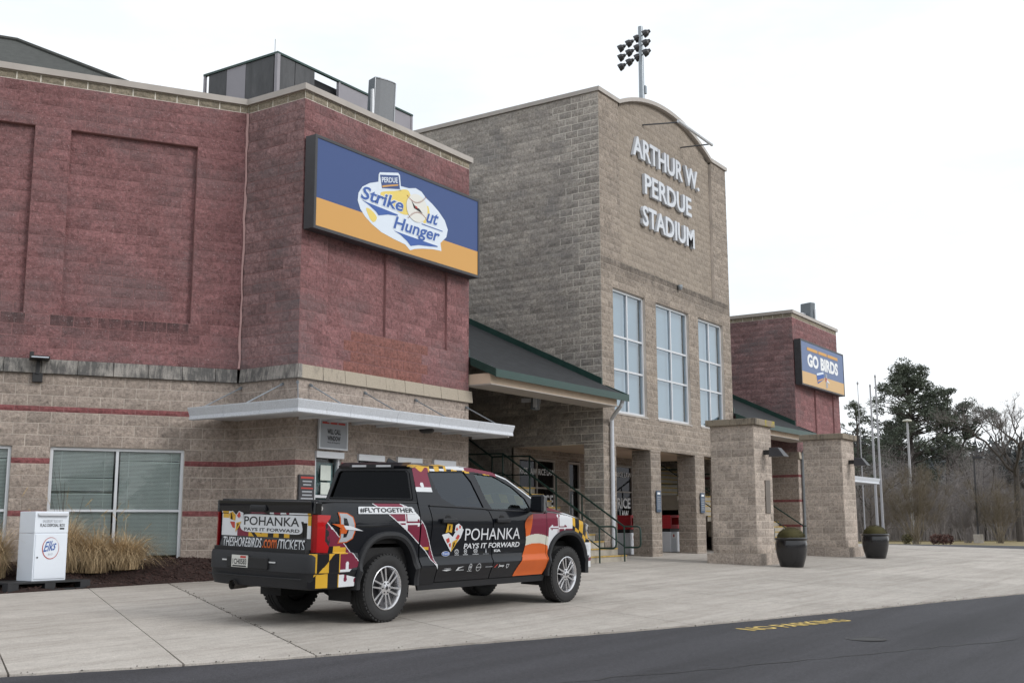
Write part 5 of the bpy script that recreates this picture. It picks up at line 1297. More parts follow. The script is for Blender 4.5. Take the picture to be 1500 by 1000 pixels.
# cab frame with window openings
rwin = [(1.075, 1.865), (1.83, 1.885), (1.94, 1.76), (2.06, 1.405), (1.44, 1.425), (1.20, 1.52), (1.12, 1.66)]
fwin = [(2.05, 1.875), (2.50, 1.845), (2.88, 1.70), (3.13, 1.54), (3.20, 1.405), (2.24, 1.385), (2.16, 1.52)]
frame_poly = [(.69, 1.43), (.745, 1.90), (.85, 1.935), (1.47, 1.955), (2.03, 1.945), (2.45, 1.905), (2.78, 1.82), (3.27, 1.575), (3.62, 1.385), (3.40, 1.345), (2.07, 1.384), (.884, 1.43)]
cabf = panel('cab_frame', frame_poly, green_y, 'truck black', truck, holes=[rwin, fwin], th=.05)
for o, poly, mt in (('rear_door_window', rwin, 'truck dark glass'), ('front_door_window', fwin, 'truck front glass')):
    panel(o, poly, green_y, mt, truck, off=-.014, th=0)
# window rubbers (proud line under the glass)
bl = MB()
for s in (-1, 1): bl.tube([(x, s*(green_y(x, z)+.004), z) for x, z in ((.90, 1.425), (1.5, 1.407), (2.06, 1.388), (2.24, 1.375), (3.2, 1.352), (3.45, 1.345))], .010, 6)
bl.build('belt_moulding', MATS['trim plastic'], truck)
# roof
rail = [(.745, 1.90), (.85, 1.935), (1.47, 1.955), (2.03, 1.945), (2.45, 1.905), (2.62, 1.868)]
rz = lambda x: float(np.interp(x, [p[0] for p in rail], [p[1] for p in rail]))
rf = MB(); nx, ny = 24, 16; vs = []
for i in range(nx+1):
    x = .745+(2.66-.745)*i/nx
    for j in range(ny+1):
        v = -1+2*j/ny; hy = green_y(x, rz(x)); xx = x-(.05*(1-v*v)*0 if i < nx else -.06*(1-v*v)) + (.03*(1-v*v)*(-1) if i == 0 else 0)
        vs.append((xx, v*hy, rz(x)+.045*(1-abs(v)**2.4)))
rf.add(vs, [(i*(ny+1)+j, (i+1)*(ny+1)+j, (i+1)*(ny+1)+j+1, i*(ny+1)+j+1) for i in range(nx) for j in range(ny)])
roof = rf.build('roof', MATS['truck black'], truck, smooth=True)
fin = MB(); fin.add([(.98, 0, 1.99), (1.22, -.022, 1.995), (1.22, .022, 1.995), (1.02, 0, 2.055), (1.0, -.02, 1.99), (1.0, .02, 1.99)], [(0, 4, 3), (4, 1, 3), (1, 2, 3), (2, 5, 3), (5, 0, 3)]); fin.build('roof_antenna', MATS['truck black'], roof)
# windscreen
ws = MB(); n1, n2 = 8, 12; vs = []
for i in range(n1+1):
    t = i/n1; x = 2.66+(3.60-2.66)*t; z = 1.868+(1.40-1.868)*t; hy = .655+(.80-.655)*t
    for j in range(n2+1):
        v = -1+2*j/n2; vs.append((x+(.06+.10*t)*(1-v*v), v*hy, z+.045*(1-v*v)*(1-t)))
ws.add(vs, [(i*(n2+1)+j, (i+1)*(n2+1)+j, (i+1)*(n2+1)+j+1, i*(n2+1)+j+1) for i in range(n1) for j in range(n2)]); ws.build('windscreen', MATS['truck front glass'], truck, smooth=True, fix=False)
# cab rear wall and window
def rear_fn(y, z): return .69+(z-1.43)*.115
cw = MB()
outer = [(-.845, 1.43), (-.70, 1.86), (-.64, 1.925), (.64, 1.925), (.70, 1.86), (.845, 1.43)]; inner = [(-.74, 1.50), (-.63, 1.84), (-.58, 1.875), (.58, 1.875), (.63, 1.84), (.74, 1.50)]
vs = [(rear_fn(*p)-.01, p[0], p[1]) for p in outer]+[(rear_fn(*p)-.01, p[0], p[1]) for p in inner]
cw.add(vs, [(i, (i+1) % 6, 6+(i+1) % 6, 6+i) for i in range(6)]); cw.add([(.69, -.845, .75), (.69, .845, .75), (.68, .845, 1.43), (.68, -.845, 1.43)], [(0, 1, 2, 3)])
cw.build('cab_rear_panel', MATS['truck black'], truck)
g = MB(); g.add([(rear_fn(*p), p[0], p[1]) for p in inner], [tuple(range(6))]); g.build('rear_window', MATS['truck rear glass'], truck, fix=False)
fr = MB(); fr.tube([(rear_fn(*p)-.018, p[0], p[1]) for p in inner]+[(rear_fn(*inner[0])-.018, *inner[0])], .012, 6, cap=False); fr.build('window_seal', MATS['trim plastic'], truck)
sp = MB(); sp.add([(.70, -.62, 1.935), (.70, .62, 1.935), (.80, .62, 1.985), (.80, -.62, 1.985), (.715, -.62, 1.90), (.715, .62, 1.90)], [(0, 1, 2, 3), (0, 4, 5, 1)]); sp.build('roof_lip', MATS['truck black'], truck)
hl = MB().box(.692, .70, -.40, .40, 1.905, 1.955); hmsl = hl.build('brake_light_strip', MATS['trim plastic'], truck)
for y in (-.22, .22): MB().box(.684, .693, y-.13, y+.13, 1.918, 1.945).build('lamp', MATS['lamp clear'], hmsl, bevel=.004)
# bonnet
hd = MB(); n1, n2 = 16, 20; vs = []
zc_ = lambda x: float(np.interp(x, [3.45, 3.7, 4.1, 4.45, 4.64, 4.76, 4.84], [1.44, 1.437, 1.415, 1.355, 1.285, 1.21, 1.13]))
for i in range(n1+1):
    x0 = 3.46+(4.75-3.46)*i/n1
    for j in range(n2+1):
        v = -1+2*j/n2; x = x0+.10*(1-v*v)*(i/n1); ze = fz_(min(x0, 4.64))+.006 if x0 < 4.64 else 1.165-(x0-4.64)*.25
        hy = side_y(x0, ze)-.004; zz = zc_(x0)-(zc_(x0)-ze)*abs(v)**3.2+.012*(1 if .30 < abs(v) < .55 else 0)
        vs.append((x, v*hy, zz))
hd.add(vs, [(i*(n2+1)+j, (i+1)*(n2+1)+j, (i+1)*(n2+1)+j+1, i*(n2+1)+j+1) for i in range(n1) for j in range(n2)])
hood = hd.build('bonnet', MATS['wrap white'], truck, smooth=True)
MB().box(3.38, 3.62, -.80, .80, 1.34, 1.385).build('cowl', MATS['trim plastic'], truck)
# front end: grille, lamps, bumper
gr = MB()
for k in range(9): z = .62+k*.058; gr.box(4.82, 4.90-abs(k-4)*.004, -.60, .60, z, z+.03)
gr.build('grille', MATS['trim plastic'], truck)
MB().box(4.66, 4.82, -.66, .66, .55, 1.16).build('grille_back', MATS['chassis'], truck)
for s in (-1, 1):
    h = MB(); pts = [(4.645, .885, 1.180), (4.80, .845, 1.145), (4.92, .70, 1.10), (4.935, .70, .97), (4.88, .815, .965), (4.77, .86, 1.03), (4.65, .888, 1.09)]
    P = [(x, s*(y+.006), z) for x, y, z in pts]; c0 = (sum(p[0] for p in P)/7+.02, sum(p[1] for p in P)/7, sum(p[2] for p in P)/7)
    h.add(P+[c0]+[(x-.14, y*.95, z) for x, y, z in P], [(i, (i+1) % 7, 7) for i in range(7)]+[(i, 8+i, 8+(i+1) % 7, (i+1) % 7) for i in range(7)]); h.build('headlight', MATS['lamp clear'], truck, smooth=True)
def wrap_strip(path, prof, name, mat, th=None):
    """sweep a (outward, z) profile along a plan path"""
    b = MB(); n = len(prof); vs = []
    for i, (x, y) in enumerate(path):
        p0 = V(path[max(i-1, 0)]); p1 = V(path[min(i+1, len(path)-1)]); d = (p1-p0).normalized(); o = V((d.y, -d.x))
        vs += [(x+o.x*u, y+o.y*u, z) for u, z in prof]
    b.add(vs, [(i*n+j, i*n+(j+1), (i+1)*n+(j+1), (i+1)*n+j) for i in range(len(path)-1) for j in range(n-1)]); b.add([vs[j] for j in range(n)], [tuple(range(n))]); b.add([vs[(len(path)-1)*n+j] for j in range(n)], [tuple(range(n))])
    return b.build(name, MATS[mat], truck, smooth=True)
def sym(path): return path+[(x, -y) for x, y in reversed(path) if abs(y) > 1e-6]
rbp = spline([(-.46, -.885), (-.75, -.905), (-1.0, -.900), (-1.14, -.872), (-1.21, -.80), (-1.245, -.62), (-1.255, -.3), (-1.26, -.001)], 5, False)
rb_ = wrap_strip([(x, y) for x, y in reversed(sym(rbp))], [(-.10, .44), (-.02, .455), (.0, .52), (.012, .55), (.015, .62), (.030, .64), (.030, .82), (.015, .855), (-.12, .858)], 'rear_bumper', 'trim plastic')
fbp = spline([(4.72, -.865), (4.86, -.835), (4.955, -.75), (5.0, -.55), (5.02, -.25), (5.025, -.001)], 5, False)
wrap_strip(sym(fbp), [(-.14, .40), (-.02, .42), (.0, .52), (.015, .60), (.02, .82), (.0, .90), (-.10, .93)], 'front_bumper', 'wrap white')
bc = MB(); bc.box(-1.31, -1.284, -.26, .46, .655, .79); rec = bc.build('dark_plate_surround', MATS['chassis'], truck, bevel=.01)  # box stands proud; its dark colour imitates the shade of a recess
MB().box(-1.318, -1.3105, .07, .355, .665, .808).build('number_plate', MATS['plate white'] if 'plate white' in MATS else flat('plate white', (.55, .55, .52)), rec)
TXT = lambda x, y0, y1, z0, z1: (lambda a, b: V((x, y0+(y1-y0)*a, z0+(z1-z0)*b)))
text_obj('1CH0583', TXT(-1.3195, .335, .09, .70, .765), 'plate_number', MATS['print black'], rec, .02)
MB().box(-1.3197, -1.319, .10, .20, .775, .80).build('plate_emblem', MATS['print red'], rec); MB().box(-1.3197, -1.319, .09, .335, .672, .688).build('plate_line', MATS['print black'], rec)
for y in (-.33, .50): MB().box(-1.298, -1.288, y-.05, y+.05, .735, .752).build('plate_lamp', MATS['lamp clear'], rec)
st_ = MB(); st_.box(-1.292, -1.27, -.80, .80, .565, .575); st_.build('bumper_crease', MATS['trim plastic'], truck)
# tailgate
tg = MB(); ny, nz_ = 12, 10; vs = []
for i in range(ny+1):
    y = -.815+1.63*i/ny
    for j in range(nz_+1):
        z = .872+(1.452-.872)*j/nz_; x = -1.135+(.010 if .98 < z < 1.30 else 0)-(.030*sm(1.32, 1.36, z))-.018*(1-(y/.815)**2); vs.append((x, y, z))
tg.add(vs, [(i*(nz_+1)+j, (i+1)*(nz_+1)+j, (i+1)*(nz_+1)+j+1, i*(nz_+1)+j+1) for i in range(ny) for j in range(nz_)])
top = [vs[i*(nz_+1)+nz_] for i in range(ny+1)]; tg.add(top+[(-1.06, p[1], 1.452) for p in top], [(i, i+1, ny+2+i, ny+1+i) for i in range(ny)])
for i in (0, ny): e_ = [vs[i*(nz_+1)+j] for j in range(nz_+1)]; tg.add(e_+[(-1.06, p[1], p[2]) for p in e_], [(j, j+1, nz_+2+j, nz_+1+j) for j in range(nz_)])
tail = tg.build('tailgate', MATS['truck black'], truck, smooth=True, fix=False)
hb = MB(); hb.box(-1.205, -1.15, -.065, .215, 1.325, 1.405); hbo = hb.build('tailgate_handle', MATS['trim plastic'], tail, bevel=.018)
MB().box(-1.207, -1.20, -.04, .19, 1.345, 1.365).build('grip', MATS['chassis'], hbo)
# bed interior and rail caps
bi = MB(); bi.box(-1.06, .64, -.74, .74, .95, .97); bi.box(-1.06, .64, -.80, -.74, .95, 1.44); bi.box(-1.06, .64, .74, .80, .95, 1.44); bi.box(.60, .64, -.8, .8, .95, 1.42); bi.build('bed_liner', MATS['chassis'], truck)
for s in (-1, 1): MB().box(-1.09, .66, min(s*.72, s*.852), max(s*.72, s*.852), 1.445, 1.472).build('bed_rail_cap', MATS['trim plastic'], truck, bevel=.010)
for s in (-1, 1): MB().box(-1.148, -1.05, min(s*.818, s*.872), max(s*.818, s*.872), 1.308, 1.452).build('bed_corner_post', MATS['truck black'], truck, bevel=.012)
cv = MB(); cv.box(-1.05, .63, -.73, .73, 1.40, 1.455); cv.build('bed_cover', MATS['trim plastic'], truck, bevel=.01)
# tail lamps
lamp_poly = [(-1.115, .872), (-.955, .868), (-.945, .935), (-1.005, 1.0), (-1.015, 1.19), (-.945, 1.265), (-.935, 1.300), (-1.115, 1.305)]
tl = panel('tail_light', lamp_poly, side_y, 'lamp red', truck, off=.014, th=.05)
for o, s in zip(tl, (-1, 1)):
    y0 = side_y(-1.115, 1.1)+.014
    b = MB(); b.add([(-1.115, s*y0, .872), (-1.15, s*(y0-.02), .872), (-1.158, s*.822, .872), (-1.115, s*y0, 1.305), (-1.15, s*(y0-.02), 1.305), (-1.158, s*.822, 1.305), (-1.08, s*.822, .872), (-1.08, s*.822, 1.305)], [(0, 1, 4, 3), (1, 2, 5, 4), (2, 6, 7, 5), (3, 4, 5), (0, 2, 1)]); b.build('lens_rear', MATS['lamp red dark'], o, smooth=True)
    b = MB()
    for q in (.25, .6): x = -1.115-.04*q; b.add([(x-.004, s*(y0-.05*q+.004), .90), (x-.012, s*(y0-.05*q-.002), .90), (x-.012, s*(y0-.05*q-.002), 1.285), (x-.004, s*(y0-.05*q+.004), 1.285)], [(0, 1, 2, 3)])
    b.build('lens_bar', MATS['lamp red'], o, fix=False)
panel('lamp_inset', [(-.95, .94), (-1.0, 1.0), (-1.01, 1.19), (-.95, 1.26), (-.93, 1.20), (-.955, 1.1), (-.93, .99)], side_y, 'chassis', truck, off=.006, th=0)
# wheel arch flares and wells
for ax, (ai, bi_, ao, bo), nm in ((RA, (.495, .60, .585, .685), 'rear'), (FA, (.495, .585, .575, .660), 'front')):
    for s in (-1, 1):
        b = MB(); inn = arch(ax, ai, bi_, 36, 0, 180); mid = arch(ax, ai+.035, bi_+.035, 36, 0, 180); out = arch(ax, ao, bo, 36, 0, 180); n = len(inn); vs = []
        for k in range(n):
            yo = side_y(out[k][0], out[k][1]); yb_ = max(.90, yo)
            vs += [(inn[k][0], s*.70, inn[k][1]), (inn[k][0], s*(yb_+.018), inn[k][1]), (mid[k][0], s*(yb_+.040), mid[k][1]), ((mid[k][0]*.3+out[k][0]*.7), s*(yb_+.034), mid[k][1]*.3+out[k][1]*.7), (out[k][0], s*(yo+.006), out[k][1]), (out[k][0], s*(yo-.02), out[k][1])]
        b.add(vs, [(k*6+j, k*6+j+1, (k+1)*6+j+1, (k+1)*6+j) for k in range(n-1) for j in range(5)]); b.build('wheel_arch_flare', MATS['trim plastic'], truck, smooth=True)
        w = MB(); ro = arch(ax, ai+.03, bi_+.02, 20, -10, 190); w.add([(x, s*y, z) for x, z in ro for y in (.80, .42)], [(2*k, 2*k+1, 2*k+3, 2*k+2) for k in range(len(ro)-1)]); w.add([(x, s*.42, z) for x, z in ro], [tuple(range(len(ro)))]); w.build('wheel_well', MATS['chassis'], truck)
# wheels
def wheel(ax, s):
    t_ = MB(); cy = s*.775; R_ = .415
    prof = [(.255, -.11), (.275, -.125), (.34, -.138), (.39, -.128), (.410, -.105), (R_, -.085), (R_, -.035), (.405, -.03), (.405, -.02), (R_, -.015), (R_, .015), (.405, .02), (.405, .03), (R_, .035), (R_, .085), (.410, .105), (.39, .128), (.34, .138), (.275, .125), (.255, .11)]
    t_.lathe(prof, 56, (0, 0, 0), axis='y')
    for k in range(44):                        # shoulder blocks
        a = 2*math.pi*k/44
        for q in (-1, 1):
            M = Matrix.Rotation(a, 4, 'Y'); t_.box(.398, .4185, q*.098-.022, q*.098+.022, -.018, .018, mat=M)
    w = bpy.data.objects.new('wheel', None); w.location = (ax, cy, R_); w.empty_display_size = .2; link(w, truck)
    t_.build('tyre', MATS['tyre rubber'], w, smooth=True)
    b = MB(); o = s
    b.lathe([(.262, o*.118), (.268, o*.128), (.258, o*.132), (.245, o*.118), (.235, o*.05), (.235, -o*.11)], 48, axis='y'); b.build('rim', MATS['alloy'], w, smooth=True)
    d = MB(); d.lathe([(0, o*.02), (.17, o*.02), (.17, -o*.02), (.235, -o*.03)], 40, axis='y'); d.build('brake_disc', MATS['alloy dark'], w, smooth=True)
    sp_ = MB()
    for k in range(6):
        for q in (-1, 1):
            a = 2*math.pi*k/6+.26; M = Matrix.Rotation(a, 4, 'Y') @ Matrix.Rotation(-q*.09, 4, 'Y')
            y0, y1 = sorted((o*.080, o*.112)); x0 = .052
            vs = [M @ V(v) for v in ((x0, y0, q*.016-.012), (.25, y0, q*.020-.012), (.25, y0, q*.020+.012), (x0, y0, q*.016+.012), (x0, o*.112, q*.016-.008), (.25, o*.122, q*.020-.007), (.25, o*.122, q*.020+.007), (x0, o*.112, q*.016+.008))]
            sp_.add(vs, [(0, 1, 2, 3), (4, 7, 6, 5), (0, 4, 5, 1), (1, 5, 6, 2), (2, 6, 7, 3), (3, 7, 4, 0)])
    sp_.build('spokes', MATS['alloy'], w, bevel=.004)
    h = MB(); h.lathe([(0, o*.128), (.030, o*.128), (.036, o*.120), (.085, o*.112), (.088, o*.07)], 24, axis='y'); h.build('hub', MATS['alloy'], w, smooth=True)
    n_ = MB()
    for k in range(6): a = 2*math.pi*k/6; n_.lathe([(0, o*.122), (.010, o*.122), (.011, o*.108)], 8, (.062*math.cos(a), 0, .062*math.sin(a)), axis='y')
    n_.lathe([(0, o*.130), (.022, o*.130), (.024, o*.124)], 16, axis='y'); n_.build('wheel_nuts', MATS['alloy dark'], w)
for ax in (RA, FA):
    for s in (-1, 1): wheel(ax, s)
# underbody
ub = MB(); ub.box(-1.05, 4.6, -.45, -.36, .50, .66); ub.box(-1.05, 4.6, .36, .45, .50, .66); ub.box(.7, 3.5, -.82, .82, .42, .52); ub.box(3.5, 4.7, -.6, .6, .38, .9)
for x in (-.9, 0, 1.2, 2.4, 3.6): ub.box(x, x+.12, -.40, .40, .52, .64)
ub.tube([(RA, -.75, .415), (RA, .75, .415)], .055, 10); ub.tube([(FA, -.75, .415), (FA, .75, .415)], .045, 10); ub.lathe([(0, -.17), (.12, -.12), (.16, 0), (.12, .12), (0, .17)], 16, (RA, 0, .40), axis='y')
ub.lathe([(.12, -.1), (.36, -.12), (.40, 0), (.36, .12), (.12, .1)], 24, (-.62, 0, .50), axis='y') if False else ub.lathe([(.16, .46), (.36, .45), (.39, .54), (.36, .63), (.16, .62)], 24, (-.62, 0, 0))
ub.box(-1.20, -1.0, -.06, .06, .47, .55); ub.box(-1.22, .66, -.80, .80, .62, .90)
ub.build('chassis', MATS['chassis'], truck)
ep = MB(); ep.tube([(RA-.4, .30, .48), (-.85, .36, .455), (-1.02, .37, .455), (-1.27, .37, .448)], .047, 14, cap=False); ep.tube([(-1.06, .37, .453), (-1.285, .37, .447)], [.052, .056], 14, cap=False); ep.build('exhaust_pipe', MATS['exhaust steel'], truck, smooth=True)
# interior
for x, y in ((2.25, -.40), (2.25, .40), (1.25, 0)):
    b = MB(); w = .25 if x > 2 else .62
    b.box(x-.28, x+.28, y-w, y+w, .95, 1.12); b.add([(x-.30, y-w, 1.1), (x-.14, y-w, 1.1), (x-.28, y-w*.9, 1.62), (x-.38, y-w*.9, 1.62), (x-.30, y+w, 1.1), (x-.14, y+w, 1.1), (x-.28, y+w*.9, 1.62), (x-.38, y+w*.9, 1.62)], [(0, 1, 2, 3), (7, 6, 5, 4), (0, 4, 5, 1), (1, 5, 6, 2), (2, 6, 7, 3), (3, 7, 4, 0)])
    b.box(x-.40, x-.30, y-.12, y+.12, 1.64, 1.80); b.build('seat', MATS['seat cloth'], truck, bevel=.03)
b = MB(); b.box(3.0, 3.5, -.78, .78, 1.0, 1.36); b.build('dashboard', MATS['seat cloth'], truck, bevel=.05)
b = MB(); ring = [(2.78+.08*math.sin(a), .40+.19*math.cos(a), 1.36+.17*math.sin(a)) for a in np.linspace(0, 2*math.pi, 25)]; b.tube(ring, .018, 8, cap=False); b.box(2.78, 2.83, .24, .56, 1.34, 1.38); b.tube([(2.8, .40, 1.36), (3.05, .40, 1.25)], .03, 8); b.build('steering_wheel', MATS['seat cloth'], truck)
MB().box(.72, 3.5, -.80, .80, .86, .94).build('cab_floor', MATS['chassis'], truck)
# mirrors and handles
for s in (-1, 1):
    b = MB(); P = [(3.02, .96, 1.345), (3.22, .94, 1.355), (3.24, .95, 1.58), (3.03, .97, 1.60), (3.01, 1.21, 1.335), (3.18, 1.17, 1.35), (3.19, 1.17, 1.58), (3.02, 1.20, 1.61)]
    b.add([(x, s*y, z) for x, y, z in P], [(0, 1, 2, 3), (7, 6, 5, 4), (0, 4, 5, 1), (1, 5, 6, 2), (2, 6, 7, 3), (3, 7, 4, 0)]); mo = b.build('door_mirror', MATS['truck black'], truck, bevel=.03)
    MB().box(3.08, 3.18, min(s*.86, s*.98), max(s*.86, s*.98), 1.36, 1.41).build('mirror_arm', MATS['trim plastic'], mo)
    b = MB(); b.add([(3.028, s*y, z) for y, z in ((1.0, 1.40), (1.17, 1.39), (1.165, 1.55), (1.0, 1.545))], [(0, 1, 2, 3)]); b.build('mirror_glass', MATS['truck dark glass'], mo)
for d_, x0 in ((rd, 1.09), (fd, 2.28)):
    for o, s in zip(d_, (-1, 1)):
        ys = side_y(x0, 1.23)
        MB().box(x0-.01, x0+.30, min(s*(ys+.012), s*(ys+.055)), max(s*(ys+.012), s*(ys+.055)), 1.20, 1.262).build('door_handle', MATS['trim plastic'], o, bevel=.016)
        MB().lathe([(0, s*.0), (.055, s*.004), (.06, -s*.01)], 16, (x0+.15, s*(ys+.004), 1.245), axis='y').build('handle_cup', MATS['chassis'], o)
# ------------------------------------------------------------------ printed wrap on the truck
GO, RE, WH, BK, ORG, CR = range(6)
WM = [MATS[k] for k in ('wrap gold', 'wrap red', 'wrap white', 'wrap black', 'wrap orange', 'wrap cream')]
polyA = [(-1.245, .47), (-.52, .47), (-.48, .62), (-.455, .76), (-1.02, 1.255), (-1.06, 1.295), (-1.10, 1.30), (-1.10, .87), (-1.245, .86)]
curveB_r = spline([(.33, 1.445), (.54, 1.37), (.73, 1.20), (.85, 1.0), (.95, .78), (1.02, .60)], 8, False)
curveB_l = [(1.02, .60), (.80, .84), (.44, 1.085), (.07, 1.31), (-.20, 1.445)]
polyB = curveB_r+curveB_l
polyC = spline([(2.74, .445), (2.83, .60), (2.96, .75), (3.03, .90), (3.01, 1.06), (2.985, 1.18), (3.08, 1.28), (3.22, 1.325)], 6, False)+[(3.56, 1.325), (3.60, 1.342), (4.10, 1.295), (4.40, 1.24), (4.635, 1.17), (4.645, 1.07), (4.80, .93), (4.93, .86), (4.94, .50), (4.72, .50), (4.72, .62), (3.59, .60), (3.48, .445)]
fl_out = {RA: arch(RA, .580, .680, 40, -12, 192), FA: arch(FA, .570, .655, 40, -12, 192)}
def disc(x, z, cx, cz, r): return (x-cx)**2+(z-cz)**2 < r*r
def calvert(x, z, x0, w, zc, sl, h=None):
    k = math.floor((x-x0)/w); d = z > zc+(x-x0)*sl
    return GO if (k % 2 == 0) == d else BK
def bottony(x, z, cx, cz, r, bar):
    """counterchanged cross with rounded arm ends: returns 1 on the cross"""
    on = (abs(x-cx) < bar and abs(z-cz) < r) or (abs(z-cz) < bar and abs(x-cx) < r)
    for dx, dz in ((r, 0), (-r, 0), (0, r), (0, -r)): on = on or disc(x, z, cx+dx, cz+dz, bar*1.25) or disc(x, z, cx+dx*.86+(0 if dx else bar*1.2), cz+dz*.86+(0 if dz else bar*1.2), bar) or disc(x, z, cx+dx*.86-(0 if dx else bar*1.2), cz+dz*.86-(0 if dz else bar*1.2), bar)
    return on
def edge_near(x, z, line, w):
    for (a, b), (c, d) in zip(line, line[1:]):
        l2 = (c-a)**2+(d-b)**2; t = max(0, min(1, ((x-a)*(c-a)+(z-b)*(d-b))/l2))
        if (x-a-t*(c-a))**2+(z-b-t*(d-b))**2 < w*w: return True
    return False
def col_side(x, z):
    if x < -.40:
        if not pip(x, z, polyA): return None
        if pip(x, z, lamp_poly): return None
        if edge_near(x, z, [(-.455, .76), (-1.02, 1.255)], .010): return WH
        if z < .86 and x < -.79: return calvert(x, z, -1.30, .165, .46, .95) if x > -1.245 else GO
        if z >= .86 and x < -.76:
            if z < .945: return GO if x > -.87 else BK
            if disc(x, z, -.90, 1.17, .035) or (abs(x+.90) < .02 and z > 1.17): return WH
            return RE
        if z > .855: return GO if x < -.66 and z < .93 else RE
        if disc(x, z, -.665, .735, .028) or (abs(x+.665) < .026 and .665 < z < .735): return WH
        if .640 < z < .668: return WH
        if .612 < z <= .640: return RE
        if disc(x, z, -.68, .555, .03) or (abs(x+.68) < .022 and .555 < z < .62): return RE
        if disc(x, z, -.50, .535, .03): return RE
        return RE if z > .64 else WH
    if x < 1.3:
        if not pip(x, z, polyB): return None
        if edge_near(x, z, curveB_l, .012) or edge_near(x, z, curveB_r, .010): return WH
        cx, cz = .40, 1.205
        if z < .90:
            if z < .67: return WH
            if x < .86+(.9-z)*.05: return GO if z > .86 or (x+z*.8 < 1.40) else BK
            return RE
        if bottony(x, z, cx, cz, .27, .022):
            return WH if (x < cx) == (z > cz) or abs(x-cx) < .022 and z < cz else RE
        if z > cz: return RE if x < cx else WH
        return RE if x > cx-.02 else WH
    if not pip(x, z, polyC): return None
    if x < 3.60:
        zz = z-.10*math.sin((x-2.8)*3.2)
        if zz < .80: return ORG
        if zz < .93: return CR
        return RE if (x > 3.12+.25*(z-1.0)) else ORG
    if x > 4.66 and z < .88: return RE if .60 < z < .65 else WH
    if x > 4.24: return calvert(x, z, 4.20, .115, 1.17, -.45) if z > .84 else WH
    cx, cz = 3.86, 1.12
    if bottony(x, z, cx, cz, .20, .019): return WH if (x < cx and z > cz-.004) or (x > cx and z < cz) else RE
    if bottony(x, z, cx+.0, cz, .235, .034) and x < cx and z > cz: return RE
    if x < cx: return RE if z > cz+.02 else WH
    return WH if z > cz-.02 else RE
def raster(name, xs, zs, colf, mapf, parent, run=8):
    vs, fs, ms = [], [], []; dx = xs[1]-xs[0]; dz = zs[1]-zs[0]
    for z in zs:
        i = 0; row = [colf(x, z) for x in xs]
        while i < len(xs):
            if row[i] is None: i += 1; continue
            j = i
            while j+1 < len(xs) and row[j+1] == row[i] and j+1-i < run: j += 1
            x0, x1 = xs[i]-dx/2, xs[j]+dx/2; b = len(vs)
            vs += [mapf(x0, z-dz/2), mapf(x1, z-dz/2), mapf(x1, z+dz/2), mapf(x0, z+dz/2)]; fs.append((b, b+1, b+2, b+3)); ms.append(row[i]); i = j+1
    me = bpy.data.meshes.new(name); me.from_pydata(vs, [], fs)
    for m in WM: me.materials.append(m)
    me.polygons.foreach_set('material_index', ms)
    bm = bmesh.new(); bm.from_mesh(me); bmesh.ops.remove_doubles(bm, verts=bm.verts, dist=.0004); bm.to_mesh(me); bm.free()
    me.polygons.foreach_set('use_smooth', [True]*len(me.polygons)); me.update()
    return link(bpy.data.objects.new(name, me), parent)
def ysurf(x, z):
    """outermost body surface on the near side"""
    y = side_y(x, z)
    if z < .862 and x < -.46:                      # bumper end
        yy = np.interp(-x, [.46, .75, 1.0, 1.14, 1.21, 1.245], [.885, .905, .900, .872, .80, .62]); y = float(yy)+(.033 if z > .635 else .018)
    elif z < .93 and x > 4.72: y = float(np.interp(x, [4.72, 4.86, 4.955], [.865, .835, .75]))+.026
    return y+.006
def colfull(x, z):
    for ax, o in fl_out.items():
        if pip(x, z, o): return None
    return col_side(x, z)
def split(x0, x1, name, parent):
    raster(name, np.arange(x0, x1, .0075), np.arange(.45, 1.45, .0075), colfull, lambda x, z: (x, -ysurf(x, z), z), parent)
split(-1.20, -.40, 'flag_print', bed_side[0]); split(-.20, .66, 'flag_print', bed_side[0]); split(.69, 1.03, 'flag_print', rd[0]); split(2.72, 3.545, 'flag_print', fd[0]); split(3.555, 4.94, 'flag_print', fender[0])
# roof rail and rear pillar print
def col_rail(x, z):
    if not pip(x, z, frame_poly) or pip(x, z, [(a, b+.012 if b > 1.8 else b) for a, b in rwin]) or pip(x, z, fwin): return None
    if x < 1.06:
        if z < 1.60: return None
        if x > 1.03+(z-1.6)*.02 and z < 1.86: return None
        if z < 1.66 or disc(x, z, .86, 1.69, .035): return WH
        if z > 1.895+.03*math.sin(x*26): return GO
        return RE
    top = float(np.interp(x, [p[0] for p in frame_poly[1:9]], [p[1] for p in frame_poly[1:9]]))
    if z < top-.075: return None
    if x < 1.45: return GO if math.floor(x/.10) % 2 == 0 else (BK if z > top-.035 else WH)
    if x < 1.85: return WH if z > top-.04 else (GO if math.floor(x/.12) % 2 else BK)
    if x < 2.55: return RE if z > top-.05 else (GO if math.floor(x/.15) % 3 == 0 else BK)
    return WH if z > top-.022 else None
raster('flag_print', np.arange(.70, 3.58, .0075), np.arange(1.38, 1.96, .0075), col_rail, lambda x, z: (x, -(green_y(x, z)+.0035), z), cabf[0])
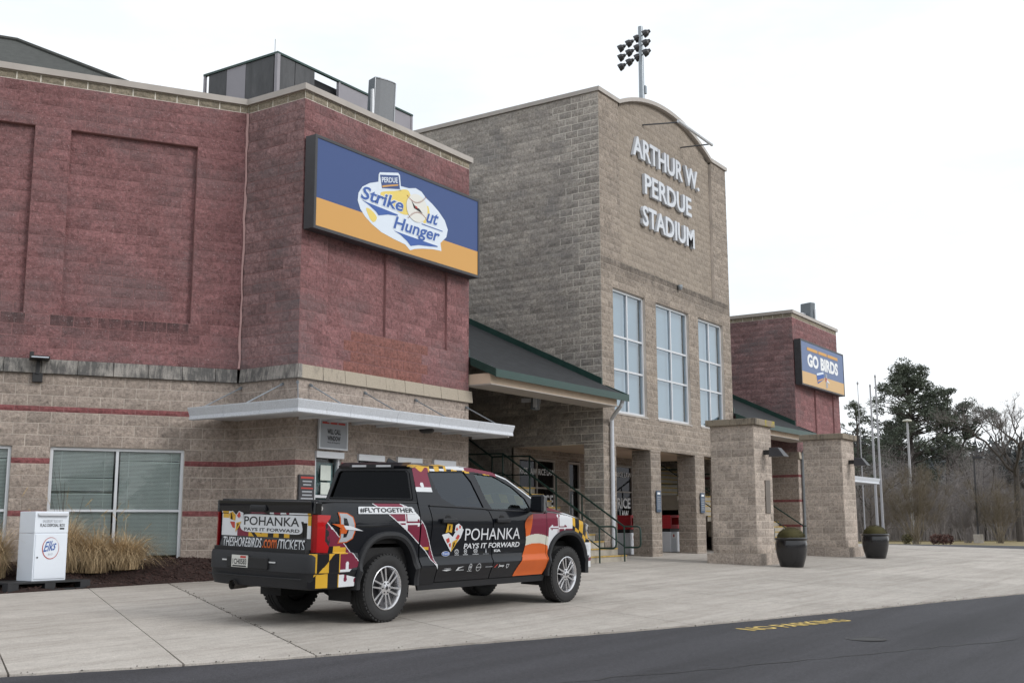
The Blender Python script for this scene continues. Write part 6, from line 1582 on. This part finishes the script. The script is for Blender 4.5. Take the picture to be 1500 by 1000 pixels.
# near edge of the roof and the bonnet
def col_roof(x, v): return [GO, BK, GO, WH, WH, RE, RE, WH][min(7, int((x-.75)/.24))] if v < -.80 else None
def roof_map(x, v): hy = green_y(x, rz(x)); return (x, v*hy, rz(x)+.045*(1-abs(v)**2.4)+.003)
raster('flag_print', np.arange(.78, 2.60, .02), np.arange(-.995, -.78, .02), col_roof, roof_map, roof, 3)
def hood_pt(x0, v):
    ze = fz_(min(x0, 4.64))+.006 if x0 < 4.64 else 1.165-(x0-4.64)*.25; hy = side_y(x0, ze)-.004
    return (x0+.10*(1-v*v)*((x0-3.46)/1.2), v*hy, zc_(x0)-(zc_(x0)-ze)*abs(v)**3.2+.016)
def col_hood(x, v):
    if x < 3.62: return GO if math.floor(v*6) % 2 else BK
    if x < 3.72: return RE
    if x < 3.86: return GO if v > -.55 else RE
    if x < 4.02: return BK if v > -.3 else RE
    if x > 4.42: return GO if math.floor(v*8+x*9) % 2 else BK
    return RE if abs(v+.45) < .05 or (v > .1 and x < 4.2) else None
raster('flag_print', np.arange(3.475, 4.74, .015), np.arange(-.985, .98, .015), col_hood, hood_pt, hood, 3)
# ---- lettering on the doors
def side_fn(x0, x1, z0, z1, off=.0, skew=0.0): return lambda a, b: V((x0+(x1-x0)*a+skew*b, -(side_y(x0+(x1-x0)*a, z0+(z1-z0)*b)+.009+off), z0+(z1-z0)*b))
text_obj('POHANKA', side_fn(1.60, 2.87, .965, 1.125), 'door_lettering', MATS['wrap white'], rd[0], 0.0, 20)
text_obj('PAYS IT FORWARD', side_fn(1.59, 2.87, .855, .925, 0, .012), 'door_lettering', MATS['wrap white'], rd[0], .02, 20)
def side_poly(name, pts, mat, parent, off=.006):
    off += .003
    pts = dens(pts, .05)
    return poly_obj(name, pts, lambda x, z: V((x, -(side_y(x, z)+off), z)), mat, parent)
# heart emblem of flag pieces
H = lambda pts: [(1.10+.47*a, .82+.38*b) for a, b in pts]
side_poly('heart_emblem', H([(.02, .60), (.30, .66), (.50, .52), (.62, .72), (.98, .78), (.86, .48), (.60, .20), (.46, .0), (.30, .22), (.14, .42)]), 'wrap white', rd[0])
for pts, mt in (([(.16, .66), (.24, .98), (.46, .96), (.44, .66), (.30, .70)], 'wrap gold'), ([(.28, .70), (.31, .92), (.37, .92), (.36, .70)], 'wrap black'), ([(.56, .70), (.60, .92), (.74, .98), (.88, .88), (.94, .76), (.70, .72)], 'wrap white'), ([(.60, .78), (.66, .86), (.72, .78), (.66, .72)], 'print red'), ([(.76, .92), (.84, .90), (.82, .80), (.76, .82)], 'print red'), ([(.20, .44), (.34, .50), (.38, .36), (.28, .30)], 'print red'), ([(.34, .28), (.44, .32), (.44, .16), (.38, .18)], 'print red'), ([(.46, .0), (.50, .34), (.60, .40), (.78, .46), (.62, .20)], 'wrap gold'), ([(.52, .10), (.55, .32), (.62, .34), (.58, .16)], 'wrap black'), ([(.62, .46), (.72, .60), (.82, .56), (.76, .42)], 'print red')):
    side_poly('heart_piece', H(pts), mt, rd[0], .009)
# two rows of small maker badges
badge = lambda cx, cz, rx, rz_, mt, par, n=20, o=.006: side_poly('badge', ell(cx, cz, rx, rz_, n), mt, par, o)
def ringb(cx, cz, rx, rz_, w, par, mt='wrap white'):
    a = ell(cx, cz, rx, rz_, 22); b = ell(cx, cz, rx-w, rz_-w, 22)
    m = MB(); f = lambda p: (p[0], -(side_y(*p)+.009), p[1])
    for i in range(22): j = (i+1) % 22; m.add([f(a[i]), f(a[j]), f(b[j]), f(b[i])], [(0, 1, 2, 3)])
    m.build('badge', MATS[mt], par, fix=False)
def tiny(s, x0, x1, z0, z1, par, bold=.02, mt='wrap white'): text_obj(s, side_fn(x0, x1, z0, z1), 'badge_lettering', MATS[mt], par, bold, 4)
badge(1.21, .80, .085, .032, 'wrap white', rd[0]); badge(1.21, .80, .079, .027, 'print blue', rd[0], o=.008); text_obj('Ford', side_fn(1.155, 1.265, .787, .815, .004), 'badge_lettering', MATS['wrap white'], rd[0], .02)
ringb(1.44, .822, .045, .030, .006, rd[0]); ringb(1.44, .828, .018, .022, .005, rd[0]); tiny('TOYOTA', 1.39, 1.49, .772, .785, rd[0])
ringb(1.63, .822, .032, .032, .006, rd[0]); tiny('H', 1.615, 1.645, .806, .838, rd[0]); tiny('HONDA', 1.575, 1.685, .772, .785, rd[0])
ringb(1.85, .822, .045, .028, .006, rd[0]); tiny('H', 1.83, 1.87, .808, .836, rd[0]); tiny('HYUNDAI', 1.785, 1.915, .772, .785, rd[0])
side_poly('badge', [(2.07, .80), (2.085, .86), (2.10, .80), (2.085, .785)], 'sign grey', rd[0]); tiny('GENESIS', 2.02, 2.15, .772, .782, rd[0], .0, 'sign grey')
tiny('KIA', 2.27, 2.42, .797, .832, fd[0], .03)
side_poly('badge', [(1.11, .592), (1.21, .575), (1.31, .592), (1.22, .60)], 'wrap white', rd[0]); tiny('CHRYSLER', 1.15, 1.28, .606, .616, rd[0], 0)
side_poly('badge', [(1.40, .57), (1.44, .62), (1.56, .628), (1.47, .605), (1.45, .58)], 'wrap white', rd[0]); tiny('LINCOLN', 1.44, 1.57, .572, .588, rd[0])
ringb(1.70, .612, .034, .045, .007, rd[0]); tiny('RAM', 1.68, 1.72, .597, .630, rd[0]); tiny('RAM', 1.655, 1.75, .553, .562, rd[0])
ringb(1.885, .603, .05, .052, .006, rd[0]); tiny('NISSAN', 1.83, 1.94, .596, .611, rd[0])
side_poly('badge', [(2.04, .598), (2.20, .598), (2.20, .606), (2.04, .606)], 'sign grey', rd[0]); side_poly('badge', [(2.245, .588), (2.27, .584), (2.32, .635), (2.29, .625)], 'print red', fd[0]); tiny('Jeep', 2.34, 2.47, .583, .625, fd[0], .03)
side_poly('badge', [(2.52, .625), (2.585, .625), (2.58, .585), (2.552, .565), (2.525, .585)], 'wrap white', fd[0]); side_poly('badge', [(2.53, .618), (2.575, .618), (2.57, .59), (2.552, .575), (2.534, .59)], 'wrap black', fd[0], .008)
# hashtag along the bed rail: white halo under dark letters
side_poly('bed_lettering_halo', dens([(-.47, 1.318), (-.455, 1.395), (-.44, 1.405), (.53, 1.405), (.565, 1.375), (.57, 1.318)], .05), 'wrap white', bed_side[0], .007)
text_obj('#FLYTOGETHER', side_fn(-.44, .535, 1.332, 1.392, .006), 'bed_lettering', MATS['wrap black'], bed_side[0], .015, 20)
# team letter on the rear quarter
D_ = lambda pts: [(-.95+.50*a, .985+.34*b) for a, b in pts]
dsh = [(.30, 1.0), (.56, .98), (.74, .86), (.80, .62), (.80, .36), (.74, .14), (.56, .02), (.30, 0), (.36, .16), (.34, .84)]
side_poly('team_letter', D_([(.265, 1.035), (.57, 1.015), (.775, .88), (.84, .63), (.84, .35), (.775, .12), (.57, -.015), (.265, -.035), (.325, .16), (.305, .84)]), 'wrap orange', bed_side[0], .006); side_poly('team_letter', D_(dsh), 'sign grey', bed_side[0], .009)
side_poly('team_letter', D_([(.44, .84), (.54, .82), (.60, .62), (.60, .36), (.54, .18), (.44, .16)]), 'wrap black', bed_side[0], .011)
side_poly('team_letter', D_([(.05, .64), (.40, .62), (.58, .50), (.52, .30), (.32, .30), (.36, .48)]), 'wrap orange', bed_side[0], .013); side_poly('team_letter', D_([(.42, .58), (.66, .56), (1.10, .38), (.70, .42), (.50, .44)]), 'wrap white', bed_side[0], .015)
# ---- tailgate print
def tgx(y, z): return -1.135+(.010 if .98 < z < 1.30 else 0)-(.030*sm(1.32, 1.36, z))-.018*(1-(y/.815)**2)
def col_tail(y, z):
    # y runs from + (left as read) to -
    a = (.815-y)/1.64
    if abs(a-.43) < .13 and z > 1.275+.06*math.sin(math.pi*(a-.30)/.26): return None
    if z > 1.325: return None
    if a < .02: return None
    if a < .155: return GO if (.03 < a < .10 and z > 1.235) else WH
    if a < .33:
        if .27 < a and z > 1.22: return BK
        return RE if z < 1.20 - .3*(a-.2) and a > .20 else (BK if z > 1.25 else WH)
    if a < .47: return RE if z > 1.14 else (GO if (a*40+z*30) % 4 < 2.4 else BK)
    if a < .60: return BK if z < 1.13 and a > .54 else RE if a < .56 and z > 1.16 else (GO if a < .54 else WH)
    if a < .80:
        if disc(y, z, .815-1.64*.70, 1.30, .05): return WH
        if z > 1.22: return RE if a < .76 else WH
        if z < 1.12: return GO if math.floor((a-.6)*18) % 2 == 0 else BK
        return WH
    if a < .90: return WH if z > 1.22 else BK
    if a < .975: return GO if a > .945 and z > 1.18 else (WH if z > 1.21 or a > .94 else None)
    return None
raster('flag_print', np.arange(-.81, .81, .0075), np.arange(1.03, 1.33, .0075), col_tail, lambda y, z: (tgx(y, z)-.004, y, z), tail)
TG = lambda y0, y1, z0, z1, d=.008: (lambda a, b: V((tgx(y0+(y1-y0)*a, z0+(z1-z0)*b)-d, y0+(y1-y0)*a, z0+(z1-z0)*b)))
# pale halo behind the black name
poly_obj('name_halo', spline([(.40, 1.10), (.42, 1.26), (.20, 1.29), (-.2, 1.285), (-.55, 1.285), (-.63, 1.20), (-.62, 1.08), (-.3, 1.075), (.1, 1.075)], 6), lambda y, z: V((tgx(y, z)-.006, y, z)), 'wrap white', tail)
text_obj('POHANKA', TG(.36, -.595, 1.16, 1.265), 'tailgate_lettering', MATS['print black'], tail, .01, 12); text_obj('PAYS IT FORWARD', TG(.355, -.605, 1.092, 1.13), 'tailgate_lettering', MATS['print black'], tail, .02, 12)
text_obj('THESHOREBIRDS', TG(.735, .02, .895, 1.01), 'tailgate_lettering', MATS['wrap white'], tail, .012, 12); text_obj('.com', TG(.005, -.245, .89, 1.0), 'tailgate_lettering', MATS['wrap orange'], tail, .015, 6); text_obj('/TICKETS', TG(-.255, -.705, .885, 1.01), 'tailgate_lettering', MATS['wrap white'], tail, .012, 8)
HT = lambda pts: [(.66-.29*a, 1.06+.265*b) for a, b in pts]
for pts, mt in (([(0, .9), (.3, 1.0), (.5, .82), (.72, 1.0), (1, .92), (.98, .62), (.5, 0), (.05, .6)], 'wrap white'), ([(.02, .86), (.3, .97), (.48, .8), (.46, .55), (.1, .62)], 'wrap gold'), ([(.1, .84), (.22, .92), (.30, .60), (.18, .60)], 'wrap black'), ([(.55, .78), (.72, .95), (.92, .88), (.7, .66)], 'print red'), ([(.62, .72), (.75, .82), (.8, .72), (.7, .66)], 'wrap white'), ([(.12, .5), (.44, .5), (.46, .2), (.3, .24)], 'print red'), ([(.5, .04), (.54, .46), (.86, .52), (.7, .24)], 'wrap gold'), ([(.58, .2), (.62, .44), (.72, .42)], 'wrap black')):
    poly_obj('heart_piece', HT(pts), lambda y, z, d=(.008 if mt == 'wrap white' and len(pts) > 5 else .011): V((tgx(y, z)-d, y, z)), mt, tail)
# ------------------------------------------------------------------ background: poles, trees, thicket
def at(px, D, z=None):
    """ground point at image column px and depth D along the view axis"""
    u = (px-750)/1674.35; d = Fd*D+Rt*(u*D); return V((d.x, d.y, 0))
for px, D, h, rr, lab in ((1271, 62, 8.3, .055, 'silver flagpole standing just right of the farther pier'), (1279, 62.6, 8.9, .05, 'taller silver flagpole behind the first one'), (1253, 66, 9.0, .025, 'thin grey pole rising behind the farther pier')):
    p = at(px, D); g = gz(p.x, p.y); r = wroot('flagpole', (p.x, p.y, g), lab, 'flagpole', 'flagpoles past the piers')
    MB().tube([(p.x, p.y, g-.1), (p.x, p.y, g+h)], [rr*1.5, rr*.8], 10).build('pole', MATS['flag silver'] if 'flag silver' in MATS else plain('flag silver', (.36, .36, .38), .45, .05, 3, metal=.3), r, smooth=True)
    MB().lathe([(0, .1), (.05, .06), (.06, 0), (.05, -.06), (0, -.1)], 10, (p.x, p.y, g+h+.05)).build('finial', MATS['flag silver'], r); MB().lathe([(0, .15), (.16, .12), (.2, 0)], 12, (p.x, p.y, g)).build('base_collar', MATS['flag silver'], r)
p = at(1322, 80); g = gz(p.x, p.y); r = wroot('lamp_post', (p.x, p.y, g), 'pale straight lamp post in front of the pines', 'lamp post', 'car park lamp posts')
MB().tube([(p.x, p.y, g), (p.x, p.y, g+8.3)], [.11, .07], 10).build('pole', MATS['flag silver'], r, smooth=True); MB().lathe([(0, .1), (.3, .04), (.32, -.06), (0, -.1)], 12, (p.x, p.y, g+8.4)).build('lamp_head', MATS['wrap cream'], r)
p = at(1414, 85); g = gz(p.x, p.y); r = wroot('lamp_post', (p.x, p.y, g), 'dark leaning lamp post on a pale concrete base', 'lamp post', 'car park lamp posts')
MB().tube([(p.x, p.y, g+.6), (p.x-.25, p.y-.1, g+6.1)], [.09, .06], 8).build('pole', MATS['dark bronze'], r); MB().box(p.x-.45, p.x+.35, p.y-.75, p.y-.05, g+6.05, g+6.2).build('lamp_head', MATS['dark bronze'], r); MB().lathe([(0, .62), (.33, .62), (.35, .58), (.35, 0)], 16, (p.x, p.y, g)).build('concrete_base', MATS['plaza concrete'], r)
plain('dark bark', (.060, .052, .047), .95, .3, 5)
plain('hazy grey twig', (.225, .205, .20), .95, .25, 2); plain('olive twig', (.20, .17, .13), .95, .25, 2); leafy('pine needle', (.095, .112, .085), .5); leafy('far evergreen', (.085, .095, .098), .4); leafy('red shrub leaf', (.085, .042, .034), .4)  # distance haze is painted into the pale grey of the twigs
def limb(m, a, b, r0, r1, rng, wob=.06, n=4, seg=5):
    a, b = V(a), V(b); L_ = (b-a).length; pts = [a]
    for k in range(1, n+1): pts.append(a.lerp(b, k/n)+(V(rng.normal(0, wob*L_/n, 3)) if k < n else V((0, 0, 0))))
    m.tube(pts, [r0+(r1-r0)*k/n for k in range(n+1)], seg, cap=False); return pts
def twigs(m, tips, rng, L_, n, r, up=.3, depth=2):
    for p, d in tips:
        for k in range(n):
            e = (d*.7+V(rng.normal(0, .55, 3))+V((0, 0, up))).normalized()*L_*rng.uniform(.5, 1.2); q = p+e
            w = e.orthogonal().normalized()*r; w2 = e.cross(w).normalized()*r
            m.add([p-w, p+w, q], [(0, 1, 2)]); m.add([p-w2, p+w2, q], [(0, 1, 2)])
            if depth > 1: twigs(m, [(p+e*.6, e.normalized())], rng, L_*.55, 3, r*.7, up, depth-1)
def bare_tree(px, D, h, label, seed, mat='hazy grey twig', spreadf=.5, fork=.35, r0=None, lean=0.0, tw=(5, 3)):
    p = at(px, D); g = gz(p.x, p.y); rng = np.random.default_rng(seed); r = wroot('bare_tree', (p.x, p.y, g), label, 'tree', 'leafless trees'); m = MB(); t_ = MB(); r0 = r0 or h*.022
    base = V((p.x, p.y, g-.1)); fk = base+V((0, 0, h*fork))+Rt*lean*h
    limb(m, base, fk, r0, r0*.72, rng, .03, 5, 8); tips = []
    def grow(a, d, L_, rad_, lev):
        b = a+d*L_; pts = limb(m, a, b, rad_, rad_*.55, rng, .12, 4, 6 if lev < 2 else 4)
        if lev >= 3: tips.append((b, d)); tips.append((pts[2], d)); return
        for k in range(3 if lev < 2 else 3):
            nd = (d+V(rng.normal(0, .42, 3))+V((0, 0, .12))).normalized(); grow(pts[-1] if k < 2 else pts[2], nd, L_*rng.uniform(.55, .8), rad_*.55, lev+1)
    for k in range(5):
        a = 2*math.pi*k/5+rng.uniform(-.4, .4); d = V((math.cos(a)*spreadf, math.sin(a)*spreadf, rng.uniform(.6, 1.0))).normalized(); grow(fk+V((0, 0, -h*.03*k)), d, h*.26*rng.uniform(.8, 1.15), r0*.5, 1)
    twigs(t_, tips, rng, h*.075, tw[0], .010, .25, 2)
    m.build('trunk', MATS['dark bark'], r, fix=False); o = t_.build('crown', MATS[mat], r, fix=False); o['kind'] = 'stuff'
def needles(m, c, R_, n, rng, s=.35):
    for k in range(n):
        v = V(rng.normal(0, 1, 3)).normalized()*R_*rng.uniform(.2, 1)**.5; v.z *= .62; q = c+v; d = (v.normalized()*.5+V(rng.normal(0, .6, 3))+V((0, 0, .25))).normalized(); e = d.orthogonal().normalized(); f_ = d.cross(e)
        a = rng.uniform(0, 6.28); w = (e*math.cos(a)+f_*math.sin(a))*s*.22; L_ = s*rng.uniform(.6, 1.3); m.add([q-w, q+w, q+d*L_+w*.3, q+d*L_-w*.3], [(0, 1, 2, 3)])
def pine(px, D, h, label, seed, crown0=.35, width=.28, clumps=60, lean=0.0, dens_=90, cs=1.0, fork=False):
    p = at(px, D); g = gz(p.x, p.y); rng = np.random.default_rng(seed); r = wroot('pine_tree', (p.x, p.y, g), label, 'tree', 'pines past the car park'); m = MB(); t_ = MB()
    base = V((p.x, p.y, g-.1)); top = base+V((0, 0, h))+Rt*(lean*h)
    pts = limb(m, base, top, h*.02, h*.004, rng, .04, 7, 8)
    if fork: pts2 = limb(m, base.lerp(top, .45), base.lerp(top, .45)+Rt*h*.22+V((0, 0, h*.38)), h*.012, h*.003, rng, .05, 5, 6)
    for k in range(clumps):
        t = crown0+(1-crown0)*rng.uniform(0, 1)**.8; a = rng.uniform(0, 6.283); prof = (1-((t-crown0)/(1-crown0))**1.7)*.9+.16
        o = base.lerp(top, min(.99, t-.04)); c = base.lerp(top, t)+V((math.cos(a), math.sin(a), 0))*h*width*prof*rng.uniform(.35, 1.05)+V((0, 0, rng.uniform(-.02, .04)*h))
        if fork and k % 3 == 0: o = pts2[3]; c = pts2[-1]+V(rng.normal(0, h*.075, 3))
        limb(m, o, c, h*.0045, h*.0015, rng, .14, 4, 5); needles(t_, c, h*.062*cs*rng.uniform(.6, 1.3), int(dens_*2.2), rng, h*.0135)
    m.build('trunk', MATS['dark bark'], r, fix=False); o = t_.build('crown', MATS['pine needle'], r, fix=False); o['kind'] = 'stuff'
pine(1325, 105, 15.6, 'tallest dark pine with a broad rounded crown', 21, .44, .30, 125, .01, 72, .76)
pine(1312, 112, 12.2, 'shorter dense pine in front of the tallest pine', 22, .16, .28, 95, .0, 95, .95)
pine(1372, 106, 13.2, 'forked pine with open branches right of the tallest pine', 23, .55, .20, 60, .05, 75, .75, True)
pine(1248, 100, 11.6, 'sparse young pine beside the flagpoles', 24, .40, .22, 44, .0, 50, .6)
pine(1290, 120, 10.5, 'low dark pine between the flagpoles and the tallest pine', 25, .2, .24, 44, .0, 120, 1.0)
pine(1395, 118, 9.5, 'low pine behind the dark lamp post', 26, .2, .26, 40, .0, 120, 1.0)
bare_tree(1474, 95, 12.6, 'large leafless tree with dark spreading limbs at the right', 52, spreadf=.62, fork=.50, r0=.30, lean=.0, tw=(14, 3))
bare_tree(1425, 100, 9.5, 'slim leafless tree left of the large leafless tree', 32, spreadf=.45, fork=.35, r0=.12)
bare_tree(1497, 100, 11.0, 'leafless tree cut off by the right edge of the picture', 33, spreadf=.6, fork=.4)
bare_tree(1262, 96, 8.0, 'small leafless tree beside the farther pier', 34, spreadf=.5, fork=.35, r0=.10)
def bush(px, D, h, w, label, seed, mat, stems=26):
    p = at(px, D); g = gz(p.x, p.y); rng = np.random.default_rng(seed); r = wroot('bare_shrub', (p.x, p.y, g), label, 'shrub', 'leafless shrubs by the car park'); m = MB(); t_ = MB(); tips = []
    for k in range(stems):
        a = rng.uniform(0, 6.28); e = V((p.x, p.y, g))+V((math.cos(a)*w*rng.uniform(.1, 1), math.sin(a)*w*rng.uniform(.1, 1), h*rng.uniform(.55, .95))); pts = limb(m, (p.x+rng.normal(0, .12), p.y+rng.normal(0, .12), g), e, .022, .007, rng, .08, 4, 4)
        for q in (2, 3, 4): tips.append((pts[q], (pts[q]-pts[q-1]).normalized()))
    twigs(t_, tips, rng, h*.20, 16, .006, .5, 2)
    m.build('stems', MATS[mat], r, fix=False); o = t_.build('crown', MATS[mat], r, fix=False); o['kind'] = 'stuff'
bush(1325, 74, 4.6, 2.9, 'wide olive brown leafless shrub around the pale lamp post', 41, 'olive twig', 42); bush(1352, 80, 4.0, 2.0, 'grey leafless shrub right of the olive shrub', 42, 'hazy grey twig'); bush(1445, 84, 4.2, 2.4, 'olive leafless shrub right of the dark lamp post', 43, 'olive twig', 30); bush(1400, 86, 3.2, 1.8, 'low grey leafless shrub behind the dark lamp post', 44, 'hazy grey twig'); bush(1280, 78, 3.0, 1.6, 'low leafless shrub behind the farther planter', 45, 'hazy grey twig')
for i, (px, D, mt) in enumerate(((1352, 70, 'red shrub leaf'), (1362, 70, 'red shrub leaf'), (1371, 70.5, 'red shrub leaf'), (1312, 70, 'moss leaf'), (1258, 56, 'red shrub leaf'))):
    p = at(px, D); g = gz(p.x, p.y); rng = np.random.default_rng(50+i); m = MB()
    for k in range(420): v = V(rng.normal(0, 1, 3)).normalized()*.34*rng.uniform(.5, 1); q = V((p.x, p.y, g+.28))+v; d = V(rng.normal(0, 1, 3)).normalized()*.07; e = d.orthogonal()*.5; m.add([q-e, q+e, q+d], [(0, 1, 2)])
    r = wroot('low_shrub', (p.x, p.y, g), ['low reddish shrub, leftmost of three under the olive shrub', 'low reddish shrub, middle of three by the car park', 'low reddish shrub, rightmost of three by the car park', 'low green shrub under the pale lamp post', 'small reddish shrub beside the farther pier'][i], 'shrub', 'low shrubs by the car park'); m.build('foliage', MATS[mt], r, fix=False)['kind'] = 'stuff'
# the far wood: undergrowth and evergreen mass, nobody could count it
rng = np.random.default_rng(77); m = MB()
for k in range(6500):
    px = rng.uniform(1180, 1560); D = rng.uniform(96, 128); p = at(px, D); g = gz(p.x, p.y); h = rng.uniform(3.5, 8.6)*(.75+.25*math.sin(px*.05)); w = rng.uniform(.006, .022); lean_ = V((rng.normal(0, .16*h), rng.normal(0, .16*h), h)); a = V((p.x, p.y, g)); e = a+lean_
    m.add([a-Rt*w, a+Rt*w, e+Rt*.004, e-Rt*.004], [(0, 1, 2, 3)])
    for q in range(12):
        t = rng.uniform(.25, 1); c = a.lerp(e, t); d = (V(rng.normal(0, .6, 3))+V((0, 0, .8))).normalized()*rng.uniform(.6, 1.6); s_ = d.orthogonal().normalized()*.012; m.add([c-s_, c+s_, c+d], [(0, 1, 2)])
tag(m.build('undergrowth', MATS['hazy grey twig'], fix=False), 'grey brown mass of leafless undergrowth along the far side', 'thicket', kind='stuff')
m = MB()
for k in range(210):
    px = rng.uniform(1150, 1580); D = rng.uniform(134, 170); p = at(px, D); g = gz(p.x, p.y); H_ = rng.uniform(8.5, 12)*(1.0+.10*math.sin(px*.07)); 
    for q in range(7): needles(m, V((p.x+rng.normal(0, 1.2), p.y+rng.normal(0, 1.2), g+H_*rng.uniform(.15, .95))), rng.uniform(1.0, 2.0), 46, rng, .75)
tag(m.build('evergreen_wood', MATS['far evergreen'], fix=False), 'dark evergreen wood behind the leafless thicket', 'wood', kind='stuff')

# unseen wood behind the viewer, added to darken reflections in the paintwork and glass
m = MB(); rng = np.random.default_rng(90)
for k in range(210):
    a = rad(rng.uniform(150, 335)); D = rng.uniform(95, 130); x, y = D*math.cos(a), D*math.sin(a); H_ = rng.uniform(7, 11)
    for q in range(7): needles(m, V((x+rng.normal(0, 1.3), y+rng.normal(0, 1.3), H_*rng.uniform(.08, .95))), rng.uniform(1.4, 2.6), 26, rng, 1.5)
tag(m.build('reflection_wood', MATS['far evergreen'], fix=False), 'unseen wood behind the viewer, added for dark reflections', 'wood', kind='stuff')
